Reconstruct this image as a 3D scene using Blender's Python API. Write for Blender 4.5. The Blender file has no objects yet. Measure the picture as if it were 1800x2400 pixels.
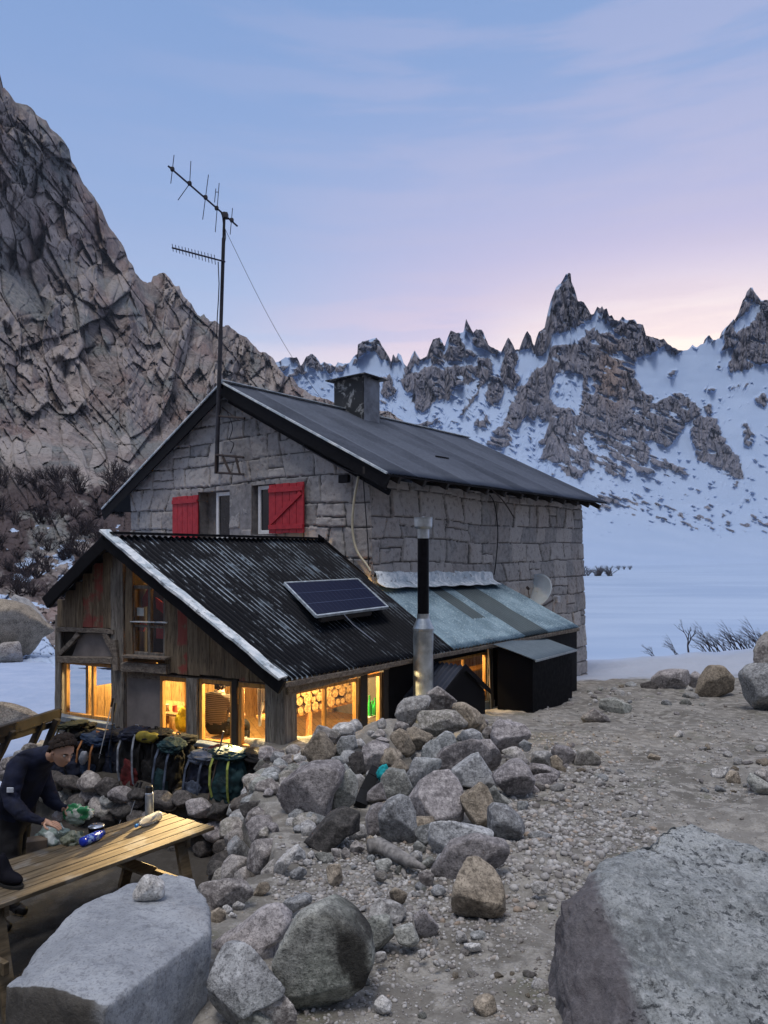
import bpy, bmesh, math, random
import numpy as np
from mathutils import Vector, Matrix
S = bpy.context.scene
COL = S.collection
# ---------------------------------------------------------------- camera
F, CX, HY = 1660.0, 900.0, 1297.0
cd = bpy.data.cameras.new("camera")
cam = bpy.data.objects.new("camera", cd); COL.objects.link(cam)
cam.location = (0, 0, 0); cam.rotation_euler = (math.radians(90), 0, 0)
cd.sensor_fit = 'VERTICAL'; cd.sensor_height = 36.0
cd.lens = 36.0 * F / 2400.0
cd.shift_y = (HY - 1200.0) / 2400.0
cd.clip_start = 0.05; cd.clip_end = 6000
S.camera = cam
# ---------------------------------------------------------------- exposure
S.view_settings.view_transform = 'Standard'; S.view_settings.look = 'None'
S.view_settings.gamma = 1.0; S.view_settings.use_curve_mapping = False
S.view_settings.exposure = 0.0
S.cycles.max_bounces = 6; S.cycles.diffuse_bounces = 3; S.cycles.glossy_bounces = 3
S.cycles.transparent_max_bounces = 12; S.cycles.transmission_bounces = 4
S.cycles.caustics_reflective = False; S.cycles.caustics_refractive = False
S.cycles.use_denoising = True
S.cycles.sample_clamp_indirect = 4.0
# ---------------------------------------------------------------- dusk sky
def srgb(r, g, b):
    f = lambda c: (c/255/12.92) if c/255 <= .04045 else ((c/255+.055)/1.055)**2.4
    return (f(r), f(g), f(b), 1)
W = bpy.data.worlds.new("World"); S.world = W; W.use_nodes = True
nt = W.node_tree; nt.nodes.clear()
def N(t, **k):
    n = nt.nodes.new(t)
    for a, b in k.items(): setattr(n, a, b)
    return n
L = nt.links.new
out = N('ShaderNodeOutputWorld'); bg = N('ShaderNodeBackground')
tc = N('ShaderNodeTexCoord'); sep = N('ShaderNodeSeparateXYZ'); L(tc.outputs['Generated'], sep.inputs[0])
ramp = N('ShaderNodeValToRGB'); cr = ramp.color_ramp
stops = [(0.0, (70,74,92)), (0.20, (196,204,230)), (0.29, (168,186,224)), (0.40, (146,170,216)),
         (0.52, (133,161,211)), (0.62, (124,155,207)), (0.80, (205,210,226)), (1.0, (245,246,252))]
while len(cr.elements) < len(stops): cr.elements.new(0.5)
for e, (p, c) in zip(cr.elements, stops): e.position = p; e.color = srgb(*c)
L(sep.outputs['Z'], ramp.inputs[0])
# pink-white glow where the sun has gone behind the ridge
gl = N('ShaderNodeVectorMath', operation='DOT_PRODUCT'); L(tc.outputs['Generated'], gl.inputs[0])
gv = Vector((.42, 1, .25)).normalized(); gl.inputs[1].default_value = gv
def mrange(src, a, b, c=0.0, d=1.0, smooth=True):
    m = N('ShaderNodeMapRange'); m.interpolation_type = 'SMOOTHSTEP' if smooth else 'LINEAR'
    m.inputs[1].default_value = a; m.inputs[2].default_value = b; m.inputs[3].default_value = c; m.inputs[4].default_value = d
    L(src, m.inputs[0]); return m.outputs[0]
def mixc(fac, a, b, mode='MIX'):
    m = N('ShaderNodeMix', data_type='RGBA', blend_type=mode)
    if isinstance(fac, float): m.inputs[0].default_value = fac
    else: L(fac, m.inputs[0])
    for i, v in ((6, a), (7, b)):
        if isinstance(v, tuple): m.inputs[i].default_value = v
        else: L(v, m.inputs[i])
    return m.outputs[2]
def mathn(op, a, b):
    m = N('ShaderNodeMath', operation=op)
    for i, v in ((0, a), (1, b)):
        if isinstance(v, (int, float)): m.inputs[i].default_value = v
        else: L(v, m.inputs[i])
    return m.outputs[0]
mp = N('ShaderNodeMapping'); mp.inputs['Scale'].default_value = (2.2, 2.2, 20.0); L(tc.outputs['Generated'], mp.inputs[0])
mp.inputs['Rotation'].default_value = (0, math.radians(-6), 0)
cn = N('ShaderNodeTexNoise'); cn.inputs['Scale'].default_value = 1.6; cn.inputs['Detail'].default_value = 6; cn.inputs['Roughness'].default_value = .55
L(mp.outputs[0], cn.inputs['Vector'])
cl = mrange(cn.outputs[0], .42, .62)
wide = mrange(gl.outputs['Value'], .80, .995)
pink = mixc(mathn('MULTIPLY', mathn('MULTIPLY', wide, mrange(sep.outputs['Z'], .60, .30)), .66), ramp.outputs[0], srgb(200, 184, 219))
low = mrange(sep.outputs['Z'], .40, .20)
c1 = mixc(mathn('MULTIPLY', mathn('MULTIPLY', low, wide), mathn('ADD', mathn('MULTIPLY', cl, .8), .12)), pink, srgb(250, 214, 222))
tight = mrange(gl.outputs['Value'], .950, .998)
c2 = mixc(mathn('MULTIPLY', tight, mathn('MULTIPLY', low, .98)), c1, srgb(255, 246, 236))
lowz = mrange(sep.outputs['Z'], .31, .215)
c3 = mixc(mathn('MULTIPLY', lowz, mathn('ADD', mathn('MULTIPLY', cl, .6), .2)), c2, srgb(240, 232, 240))
# faint veils high up
c4 = mixc(mathn('MULTIPLY', mathn('MULTIPLY', cl, mrange(sep.outputs['X'], -.5, .3)), .42), c3, srgb(180, 180, 214))
# the sky behind the camera: darkened so near things are lit from above
back = mrange(sep.outputs['Y'], .1, -.5)
c5 = mixc(mathn('MULTIPLY', mathn('MULTIPLY', back, .85), mrange(sep.outputs['Z'], .85, .35)), c4, srgb(60, 64, 80))
sky = N('ShaderNodeTexSky'); sky.sky_type = 'NISHITA'; sky.sun_disc = False
sky.sun_elevation = math.radians(2.0); sky.sun_rotation = math.radians(22)
addc = mixc(.06, c5, sky.outputs[0], 'ADD')
L(addc, bg.inputs[0]); bg.inputs[1].default_value = 1.0
L(bg.outputs[0], out.inputs[0])
# soft dusk light, no hard shadows
sd = bpy.data.lights.new("sun", 'SUN'); sd.energy = 1.55; sd.angle = math.radians(18); sd.color = (1.0, .93, .88)
sun = bpy.data.objects.new("sun", sd); COL.objects.link(sun)
sun.rotation_euler = Vector((-.10, -.28, .9)).to_track_quat('Z', 'Y').to_euler()
# ================================================================ helpers
def ray(px, py): return Vector(((px-CX)/F, 1.0, (HY-py)/F))
def pt(px, py, Y): return ray(px, py) * Y
def on_plane(px, py, p0, n):
    d = ray(px, py); return d * (p0.dot(n) / d.dot(n))
def tag(o, label=None, cat=None, group=None, kind=None):
    if label: o['label'] = label
    if cat: o['category'] = cat
    if group: o['group'] = group
    if kind: o['kind'] = kind
    return o
def empty(name, loc, label=None, cat=None, group=None):
    o = bpy.data.objects.new(name, None); COL.objects.link(o); o.location = loc; o.empty_display_size = .2
    bpy.context.view_layer.update()
    return tag(o, label, cat, group)
def link(name, me, mat=None, parent=None, smooth=False):
    o = bpy.data.objects.new(name, me); COL.objects.link(o)
    if mat is not None and not me.materials: me.materials.append(mat)
    if parent is not None:
        o.parent = parent
        o.matrix_parent_inverse = parent.matrix_world.inverted()
    if smooth:
        me.polygons.foreach_set('use_smooth', [True]*len(me.polygons))
    return o
def np_mesh(name, V, Fc, attrs=None, smooth=True):
    """V (n,3), Fc (m,k) all same arity; attrs name->(n,) float"""
    me = bpy.data.meshes.new(name)
    V = np.asarray(V, dtype=np.float32); Fc = np.asarray(Fc, dtype=np.int32)
    k = Fc.shape[1]
    me.vertices.add(len(V)); me.vertices.foreach_set('co', V.ravel())
    me.loops.add(Fc.size); me.loops.foreach_set('vertex_index', Fc.ravel())
    me.polygons.add(len(Fc)); me.polygons.foreach_set('loop_start', np.arange(0, Fc.size, k, dtype=np.int32))
    me.polygons.foreach_set('loop_total', np.full(len(Fc), k, dtype=np.int32))
    if smooth: me.polygons.foreach_set('use_smooth', np.ones(len(Fc), dtype=bool))
    me.update(calc_edges=True)
    for a, v in (attrs or {}).items():
        at = me.attributes.new(a, 'FLOAT', 'POINT'); at.data.foreach_set('value', np.asarray(v, dtype=np.float32).ravel())
    return me
def grid_faces(nr, nc, flip=False):
    i = np.arange(nr-1)[:, None]*nc + np.arange(nc-1)[None, :]
    f = np.stack([i, i+1, i+nc+1, i+nc], -1).reshape(-1, 4)
    return f[:, ::-1] if flip else f
# ---- numpy noise
def _h(ix, iy, iz, seed):
    h = (ix.astype(np.int64)*374761393 + iy.astype(np.int64)*668265263 + iz.astype(np.int64)*2147483647 + seed*1274126177) & 0xffffffff
    h = ((h ^ (h >> 13)) * 1274126177) & 0xffffffff
    h = ((h ^ (h >> 16)) * 2246822519) & 0xffffffff
    return ((h ^ (h >> 15)) & 0xffffff) / float(0xffffff)
def vnoise(x, y, z=None, seed=0):
    x = np.asarray(x, float); y = np.asarray(y, float)
    z = np.zeros_like(x) if z is None else np.asarray(z, float)
    ix, iy, iz = np.floor(x), np.floor(y), np.floor(z)
    fx, fy, fz = x-ix, y-iy, z-iz
    fx, fy, fz = [f*f*(3-2*f) for f in (fx, fy, fz)]
    r = 0
    for dx in (0, 1):
        for dy in (0, 1):
            for dz in (0, 1):
                w = (fx if dx else 1-fx)*(fy if dy else 1-fy)*(fz if dz else 1-fz)
                r = r + w*_h(ix+dx, iy+dy, iz+dz, seed)
    return r*2-1
def fbm(x, y, z=None, seed=0, o=4, g=.5):
    r = 0; a = 1.0; s = 1.0
    for i in range(o):
        r = r + a*vnoise(x*s, y*s, None if z is None else z*s, seed+i*17); a *= g; s *= 2.03
    return r
def worley(x, y, seed=0, jit=.9):
    """F1,F2, id(0..1), second id, vector to the centre"""
    ix, iy = np.floor(x), np.floor(y); Z = np.zeros_like(x)
    f1 = np.full(x.shape, 9.); f2 = np.full(x.shape, 9.); idd = np.zeros_like(x); cx = np.zeros_like(x); cy = np.zeros_like(x)
    for dx in (-1, 0, 1):
        for dy in (-1, 0, 1):
            gx, gy = ix+dx, iy+dy
            px = gx+.5+jit*(_h(gx, gy, Z, seed)-.5); py = gy+.5+jit*(_h(gx, gy, Z+7, seed)-.5)
            d = np.hypot(x-px, y-py)
            n = d < f1
            f2 = np.where(n, f1, np.minimum(f2, d)); f1 = np.where(n, d, f1)
            idd = np.where(n, _h(gx, gy, Z+3, seed), idd); cx = np.where(n, x-px, cx); cy = np.where(n, y-py, cy)
    return f1, f2, idd, cx, cy
def facets(x, y, seed, tilt=1.0, crack=.5, cw=.10):
    """broken-rock relief: every cell its own offset and tilt, a crack between cells"""
    f1, f2, i, cx, cy = worley(x, y, seed)
    tx = ((i*17.3) % 1)-.5; ty = ((i*41.7) % 1)-.5
    e = f2-f1
    return (i-.5) + tilt*(tx*cx+ty*cy)*2 - crack*np.exp(-e/cw), i, e
def sstep(a, b, x):
    t = np.clip((x-a)/(b-a), 0, 1); return t*t*(3-2*t)
def inpoly(x, y, P):
    r = np.zeros(x.shape, bool); n = len(P)
    for i in range(n):
        x0, y0 = P[i]; x1, y1 = P[(i+1) % n]
        if y0 == y1: continue
        c = ((y0 > y) != (y1 > y)) & (x < (x1-x0)*(y-y0)/(y1-y0)+x0)
        r ^= c
    return r
# ---- materials
def material(name, build, rough=.85):
    m = bpy.data.materials.new(name); m.use_nodes = True
    t = m.node_tree; b = t.nodes['Principled BSDF']; b.inputs['Roughness'].default_value = rough
    b.inputs['Specular IOR Level'].default_value = .3
    build(G(t, b)); return m
class G:
    def __init__(s, t, b): s.t, s.b = t, b
    def n(s, ty, **k):
        n = s.t.nodes.new(ty)
        for a, v in k.items(): setattr(n, a, v)
        return n
    def l(s, a, b): s.t.links.new(a, b)
    def put(s, sock, v):
        if isinstance(v, (int, float, tuple, Vector)): sock.default_value = v
        else: s.l(v, sock)
    def coord(s, kind='Object', scale=(1, 1, 1), rot=(0, 0, 0), loc=(0, 0, 0)):
        c = s.n('ShaderNodeTexCoord'); m = s.n('ShaderNodeMapping'); s.l(c.outputs[kind], m.inputs[0])
        m.inputs['Scale'].default_value = scale; m.inputs['Rotation'].default_value = rot; m.inputs['Location'].default_value = loc
        return m.outputs[0]
    def objcoord(s, scale=1.0):
        """object coordinates shifted by a random amount for every object"""
        c = s.n('ShaderNodeTexCoord'); i = s.n('ShaderNodeObjectInfo')
        m = s.n('ShaderNodeVectorMath', operation='MULTIPLY_ADD'); s.l(i.outputs['Random'], m.inputs[0])
        m.inputs[1].default_value = (91, 47, 23); s.l(c.outputs['Object'], m.inputs[2])
        k = s.n('ShaderNodeVectorMath', operation='SCALE'); s.l(m.outputs[0], k.inputs[0]); k.inputs['Scale'].default_value = scale
        return k.outputs[0], i.outputs['Random']
    def noise(s, vec, scale=5, detail=5, rough=.55, dist=0):
        n = s.n('ShaderNodeTexNoise'); s.l(vec, n.inputs['Vector']); n.inputs['Scale'].default_value = scale
        n.inputs['Detail'].default_value = detail; n.inputs['Roughness'].default_value = rough; n.inputs['Distortion'].default_value = dist
        return n.outputs[0]
    def vor(s, vec, scale=5, feature='F1', out='Distance'):
        n = s.n('ShaderNodeTexVoronoi', feature=feature); s.l(vec, n.inputs['Vector']); n.inputs['Scale'].default_value = scale
        return n.outputs[out]
    def attr(s, name):
        n = s.n('ShaderNodeAttribute'); n.attribute_name = name; return n.outputs['Fac']
    def rng(s, v, a, b, c=0., d=1., smooth=True):
        m = s.n('ShaderNodeMapRange'); m.interpolation_type = 'SMOOTHSTEP' if smooth else 'LINEAR'
        s.put(m.inputs[0], v)
        for i, q in enumerate((a, b, c, d)): m.inputs[i+1].default_value = q
        return m.outputs[0]
    def mix(s, f, a, b, mode='MIX'):
        m = s.n('ShaderNodeMix', data_type='RGBA', blend_type=mode); s.put(m.inputs[0], f)
        for i, v in ((6, a), (7, b)):
            if isinstance(v, tuple) and len(v) == 3: v = v+(1,)
            s.put(m.inputs[i], v)
        return m.outputs[2]
    def m(s, op, a, b=0.0):
        m = s.n('ShaderNodeMath', operation=op); s.put(m.inputs[0], a); s.put(m.inputs[1], b); return m.outputs[0]
    def ramp(s, v, stops):
        r = s.n('ShaderNodeValToRGB'); s.l(v, r.inputs[0]); c = r.color_ramp
        while len(c.elements) < len(stops): c.elements.new(.5)
        for e, (p, q) in zip(c.elements, stops): e.position = p; e.color = tuple(q)+(1,)
        return r.outputs[0]
    def bump(s, h, strength=.3, dist=.02):
        b = s.n('ShaderNodeBump'); b.inputs['Strength'].default_value = strength; b.inputs['Distance'].default_value = dist
        s.put(b.inputs['Height'], h); s.l(b.outputs[0], s.b.inputs['Normal'])
    def col(s, v): s.put(s.b.inputs['Base Color'], v if not (isinstance(v, tuple) and len(v) == 3) else v+(1,))
    def rough(s, v): s.put(s.b.inputs['Roughness'], v)
# ---- solids
def box_vf(a, b, c, o):
    """corner o, edge vectors a, b, c"""
    o, a, b, c = [np.array(v, float) for v in (o, a, b, c)]
    V = np.array([o, o+a, o+a+b, o+b, o+c, o+a+c, o+a+b+c, o+b+c])
    Fc = np.array([[0, 3, 2, 1], [4, 5, 6, 7], [0, 1, 5, 4], [1, 2, 6, 5], [2, 3, 7, 6], [3, 0, 4, 7]])
    if np.dot(np.cross(a, b), c) < 0: Fc = Fc[:, ::-1]
    return V, Fc
class MB:
    def __init__(s): s.V = []; s.F = []; s.n = 0; s.A = []
    def add(s, V, Fc, a=0.0):
        s.V.append(np.asarray(V, float)); s.F += [tuple(int(q)+s.n for q in f) for f in Fc]; s.n += len(V); s.A.append(np.full(len(V), a)); return s
    def box(s, o, a, b, c, at=0.0): return s.add(*box_vf(a, b, c, o), at)
    def beam(s, p, q, w, h, up=(0, 0, 1), at=0.0):
        """box centred on the line p-q, w wide, h along up"""
        p, q, up = Vector(p), Vector(q), Vector(up); d = q-p
        sd = d.cross(up).normalized(); u = sd.cross(d).normalized()
        return s.box(p-sd*w/2-u*h/2, d, sd*w, u*h, at)
    def rough_beam(s, p, q, w, h, up=(0, 0, 1), seed=0, amp=.01, nseg=None, at=0.0):
        """weathered timber: wavering square section"""
        p, q, up = Vector(p), Vector(q), Vector(up); d = q-p; Ln = d.length
        sd = d.cross(up).normalized(); u = sd.cross(d).normalized(); nseg = nseg or max(3, int(Ln/.12)); r = random.Random(seed)
        prof = [(-1, -.86), (-.86, -1), (.86, -1), (1, -.86), (1, .86), (.86, 1), (-.86, 1), (-1, .86)]
        V = []; ox = oy = 0
        for i in range(nseg+1):
            ox = ox*.8+r.uniform(-amp, amp)*.6; oy = oy*.8+r.uniform(-amp, amp)*.6
            for (x, y) in prof:
                V.append(p+d*(i/nseg)+sd*(x*w/2+ox+r.uniform(-amp, amp)*.35)+u*(y*h/2+oy+r.uniform(-amp, amp)*.35))
        Fc = []
        for i in range(nseg):
            for k in range(8):
                a, b = i*8+k, i*8+(k+1) % 8; Fc.append((a, b, b+8, a+8))
        Fc.append(tuple(range(7, -1, -1))); Fc.append(tuple(nseg*8+k for k in range(8)))
        return s.add([tuple(v) for v in V], Fc, at)
    def tube(s, pts, r, n=8, at=0.0, cap=True):
        pts = [Vector(p) for p in pts]; rs = r if isinstance(r, (list, tuple)) else [r]*len(pts)
        V = []; prev = None
        for i, p in enumerate(pts):
            d = (pts[min(i+1, len(pts)-1)]-pts[max(i-1, 0)]).normalized()
            if prev is None:
                a = d.cross(Vector((0, 0, 1)) if abs(d.z) < .9 else Vector((1, 0, 0))).normalized()
            else:
                a = (prev-d*prev.dot(d)).normalized()
            prev = a; b = d.cross(a)
            for k in range(n):
                t = 2*math.pi*k/n; V.append(p+(a*math.cos(t)+b*math.sin(t))*rs[i])
        Fc = []
        for i in range(len(pts)-1):
            for k in range(n):
                q, w = i*n+k, i*n+(k+1) % n; Fc.append((q, w, w+n, q+n))
        if cap: Fc.append(tuple(range(n-1, -1, -1))); Fc.append(tuple((len(pts)-1)*n+k for k in range(n)))
        return s.add([tuple(v) for v in V], Fc, at)
    def lathe(s, base, prof, n=20, axis=(0, 0, 1), at=0.0):
        ax = Vector(axis).normalized(); a = ax.cross(Vector((1, 0, 0)) if abs(ax.x) < .9 else Vector((0, 1, 0))).normalized(); b = ax.cross(a)
        base = Vector(base); V = []
        for (r, h) in prof:
            for k in range(n):
                t = 2*math.pi*k/n; V.append(base+ax*h+(a*math.cos(t)+b*math.sin(t))*max(r, 1e-4))
        Fc = []
        for i in range(len(prof)-1):
            for k in range(n):
                q, w = i*n+k, i*n+(k+1) % n; Fc.append((q, w, w+n, q+n))
        Fc.append(tuple(range(n-1, -1, -1))); Fc.append(tuple((len(prof)-1)*n+k for k in range(n)))
        return s.add([tuple(v) for v in V], Fc, at)
    def prism(s, poly, thick, at=0.0):
        """closed planar polygon of 3-D points, extruded by vector thick"""
        n = len(poly); t = Vector(thick); V = [tuple(p) for p in poly]+[tuple(Vector(p)+t) for p in poly]
        Fc = [tuple(range(n)), tuple(range(2*n-1, n-1, -1))]+[(i, i+n, (i+1) % n+n, (i+1) % n) for i in range(n)]
        return s.add(V, Fc, at)
    def build(s, name, mat, parent=None, smooth=False, bevel=0.0, fix=True):
        me = bpy.data.meshes.new(name); V = np.concatenate(s.V)
        me.from_pydata(V.tolist(), [], s.F)
        at = me.attributes.new('tone', 'FLOAT', 'POINT'); at.data.foreach_set('value', np.concatenate(s.A).astype(np.float32))
        if fix:
            bm = bmesh.new(); bm.from_mesh(me); bmesh.ops.recalc_face_normals(bm, faces=bm.faces); bm.to_mesh(me); bm.free()
        o = link(name, me, mat, parent, smooth)
        if bevel:
            b = o.modifiers.new('bevel', 'BEVEL'); b.width = bevel; b.segments = 2; b.limit_method = 'ANGLE'
        return o
# ================================================================ the setting
def interp(P, x):
    P = sorted(P); return np.interp(x, [p[0] for p in P], [p[1] for p in P])
EDGE_Y, EDGE_X = [0, 3.2, 3.9, 4.2, 5.2, 6, 8, 9, 12, 15], [-1.5, -1.4, -1.05, -.62, -.92, -1.12, -1.3, -2, -3, -4]
def Zground(X, Y, detail=True):
    X = np.asarray(X, float); Y = np.asarray(Y, float)
    z = -1.5-.09*Y
    # mound under the boulder pile
    z = z + .36*np.exp(-(((X-.15)/.75)**2+((Y-7.65)/.60)**2))
    # beyond the shelf: snow bank, then down to the lake
    crest = -3.22 + .10*np.maximum(X-4, 0)*.5 + .05*np.sin(X*.7)
    z0 = z
    far = np.where(Y < 21, z*(1-sstep(16.5, 20.5, Y))+crest*sstep(16.5, 20.5, Y), crest-(Y-21)**1.15*.30)
    z = np.where(Y > 16.5, far, z)
    # terrace in front of the annexe, lower than the path
    e = np.interp(Y, EDGE_Y, EDGE_X)
    m = sstep(e+.06, e-.30, X+.08*vnoise(Y*2, X*2, seed=5))
    pit = -3.3 - .058*np.maximum(Y-9, 0) - .35*sstep(-4.6, -6.5, X)*sstep(8, 11, Y)*sstep(24, 14, Y)
    m = np.where(Y > 15, sstep(-3.0, -5.0, X), m)
    z = z*(1-m)+np.maximum(pit, -5.6)*m
    # stone ledge along the front of the annexe
    df = (X+.973)*-.4283+(Y-8.187)*-.9036; ds = (X+1.279)*.7809-(Y-8.125)*.6247
    lg = sstep(.78, .70, df)*sstep(-.4, -.2, df)*(X > -5.0)*sstep(-.9, -1.15, X); z = z*(1-lg)+np.maximum(z, -2.70)*lg
    inside = (df < -.22) & (ds < -.22) & (X > -5) & (((X+.24)*.6237+(Y-12)*.7816) < 8.6)
    z = np.where(inside, np.minimum(z, -3.1), z)
    z = np.maximum(z, -9.0)
    if detail:
        z = z + .035*fbm(X*1.3, Y*1.3, seed=3, o=3)*(1-.5*m) + .012*fbm(X*7, Y*7, seed=9, o=3)
    return z
def zg(x, y): return float(Zground(np.array([x]), np.array([y]), True)[0])
# --- materials of the land
def b_ground(g):
    c = g.coord('Object'); n1 = g.noise(c, 1.1, 6, .6); n2 = g.noise(c, 7, 6, .6); n3 = g.noise(c, 60, 4, .6)
    base = g.mix(g.rng(n1, .35, .65), (.132, .124, .108), (.235, .224, .203))
    base = g.mix(g.rng(n2, .45, .62), base, (.33, .315, .285))
    moss = g.m('MULTIPLY', g.rng(g.noise(c, 1.9, 5, .6), .56, .66), g.rng(n2, .35, .6))
    base = g.mix(g.m('MULTIPLY', moss, .7), base, (.085, .09, .05))
    grit = g.vor(c, 42, 'F1'); g1 = g.m('MULTIPLY', g.rng(grit, .36, .22), g.rng(n2, .40, .55))
    base = g.mix(g.m('MULTIPLY', g1, .7), base, (.40, .39, .375))
    base = g.mix(g.rng(n3, .42, .68, 0, .35), base, (.10, .085, .07))
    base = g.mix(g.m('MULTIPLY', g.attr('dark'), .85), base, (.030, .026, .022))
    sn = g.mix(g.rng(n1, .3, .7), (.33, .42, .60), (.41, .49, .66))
    sn = g.mix(g.m('MULTIPLY', g.attr('dirty'), .62), sn, (.38, .39, .41))
    g.col(g.mix(g.attr('snow'), base, sn))
    g.bump(g.m('ADD', g.m('MULTIPLY', g1, .8), g.m('ADD', g.m('MULTIPLY', n2, 1.2), g.m('MULTIPLY', n3, .5))), .55, .02)
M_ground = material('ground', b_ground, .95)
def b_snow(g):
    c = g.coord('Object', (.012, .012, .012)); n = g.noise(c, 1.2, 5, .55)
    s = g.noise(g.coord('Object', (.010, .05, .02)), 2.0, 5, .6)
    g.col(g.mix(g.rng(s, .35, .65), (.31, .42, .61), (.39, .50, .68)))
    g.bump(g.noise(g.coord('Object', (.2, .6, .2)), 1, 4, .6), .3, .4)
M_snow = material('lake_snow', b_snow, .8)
def b_mtn(g):
    a = g.attr('rock'); c = g.coord('Object', (.02, .02, .007)); n = g.noise(c, 2.5, 8, .62, .4)
    f = g.noise(g.coord('Object', (.09, .09, .012)), 2.0, 6, .65)
    rk = g.mix(g.rng(n, .36, .64), (.105, .112, .150), (.195, .195, .235))
    rk = g.mix(g.m('MULTIPLY', g.rng(f, .50, .66), .7), rk, (.29, .275, .30))
    rk = g.mix(g.m('MULTIPLY', g.rng(f, .46, .36), .6), rk, (.085, .085, .10))
    rk = g.mix(g.m('MULTIPLY', g.attr('ochre'), .7), rk, (.24, .18, .15))
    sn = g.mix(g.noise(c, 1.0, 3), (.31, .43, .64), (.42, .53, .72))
    g.col(g.mix(g.rng(a, .35, .65), sn, rk)); g.rough(g.rng(a, 0, 1, .7, .95))
    g.bump(g.m('MULTIPLY', a, g.m('ADD', f, n)), .35, 2.5)
M_mtn = material('mountain', b_mtn, .9)
def b_cliff(g):
    c = g.coord('Object', (.12, .12, .08)); n = g.noise(c, 1.6, 8, .62, .3); n2 = g.noise(g.coord('Object', (.5, .5, .28)), 2.0, 7, .65)
    big = g.noise(g.coord('Object', (.02, .02, .02)), 1.8, 4, .6)
    k = g.attr('tone')
    rk = g.mix(g.rng(n, .36, .64), (.115, .098, .098), (.235, .200, .193))
    rk = g.mix(g.m('MULTIPLY', g.rng(big, .48, .60), .75), rk, (.150, .172, .178))
    rk = g.mix(g.m('MULTIPLY', g.rng(big, .46, .36), .55), rk, (.215, .140, .125))
    rk = g.mix(g.rng(k, .40, .8, 0, .75), rk, (.36, .32, .305))
    rk = g.mix(g.m('MULTIPLY', g.rng(n2, .50, .64), .45), rk, (.34, .305, .29))
    rk = g.mix(g.m('MULTIPLY', g.rng(n2, .45, .34), .7), rk, (.05, .045, .045))
    rk = g.mix(g.m('MULTIPLY', g.attr('crack'), .62), rk, (.030, .028, .030))
    rk = g.mix(g.m('MULTIPLY', g.attr('scrub'), .92), rk, g.mix(n2, (.030, .022, .026), (.085, .058, .060)))
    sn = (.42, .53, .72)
    g.col(g.mix(g.rng(g.attr('snow'), .4, .6), rk, sn))
    g.bump(g.m('ADD', g.m('MULTIPLY', n2, 1.0), n), .6, .5)
M_cliff = material('cliff_rock', b_cliff, .95)
# --- ground sheet (fan grid, dense near the camera)
def build_ground():
    nr, nc = 560, 760
    Y = np.concatenate([np.geomspace(.9, 24, nr-60), np.linspace(24.3, 60, 60)]); a = np.concatenate([np.linspace(-2.2, -.80, 50), np.linspace(-.78, .80, nc-110), np.linspace(.82, 2.2, 60)])
    YY, AA = np.meshgrid(Y, a, indexing='ij'); XX = AA*YY
    Z = Zground(XX, YY)
    sn = sstep(16.9, 17.6, YY+.5*fbm(XX*.9, YY*.9, seed=11))*(XX > 1)
    ls = sstep(-4.9, -5.5, XX+.5*fbm(XX*.7, YY*.7, seed=12))*sstep(9.3, 10.2, YY)
    sn = np.maximum(np.maximum(sn, ls), sstep(25, 27, YY))
    dirty = sstep(21.4, 20.2, YY+.3*fbm(XX*.5, YY*.5, seed=13))*(XX > 1)
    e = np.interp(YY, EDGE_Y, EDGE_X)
    dark = sstep(e+.1, e-.3, XX)*sstep(10, 8.5, YY)  # terrace soil darkened below the edge: its shade put into the colour
    V = np.stack([XX, YY, Z], -1).reshape(-1, 3)
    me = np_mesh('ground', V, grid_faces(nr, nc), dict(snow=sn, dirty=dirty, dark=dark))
    tag(link('ground', me, M_ground), kind='structure')
build_ground()
# --- frozen lake under snow
def build_lake():
    Y = np.geomspace(28, 620, 90); a = np.linspace(-1.6, 2.4, 120); YY, AA = np.meshgrid(Y, a, indexing='ij'); XX = AA*YY
    Z = -7.6 + .10*fbm(XX*.03, YY*.03, seed=4)
    me = np_mesh('lake', np.stack([XX, YY, Z], -1).reshape(-1, 3), grid_faces(90, 120))
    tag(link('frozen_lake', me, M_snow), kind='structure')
build_lake()
# --- the far range: a relief in depth, every point at its own distance
SKY_M = [(380,870),(600,862),(640,850),(656,846),(670,838),(695,836),(705,858),(718,835),(729,829),(741,838),(752,852),(760,849),(772,852),(785,860),(792,847),(806,852),(820,850),(829,836),(838,828),(837,808),(850,800),(866,797),(880,792),(890,800),(898,815),(913,838),(917,848),(921,829),(928,840),(933,827),(940,833),(946,850),(954,858),(963,838),(972,821),(985,843),(1000,836),(1008,812),(1015,796),(1030,792),(1042,810),(1047,795),(1056,774),(1070,780),(1086,778),(1090,765),(1092,747),(1100,763),(1109,780),(1116,771),(1129,772),(1137,790),(1145,808),(1160,818),(1175,824),(1182,808),(1191,792),(1200,802),(1207,818),(1218,820),(1224,800),(1230,786),(1236,776),(1245,790),(1249,806),(1254,812),(1262,780),(1279,765),(1285,735),(1295,694),(1303,674),(1315,662),(1326,643),(1334,637),(1338,640),(1339,658),(1346,675),(1354,706),(1362,704),(1369,709),(1385,737),(1393,734),(1400,720),(1407,724),(1411,718),(1415,726),(1422,722),(1428,742),(1434,738),(1440,748),(1452,752),(1459,742),(1470,750),(1487,748),(1494,758),(1507,760),(1514,784),(1545,796),(1555,794),(1566,806),(1588,820),(1600,822),(1612,821),(1617,818),(1623,806),(1633,815),(1645,808),(1655,803),(1659,786),(1663,785),(1672,797),(1690,793),(1700,770),(1715,755),(1720,745),(1722,756),(1740,722),(1750,694),(1757,690),(1759,674),(1764,674),(1768,684),(1785,704),(1800,703),(1820,690),(1850,660),(1900,700),(2000,760),(2200,800),(2500,690),(2900,760),(3300,700)]
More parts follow.
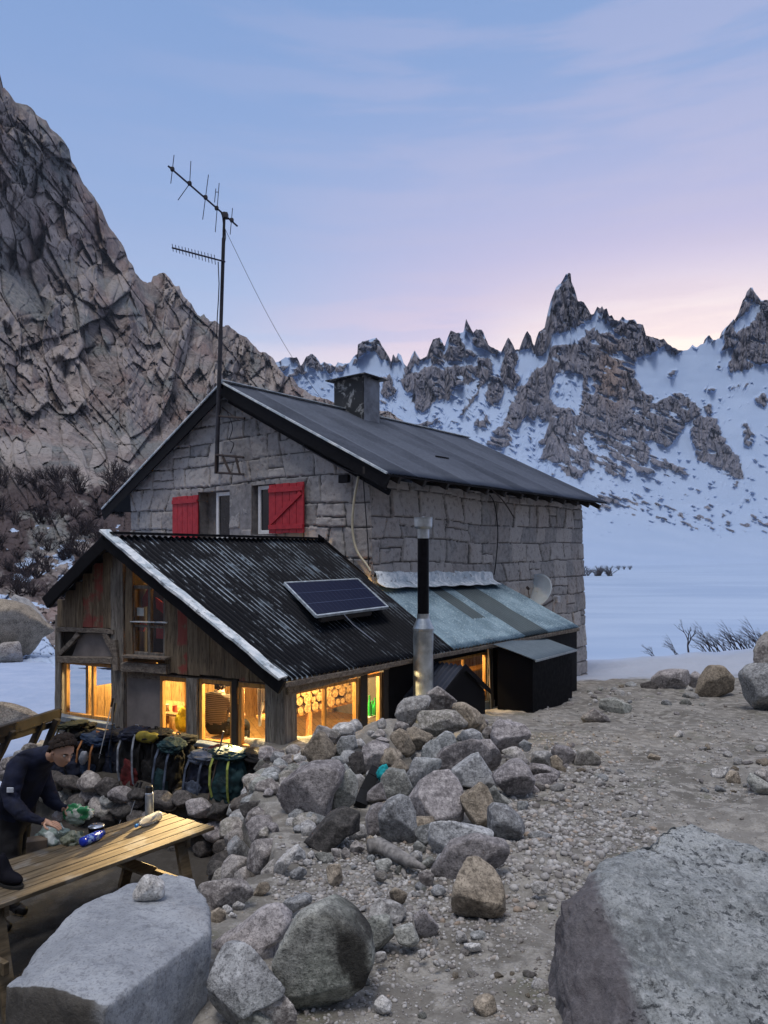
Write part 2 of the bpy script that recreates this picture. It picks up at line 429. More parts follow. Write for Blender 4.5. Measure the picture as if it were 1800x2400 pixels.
def MP(pts, ox=1150, oy=600, s=2.552): return [(ox+x/s, oy+y/s) for x, y in pts]
ROCKS = [MP(p) for p in [
 [(325,440),(345,360),(370,240),(390,180),(420,150),(450,90),(480,80),(490,150),(510,190),(530,270),(570,270),(605,350),(600,390),(520,420),(430,450),(370,490),(330,470)],
 [(240,590),(270,470),(325,410),(350,500),(355,550),(300,610),(260,590)],
 [(350,560),(370,530),(420,520),(440,480),(500,520),(550,500),(560,440),(620,430),(700,460),(760,420),(780,360),(860,370),(915,400),(935,470),(1010,480),(1100,550),(1000,560),(930,580),(870,600),(860,700),(880,760),(960,850),(950,900),(1000,880),(1130,820),(1170,860),(1250,920),(1250,960),(1170,1000),(1140,1060),(1060,1160),(960,1120),(950,1180),(940,1250),(860,1220),(700,1130),(570,1060),(550,1000),(530,920),(540,800),(530,690),(480,690),(380,730),(335,700)],
 [(0,1110),(60,1050),(130,900),(150,790),(240,720),(340,650),(400,740),(350,820),(400,900),(530,940),(570,1060),(610,1300),(500,1330),(420,1250),(300,1200),(330,1130),(200,1130),(60,1140)],
 [(580,1170),(700,1210),(820,1300),(800,1340),(680,1290),(600,1210)], [(600,1110),(700,1140),(860,1230),(1000,1310),(960,1320),(800,1250)],
 [(950,1180),(1080,1230),(1240,1320),(1180,1310),(1040,1280),(960,1250)],
 [(1190,1060),(1210,990),(1290,940),(1370,980),(1400,1080),(1440,1150),(1500,1230),(1530,1330),(1440,1320),(1330,1260),(1240,1220),(1220,1140)],
 [(1370,570),(1390,460),(1440,380),(1500,300),(1530,220),(1555,170),(1575,190),(1620,250),(1660,240),(1700,200),(1900,150),(1900,600),(1800,640),(1659,640),(1560,680),(1430,680),(1440,620),(1480,520),(1430,560)],
 [(620,340),(650,300),(700,310),(740,370),(790,350),(780,430),(700,380),(640,380)],
 [(1360,650),(1385,630),(1390,660),(1365,680)], [(1280,790),(1340,790),(1330,810),(1280,810)], [(1580,840),(1620,820),(1680,870),(1640,890),(1590,880)],
 [(1490,1010),(1540,1010),(1580,1080),(1550,1140),(1520,1120),(1510,1050)], [(1050,720),(1100,690),(1115,700),(1060,725)], [(1430,790),(1560,765),(1500,805)], [(1260,880),(1310,880),(1330,930),(1280,930)],
 [(1195,550),(1210,520),(1225,555)], [(1290,520),(1305,470),(1345,510)],
 [(55,750),(80,560),(70,530),(105,480),(145,540),(160,640),(170,740),(110,810)], [(170,560),(200,480),(220,440),(255,500),(260,540),(200,570)], [(0,680),(10,620),(20,720),(75,830),(20,880),(0,880)]]]
ROCKS += [MP(p, 600, 600) for p in [
 [(560,650),(600,580),(595,530),(640,500),(715,480),(770,540),(805,620),(760,620),(720,580),(620,600),(600,650)], [(300,640),(300,600),(330,575),(395,640),(380,680),(320,660)],
 [(240,680),(260,600),(280,610),(310,690),(280,700)], [(400,660),(420,620),(475,670),(430,690)], [(480,690),(490,620),(560,640),(530,670)], [(130,640),(200,625),(170,680)], [(190,700),(240,650),(260,710),(220,730)],
 [(800,630),(815,575),(850,570),(890,640)], [(900,650),(950,555),(990,620),(930,700),(890,740)], [(1020,610),(1060,490),(1100,480),(1130,530),(1130,640),(1060,660),(1050,600)],
 [(1140,600),(1165,440),(1200,460),(1230,520),(1290,560),(1330,600),(1240,620),(1130,620)], [(1240,470),(1250,365),(1275,400),(1305,460),(1280,480)], [(1310,500),(1315,425),(1355,430),(1395,530),(1435,570),(1330,540)],
 [(1330,600),(1400,600),(1420,690),(1380,760),(1310,810),(1320,700)], [(940,920),(950,830),(910,800),(930,720),(1000,670),(1110,665),(1300,640),(1330,660),(1310,740),(1200,800),(1150,870),(1080,880),(1100,820),(1040,890),(990,930)],
 [(1370,900),(1370,820),(1400,740),(1440,690),(1480,820),(1430,870)], [(880,750),(900,720),(960,690),(900,800)], [(750,880),(750,720),(800,720),(850,800),(810,830),(780,870)],
 [(960,1020),(1000,990),(1100,965),(1010,1030)], [(1310,990),(1400,940),(1390,990),(1320,1030)], [(1370,1140),(1420,1050),(1500,1000),(1540,850),(1659,780),(1659,960),(1560,990),(1500,1100),(1440,1130)],
 [(1200,960),(1320,800),(1330,820),(1230,950)]]]
HOLES = [MP(p) for p in [[(350,850),(380,750),(470,690),(530,700),(535,930),(430,880)], [(120,1060),(220,960),(340,990),(330,1080),(250,1130),(100,1130)], [(570,720),(600,720),(620,800),(590,830)], [(560,1070),(640,1120),(600,1180)],
 [(1440,420),(1560,290),(1640,280),(1560,400),(1460,470)], [(620,380),(780,400),(740,450),(640,430)], [(360,490),(600,390),(620,340),(640,430),(560,440),(520,500),(440,520),(370,520)]]]
def build_mountains():
    nc, nr = 1150, 620
    px = np.concatenate([np.linspace(520, 1960, nc-110), np.linspace(1968, 3300, 110)]); sky = np.interp(px, [p[0] for p in SKY_M], [p[1] for p in SKY_M])
    sky = sky + 1.6*fbm(px*.12, px*0, seed=21, o=3)
    t = np.linspace(0, 1, nr); T, PX = np.meshgrid(t, px, indexing='ij'); PY = 1332+(sky[None, :]-1332)*T
    # distance grows up-slope
    e = 1332-PY
    D = np.interp(e, [0, 12, 30, 60, 100, 150, 260, 400, 500, 700], [430, 490, 560, 640, 715, 785, 890, 1000, 1060, 1150]) + 60*np.sin(PX*.004)
    qx = PX+7*fbm(PX*.03, PY*.03, seed=41)+2.5*fbm(PX*.15, PY*.15, seed=42); qy = PY+8*fbm(PX*.03, PY*.03, seed=43)+3*fbm(PX*.16, PY*.16, seed=44)
    rock = np.zeros(PX.shape)
    for P in ROCKS: rock[inpoly(qx, qy, P)] = 1
    for P in HOLES: rock[inpoly(qx, qy, P)] = 0
    rock = np.maximum(rock, (PY < sky[None, :]+4+3*fbm(PX*.1, PY*0, seed=51))*(fbm(PX*.05, PX*0, seed=52) > -.1)*(PX < 1600))
    # ledges with snow inside rock, stones poking through snow, following the fall line
    u = (PX*.80+PY*.60); v = (-PX*.42+PY*.91)
    led = fbm(u*.035, v*.16, seed=61, o=4)
    rock = np.where((rock > 0) & (led > .62), 0, rock)
    scree = (fbm(u*.05, v*.26, seed=62, o=4) > 1.12-.62*np.exp(-((PY-1205-.16*(PX-1620))/30.)**2)*(PX > 1390)-.30*np.exp(-((PY-1130)/70.)**2)) & (PY < 1268) & (PY > 900)
    sc2 = (fbm(u*.08, v*.40, seed=63, o=3) > 1.0-.25*(PX < 1420)) & (PX < 1500) & (PY > 880) & (PY < 1180)
    rock = np.maximum(rock, scree | sc2)
    sm = rock.copy()
    for _ in range(5):
        sm[1:-1, 1:-1] = (sm[1:-1, 1:-1]*2+sm[:-2, 1:-1]+sm[2:, 1:-1]+sm[1:-1, :-2]+sm[1:-1, 2:])/6
    flute, fi, fe = facets(PX*.060+.5*fbm(PX*.012, PY*.012, seed=71), PY*.012+.35*fbm(PX*.02, PY*.012, seed=72), 73, 1.3, .35, .10)
    fl2, _, _ = facets(PX*.17+.45*fbm(PX*.03, PY*.02, seed=74), PY*.035, 75, 1.3, .4, .12)
    fine = fbm(PX*.5, PY*.25, seed=76, o=3)
    rel = sm*(11+12*flute+6*fl2+1.5*fine) + (1-sm)*(1.8*fbm(PX*.012, PY*.02, seed=77, o=3))
    D2 = D-rel*(D/800.0)
    X = (PX-CX)/F*D2; Z = (HY-PY)/F*D2; V = np.stack([X, D2, Z], -1)
    # back side so that the crest has thickness
    back = []
    for k, (dd, dz) in enumerate([(12, -3), (60, -60), (260, -420)]):
        b = V[-1].copy(); b[:, 1] += dd; b[:, 2] += dz; back.append(b)
    V = np.concatenate([V, np.array(back)]); rock = np.concatenate([sm, np.ones((3, nc))])
    och = np.concatenate([sstep(55, 10, np.hypot((PX-1435), (PY-880)*.45)), np.zeros((3, nc))])
    me = np_mesh('mountains', V.reshape(-1, 3), grid_faces(nr+3, nc), dict(rock=rock, ochre=och))
    tag(link('mountains', me, M_mtn), kind='structure')
build_mountains()
# --- the granite wall on the left
SKY_C = [(-400,-260),(-120,20),(-50,120),(-8,150),(0,170),(6,205),(18,215),(35,240),(60,243),(72,252),(85,270),(108,284),(118,302),(130,310),(150,330),(163,350),(166,372),(178,392),(195,428),(222,462),(240,492),(255,530),(275,558),(290,578),(300,605),(312,625),(317,640),(330,655),(345,664),(354,662),(358,648),(368,643),(385,640),(396,648),(410,668),(420,671),(427,690),(450,715),(463,738),(470,741),(478,733),(484,744),(492,752),(505,751),(520,762),(535,765),(550,775),(565,785),(578,790),(590,806),(600,812),(608,826),(622,828),(640,838),(650,856),(668,880),(685,884),(700,905),(715,912),(730,925),(762,935),(800,945),(850,950),(894,964),(915,966),(930,975),(942,984),(955,996),(975,1004),(1000,1030),(1060,1100)]
def build_cliff():
    nc, nr = 900, 760
    px = np.concatenate([np.linspace(-330, -10, 60), np.linspace(-8, 1058, nc-60)]); sky = np.interp(px, [p[0] for p in SKY_C], [p[1] for p in SKY_C]) + 2.2*fbm(px*.09, px*0, seed=121, o=4)
    bot = 1565.0
    t = np.linspace(0, 1, nr); T, PX = np.meshgrid(t, px, indexing='ij'); SK = np.broadcast_to(sky, T.shape); PY = bot+(SK-bot)*T
    Ds = np.interp(px, [-330, 0, 300, 340, 700, 1060], [150, 190, 260, 290, 400, 480])[None, :]
    # distance of the surface seen at each height: scree slope first, then steep rock
    lowD = np.interp(PY, [900, 1100, 1250, 1400, 1500, 1565], [130, 92, 67, 46, 34, 27])
    hiD = np.interp(PY, [600, 760, 900, 1000, 1100], [1.0, .86, .72, .62, .50])*Ds
    k = sstep(1150, 1000, PY); D = lowD*(1-k)+hiD*k
    Dm = D; X0 = (PX-CX)/F*Dm; Z0 = (HY-PY)/F*Dm
    # diagonal bedding: coordinates in metres on the face
    wx = .5*fbm(X0*.03, Z0*.03, seed=131); wz = .5*fbm(X0*.03, Z0*.03, seed=132)
    q = PX*.88-PY*.20; r = PY*.93+PX*.26; kk = 1+.55*sstep(250, 700, PX)
    w1 = .10*fbm(PX*.006, PY*.006, seed=131, o=3); w2 = .10*fbm(PX*.006, PY*.006, seed=132, o=3); w3 = .12*fbm(PX*.03, PY*.03, seed=138, o=3); w4 = .12*fbm(PX*.03, PY*.03, seed=139, o=3)
    f0, i0, e0 = facets(q*kk/170+w1, r*kk/260+w2, 133, 1.6, .15, .08)
    f1, i1, e1 = facets(q*kk/78+w1*2, r*kk/120+w2*2, 134, 1.9, .30, .07)
    f2, i2, e2 = facets(q*kk/27+w3*.8, r*kk/40+w4*.8, 135, 2.4, .22, .07)
    f3, i3, e3 = facets(q*kk/10.5+w3*2, r*kk/14+w4*2, 136, 1.9, .3, .12)
    gate = sstep(-.25, .35, fbm(PX*.012, PY*.010, seed=160, o=3)); gate2 = sstep(-.2, .3, fbm(PX*.018+5, PY*.016, seed=161, o=3))
    bq = PX*.62+PY*.78; br = -PX*.78+PY*.62
    fb, ib, eb = facets(bq/420+w1, br/48+w2*2, 162, 1.7, .35, .07); fb2, ib2, eb2 = facets(bq/150+w1*2, br/20+w2*3, 163, 2.2, .2, .07)
    fv, iv, ev = facets(q*kk/34+w1*2, r*kk/170+w2*2, 164, 2.2, .25, .07)
    f1 = f1*gate+fv*(1-gate); e1 = e1*gate+ev*(1-gate); gate2 = .35+.65*gate2; f2 = f2*gate2+fb2*1.0*(1-gate2); f0 = f0+.35*fb
    g3 = sstep(-.3, .4, fbm(PX*.014+9, PY*.012, seed=165, o=3)); gs = sstep(.05, .45, fbm(PX*.009+3, PY*.008, seed=166, o=3))*sstep(900, 700, PY); g3 = np.maximum(g3, sstep(820, 980, PY))
    U = Dm/F
    fine = fbm(PX*.16, PY*.11, seed=137, o=4)
    rough = sstep(330, 620, PY-.1*PX)                     # smoother slabs high up, broken rock lower down
    rel = U*(60*f0 + 42*f1*(.55+.45*rough) + 21*f2*(.30+.70*g3)*(1-.6*gs) + 6.5*f3*(.15+.85*g3)*(1-.7*gs) + 2.0*fine)
    near = sstep(1420, 1150, PY)
    # shrinking blocks on the boulder slope
    b1, j1, g1 = facets(PX/52+w3*.7, PY/34+w4*.7, 141, 1.0, .8, .16); b2, j2, g2 = facets(PX/20+w3, PY/14+w4, 142, 1.0, .8, .16)
    slope = U*(36*b1+14*b2+40*fbm(PX*.008, PY*.012, seed=143))
    D2 = Dm - rel*near - slope*(1-near)
    # slight rim so that the skyline is rounded off
    D2 = D2 + 10*np.exp(-(T.max()-T)*60)
    X = (PX-CX)/F*D2; Z = (HY-PY)/F*D2; V = np.stack([X, D2, Z], -1)
    crack = np.clip(np.maximum(np.exp(-e0/.02)*.5, np.maximum(np.exp(-e1/.03)*.6*sstep(.2, .6, (i1*7)%1), np.exp(-e2/.05)*.5*rough*sstep(.2, .6, (i2*7)%1)))*near + np.exp(-g1/.07)*(1-near), 0, 1)
    tone = (i1*.5+i2*.5)*near+(j1*.5+j2*.5)*(1-near)
    scr = fbm(PX*.010, PY*.018, seed=151, o=4)+.25*fbm(PX*.08, PY*.12, seed=152, o=3)
    zone = sstep(1050, 1160, PY+.10*(PX-100))*sstep(1440, 1380, PY)
    scrub = zone*sstep(-.55, -.1, scr)
    snowm = ((fbm(PX*.02, PY*.045, seed=153, o=4) > .62) & (PY > 1265)).astype(float)*sstep(-.1, -.4, scr-.3)
    snowm = np.maximum(snowm, (PY > 1500+18*fbm(PX*.03, PX*0, seed=154))*1.0)
    snowm = np.maximum(snowm, (fbm(PX*.03, PY*.07, seed=155, o=4) > .95)*(PY > 1230)*1.0)
    back = []
    for dd, dz in ((6, -2), (40, -30), (120, -160)):
        b = V[-1].copy(); b[:, 1] += dd; b[:, 2] += dz; b[:, 0] -= dd*.3; back.append(b)
    V = np.concatenate([V, np.array(back)]); z3 = np.zeros((3, nc)); ad = lambda q: np.concatenate([q, z3])
    global CLIFF; CLIFF = (px, sky, bot, D2)
    me = np_mesh('granite_cliff', V.reshape(-1, 3), grid_faces(nr+3, nc), dict(crack=ad(crack), tone=ad(tone), scrub=ad(scrub), snow=ad(snowm)))
    tag(link('granite_cliff', me, M_cliff), kind='structure')
build_cliff()

def cliff_pt(x, y):
    px, sky, bot, D2 = CLIFF; j = int(np.argmin(np.abs(px-x))); t = (y-bot)/(sky[j]-bot); i = int(np.clip(t, 0, 1)*(D2.shape[0]-1)); return pt(x, y, float(D2[i, j]))
# ================================================================ the stone hut and the timber annexe
E2 = Vector((.798, 1, 0)).normalized(); G2 = Vector((-1, .798, 0)).normalized(); UP = Vector((0, 0, 1))
W0 = Vector((-.24, 12, 0)); LEN = 6.88*1.2794; WID = 5.63*1.2794
WL = W0+G2*WID; WR = W0+E2*LEN
BASE = -4.3
EAVE_Z, RIDGE_Z = 1.303, 3.395
def b_stone(g):
    c = g.coord('Object'); n = g.noise(c, 9, 6, .6); n2 = g.noise(c, 55, 4, .65); big = g.noise(c, .8, 3); t = g.attr('tone')
    k = g.mix(g.rng(t, .1, .9), (.28, .28, .285), (.45, .43, .42))
    k = g.mix(g.m('MULTIPLY', g.rng(big, .42, .62), .5), k, (.34, .30, .28))
    k = g.mix(g.m('MULTIPLY', g.rng(n, .46, .66), .45), k, (.42, .40, .385))
    k = g.mix(g.m('MULTIPLY', g.rng(n, .47, .34), .5), k, (.12, .115, .115))
    k = g.mix(g.rng(n2, .50, .72, 0, .35), k, (.09, .085, .085))
    k = g.mix(g.rng(g.attr('mortar'), .25, .8, 0, .85), k, (.085, .083, .085))
    g.col(k); g.bump(g.m('ADD', g.m('MULTIPLY', n, 1.3), g.m('MULTIPLY', n2, .6)), .6, .015)
M_stone = material('granite_masonry', b_stone, .9)
def flat(name, c, rough=.7, metal=0.0, sc=12, var=.25, emis=None, es=0, stretch=(1, 1, 1), bump=.1):
    def f(g):
        if max(c) < .013: g.b.inputs['Specular IOR Level'].default_value = .06
        co = g.coord('Object', stretch); n = g.noise(co, sc, 5, .6)
        g.col(g.mix(g.rng(n, .3, .7), tuple(v*(1-var) for v in c), tuple(min(1, v*(1+var)) for v in c)))
        g.b.inputs['Metallic'].default_value = metal
        g.rough(g.rng(n, .3, .7, rough*.85, min(1, rough*1.12)))
        if bump: g.bump(n, bump, .01)
        if emis: g.b.inputs['Emission Color'].default_value = emis+(1,); g.b.inputs['Emission Strength'].default_value = es
    return material(name, f, rough)
M_black = flat('black_paint', (.010, .010, .012), .6)
M_dark = flat('dark_timber', (.035, .030, .027), .85, sc=20)
M_white = flat('white_frame_paint', (.72, .73, .74), .5, var=.06)
M_steel = flat('steel', (.55, .57, .60), .38, 1.0, sc=6, var=.18)
M_iron = flat('rusty_iron', (.05, .038, .034), .75)
M_cable = flat('black_cable', (.012, .012, .014), .5)
M_hose = flat('yellowed_conduit', (.50, .46, .34), .5, var=.1)
M_concrete = flat('concrete', (.27, .26, .26), .9, sc=8)
def b_redpaint(g):
    c = g.coord('Object', (1, 1, 1)); n = g.noise(c, 10, 6, .6)
    k = g.mix(g.rng(n, .35, .65), (.36, .018, .030), (.46, .030, .042)); k = g.mix(g.rng(g.noise(c, 30, 4), .62, .72), k, (.18, .02, .03)); g.col(k); g.bump(n, .15, .005)
M_red = material('red_shutter_paint', b_redpaint, .55)
def b_wood(g, a=(.13, .095, .062), b=(.265, .205, .135), ax='z', tint=True):
    sc = dict(x=(1.2, 14, 14), z=(14, 14, 1.2))[ax]
    c = g.coord('Object', sc); n = g.noise(c, 1.4, 6, .6, .5); f = g.noise(g.coord('Object', tuple(v*2.6 for v in sc)), 2.0, 5, .65); t = g.attr('tone')
    k = g.mix(g.rng(n, .32, .68), a, b)
    k = g.mix(g.m('MULTIPLY', g.rng(f, .50, .36), .75), k, tuple(v*.28 for v in a))
    if tint:
        blot = g.noise(g.coord('Object'), 3.2, 5, .6)
        k = g.mix(g.m('MULTIPLY', g.m('MULTIPLY', g.rng(t, .78, .8), g.rng(blot, .44, .56)), .8), k, (.26, .05, .045))
        k = g.mix(g.rng(t, 0, .75, .35, 0), k, (.09, .075, .06))
    g.col(k); g.bump(g.m('ADD', n, f), .6, .012)
M_plank = material('weathered_planks', lambda g: b_wood(g), .9)
M_post = material('grey_posts', lambda g: b_wood(g, (.13, .115, .10), (.27, .25, .225), 'z', False), .9)
M_beam = material('grey_beams', lambda g: b_wood(g, (.12, .10, .085), (.25, .215, .18), 'x', False), .9)
M_honey = material('varnished_wood', lambda g: b_wood(g, (.42, .20, .055), (.62, .33, .10), 'z', False), .5)
def b_pine(g):
    b_wood(g, (.36, .20, .07), (.56, .36, .15), 'z', False)
    k = g.b.inputs['Base Color'].links[0].from_socket; c = g.n('ShaderNodeTexCoord'); s = g.n('ShaderNodeSeparateXYZ'); g.l(c.outputs['Object'], s.inputs[0]); u = g.m('FRACT', g.m('MULTIPLY', g.m('ADD', s.outputs[0], g.m('MULTIPLY', s.outputs[1], .37)), 8.0))
    g.col(g.mix(g.m('MULTIPLY', g.rng(u, .10, .03), .8), k, (.10, .05, .015)))
M_panelw = material('pine_lining', b_pine, .6)
def b_roof(g):
    c = g.coord('Object', (1, 1, 1)); n = g.noise(c, 1.4, 6, .6); f = g.noise(c, 14, 5, .65)
    k = g.mix(g.rng(n, .35, .65), (.026, .035, .056), (.050, .062, .092)); k = g.mix(g.rng(f, .55, .75, 0, .35), k, (.15, .15, .16))
    k = g.mix(g.m('MULTIPLY', g.attr('tone'), .75), k, (.10, .12, .165))
    g.col(k); g.b.inputs['Metallic'].default_value = .55; g.rough(g.rng(f, .3, .7, .42, .62)); g.bump(f, .1, .004)
M_roof = material('dark_sheet_roof', b_roof, .5)
def b_frost(g):
    c = g.coord('Object'); n = g.noise(c, 1.1, 4, .6); cb = g.n('ShaderNodeCombineXYZ'); g.l(g.m('MULTIPLY', g.attr('rib'), 1.3), cb.inputs[0]); g.l(g.m('MULTIPLY', g.attr('along'), 2.6), cb.inputs[1]); f = g.noise(cb.outputs[0], 1.0, 5, .7, .3); f2 = g.noise(c, 45, 4, .7); h = g.attr('tone')   # tone: 1 in the valleys of the corrugation
    g.b.inputs['Specular IOR Level'].default_value = .12
    k = g.mix(f, (.003, .004, .007), (.009, .011, .017))
    lay = g.m('MULTIPLY', g.rng(h, .50, .90), g.rng(g.m('ADD', g.m('MULTIPLY', n, .75), g.m('ADD', g.m('MULTIPLY', f, .45), g.m('MULTIPLY', f2, .12))), .64, .72))
    k = g.mix(g.m('MULTIPLY', lay, .95), k, (.62, .74, .86))
    k = g.mix(g.m('MULTIPLY', g.m('MULTIPLY', g.rng(n, .52, .68), g.rng(f, .52, .62)), .5), k, (.36, .47, .58))
    g.col(k); g.rough(.6)
M_frost = material('frosted_corrugated_roof', b_frost, .6)
def b_zinc(g):
    c = g.coord('Object'); n = g.noise(c, 2.2, 6, .6); f = g.noise(c, 35, 4, .7); t = g.attr('tone')
    k = g.mix(g.rng(n, .35, .65), (.075, .130, .18), (.155, .235, .30)); k = g.mix(g.rng(f, .5, .7, 0, .3), k, (.55, .66, .70))
    k = g.mix(g.rng(t, .4, .6, 0, .9), k, (.030, .045, .055))
    g.col(k); g.b.inputs['Metallic'].default_value = .3; g.rough(.5); g.bump(f, .1, .003)
M_zinc = material('zinc_roof', b_zinc, .5)
def b_flash(g):
    c = g.coord('Object'); n = g.noise(c, 5, 7, .7, .5)
    k = g.mix(g.rng(n, .38, .62), (.42, .50, .56), (.80, .84, .86)); k = g.mix(g.rng(g.noise(c, 9, 5, .7), .56, .66, 0, .7), k, (.10, .11, .12)); g.col(k); g.bump(n, .5, .02)
M_flash = material('frosty_flashing', b_flash, .7)
def b_glass(g):
    t = g.t; o = t.nodes['Material Output']; tr = g.n('ShaderNodeBsdfTransparent'); gl = g.n('ShaderNodeBsdfGlossy'); gl.inputs['Roughness'].default_value = .04
    fr = g.n('ShaderNodeLayerWeight'); fr.inputs['Blend'].default_value = .5; mx = g.n('ShaderNodeMixShader')
    g.l(g.m('ADD', g.m('MULTIPLY', g.m('POWER', fr.outputs['Facing'], 4.0), .55), .05), mx.inputs[0]); tr.inputs[0].default_value = (.95, .97, .97, 1)
    g.l(tr.outputs[0], mx.inputs[1]); g.l(gl.outputs[0], mx.inputs[2]); g.l(mx.outputs[0], o.inputs[0])
M_glass = material('window_glass', b_glass)
M_darkglass = flat('dark_glass', (.012, .014, .020), .12, var=.1, bump=0)
# ---- irregular squared masonry as real relief
def masonry(u, w, seed=1, row=(.33, .54), colw=(.36, .86)):
    r = random.Random(seed)
    u1 = u+.018*fbm(u*1.3, w*1.3, seed=seed+1, o=2)+.009*fbm(u*6, w*6, seed=seed+5, o=2); w1 = w+.055*fbm(u*.55, w*.4, seed=seed+2, o=2)+.009*fbm(u*6, w*6, seed=seed+6, o=2)
    zs = [w1.min()-.5]
    while zs[-1] < w1.max()+.5: zs.append(zs[-1]+r.uniform(*row))
    zs = np.array(zs); ri = np.searchsorted(zs, w1)-1
    d = np.zeros_like(u); idd = np.zeros_like(u); cu = np.zeros_like(u); cw = np.zeros_like(u)
    for k in range(len(zs)-1):
        m = ri == k
        if not m.any(): continue
        us = [u1.min()-1-r.random()]
        while us[-1] < u1.max()+1: us.append(us[-1]+r.uniform(*colw))
        us = np.array(us); slant = np.array([r.uniform(-.22, .22)*(2.6 if r.random() < .3 else 1) for _ in us])
        uu, ww = u1[m], w1[m]; zc = (zs[k]+zs[k+1])/2
        best = np.full(uu.shape, 9.); ci = np.zeros(uu.shape, int)
        edges = us[None, :]+slant[None, :]*(ww[:, None]-zc)
        ci = (uu[:, None] > edges).sum(1)-1; ci = np.clip(ci, 0, len(us)-2)
        ea, eb = edges[np.arange(len(uu)), ci], edges[np.arange(len(uu)), ci+1]
        du = np.minimum(uu-ea, eb-uu); dw = np.minimum(ww-zs[k], zs[k+1]-ww)
        # a few stones are split in two courses
        sp = _h(ci, np.full_like(ci, k), ci*0, seed+9); split = (sp < .24)
        zm = zc+(sp-.11)*.4
        dw = np.where(split, np.minimum(dw, np.abs(ww-zm)), dw)
        half = np.where(split & (ww > zm), 1, 0)
        d[m] = np.minimum(du, dw); idd[m] = _h(ci, np.full_like(ci, k), half, seed+11); cu[m] = uu-(ea+eb)/2; cw[m] = ww-zc
    t1 = ((idd*13.7) % 1)-.5; t2 = ((idd*37.1) % 1)-.5
    f, _, _ = facets(u*7, w*7, seed+20, 1.0, .1, .1)
    h = .030*np.clip(d/.022, 0, 1)**.5+.040*t1*cu/.3+.040*t2*cw/.2+.012*(idd-.5)+.008*f+.006*fbm(u*14, w*14, seed=seed+3, o=3)
    mort = sstep(.014, .006, d+.006*fbm(u*20, w*20, seed=seed+8, o=2)); h = h*(1-mort)-.012*mort
    return h, idd, mort
def stone_wall(name, o, du, length, z0, ztop, nrm, seed, holes, parent, step=.021, batter=0.0, corner=0.0):
    """ztop(u) gives the top; holes are (u0,u1,z0,z1)"""
    nu = int(length/step)+1; zt = max(ztop(0), ztop(length), ztop(length/2)); nz = int((zt-z0)/step)+1
    u = np.linspace(0, length, nu); z = np.linspace(z0, zt, nz); ZZ, UU = np.meshgrid(z, u, indexing='ij')
    h, i, mort = masonry(UU, ZZ, seed)
    TOP = np.vectorize(ztop)(u)[None, :]; Zc = np.minimum(ZZ, TOP)
    hh = h+batter*(zt-ZZ)
    P = np.array(o)[None, None, :]+UU[..., None]*np.array(du)+hh[..., None]*np.array(nrm)-(corner*np.maximum(EAVE_Z-ZZ, 0)*np.clip(1-UU/1.2, 0, 1))[..., None]*np.array(du); P[..., 2] = Zc
    Fc = grid_faces(nz, nu); fz = ZZ.ravel()[Fc].min(1); keep = fz < TOP[0][np.clip((UU.ravel()[Fc].mean(1)/step).astype(int), 0, nu-1)]
    fu, fw = UU.ravel()[Fc].mean(1), ZZ.ravel()[Fc].mean(1)
    for (a, b, c, d) in holes: keep &= ~((fu > a) & (fu < b) & (fw > c) & (fw < d))
    me = np_mesh(name, P.reshape(-1, 3), Fc[keep], dict(tone=i, mortar=mort))
    return link(name, me, M_stone, parent)
def zs_(px, py, o, n): return on_plane(px, py, o, n)
hut = empty('stone_hut', W0+UP*-3.3, 'two storey mountain hut of squared grey granite with a dark metal gable roof', 'mountain hut')
NG = -E2; NS = Vector((E2.y, -E2.x, 0))            # outward normals: gable wall, long side wall
def gable_uv(px, py): p = on_plane(px, py, W0, NG); return (p-W0).dot(G2), p.z
slopeR = (RIDGE_Z-EAVE_Z)/(WID/2+.58)
def gable_top(u): return RIDGE_Z-.10-abs(u-WID/2)*(RIDGE_Z-EAVE_Z)/(WID/2+.58)*1.02
# window openings in full-picture pixels on the gable
g1 = [gable_uv(596, 1140), gable_uv(648, 1252)]     # right window
g2 = [gable_uv(500, 1153), gable_uv(541, 1262)]     # left window
H1 = (gable_uv(650, 1140)[0], gable_uv(592, 1140)[0], -1.0, gable_uv(596, 1137)[1]); H2 = (gable_uv(541, 1150)[0], gable_uv(468, 1150)[0], -1.0, gable_uv(500, 1152)[1])
H1 = (H1[0], H1[1], gable_uv(596, 1254)[1], H1[3]); H2 = (H2[0], H2[1], gable_uv(520, 1264)[1], H2[3])
sh_ = .045
_gt = lambda u: gable_top(u-sh_)
stone_wall('gable_wall', W0-G2*sh_, G2, WID+sh_, -3.6, _gt, NG, 3, [(h[0]+sh_, h[1]+sh_, h[2], h[3]) for h in (H1, H2)], hut, corner=.035)
stone_wall('side_wall', W0-E2*.05, E2, LEN+.05, BASE, lambda u: EAVE_Z-.02, NS, 8, [], hut, batter=.035)
m = MB(); m.box(WL+UP*-3.6-E2*0, E2*LEN, G2*-.05, UP*(EAVE_Z+3.45)); m.box(WR+UP*BASE-E2*.05, E2*.05, G2*WID, UP*(EAVE_Z-BASE))
m.prism([WR+UP*EAVE_Z, WR+G2*WID+UP*EAVE_Z, WR+G2*WID/2+UP*(RIDGE_Z-.1)], E2*-.05)
m.build('rear_walls', M_concrete, hut)
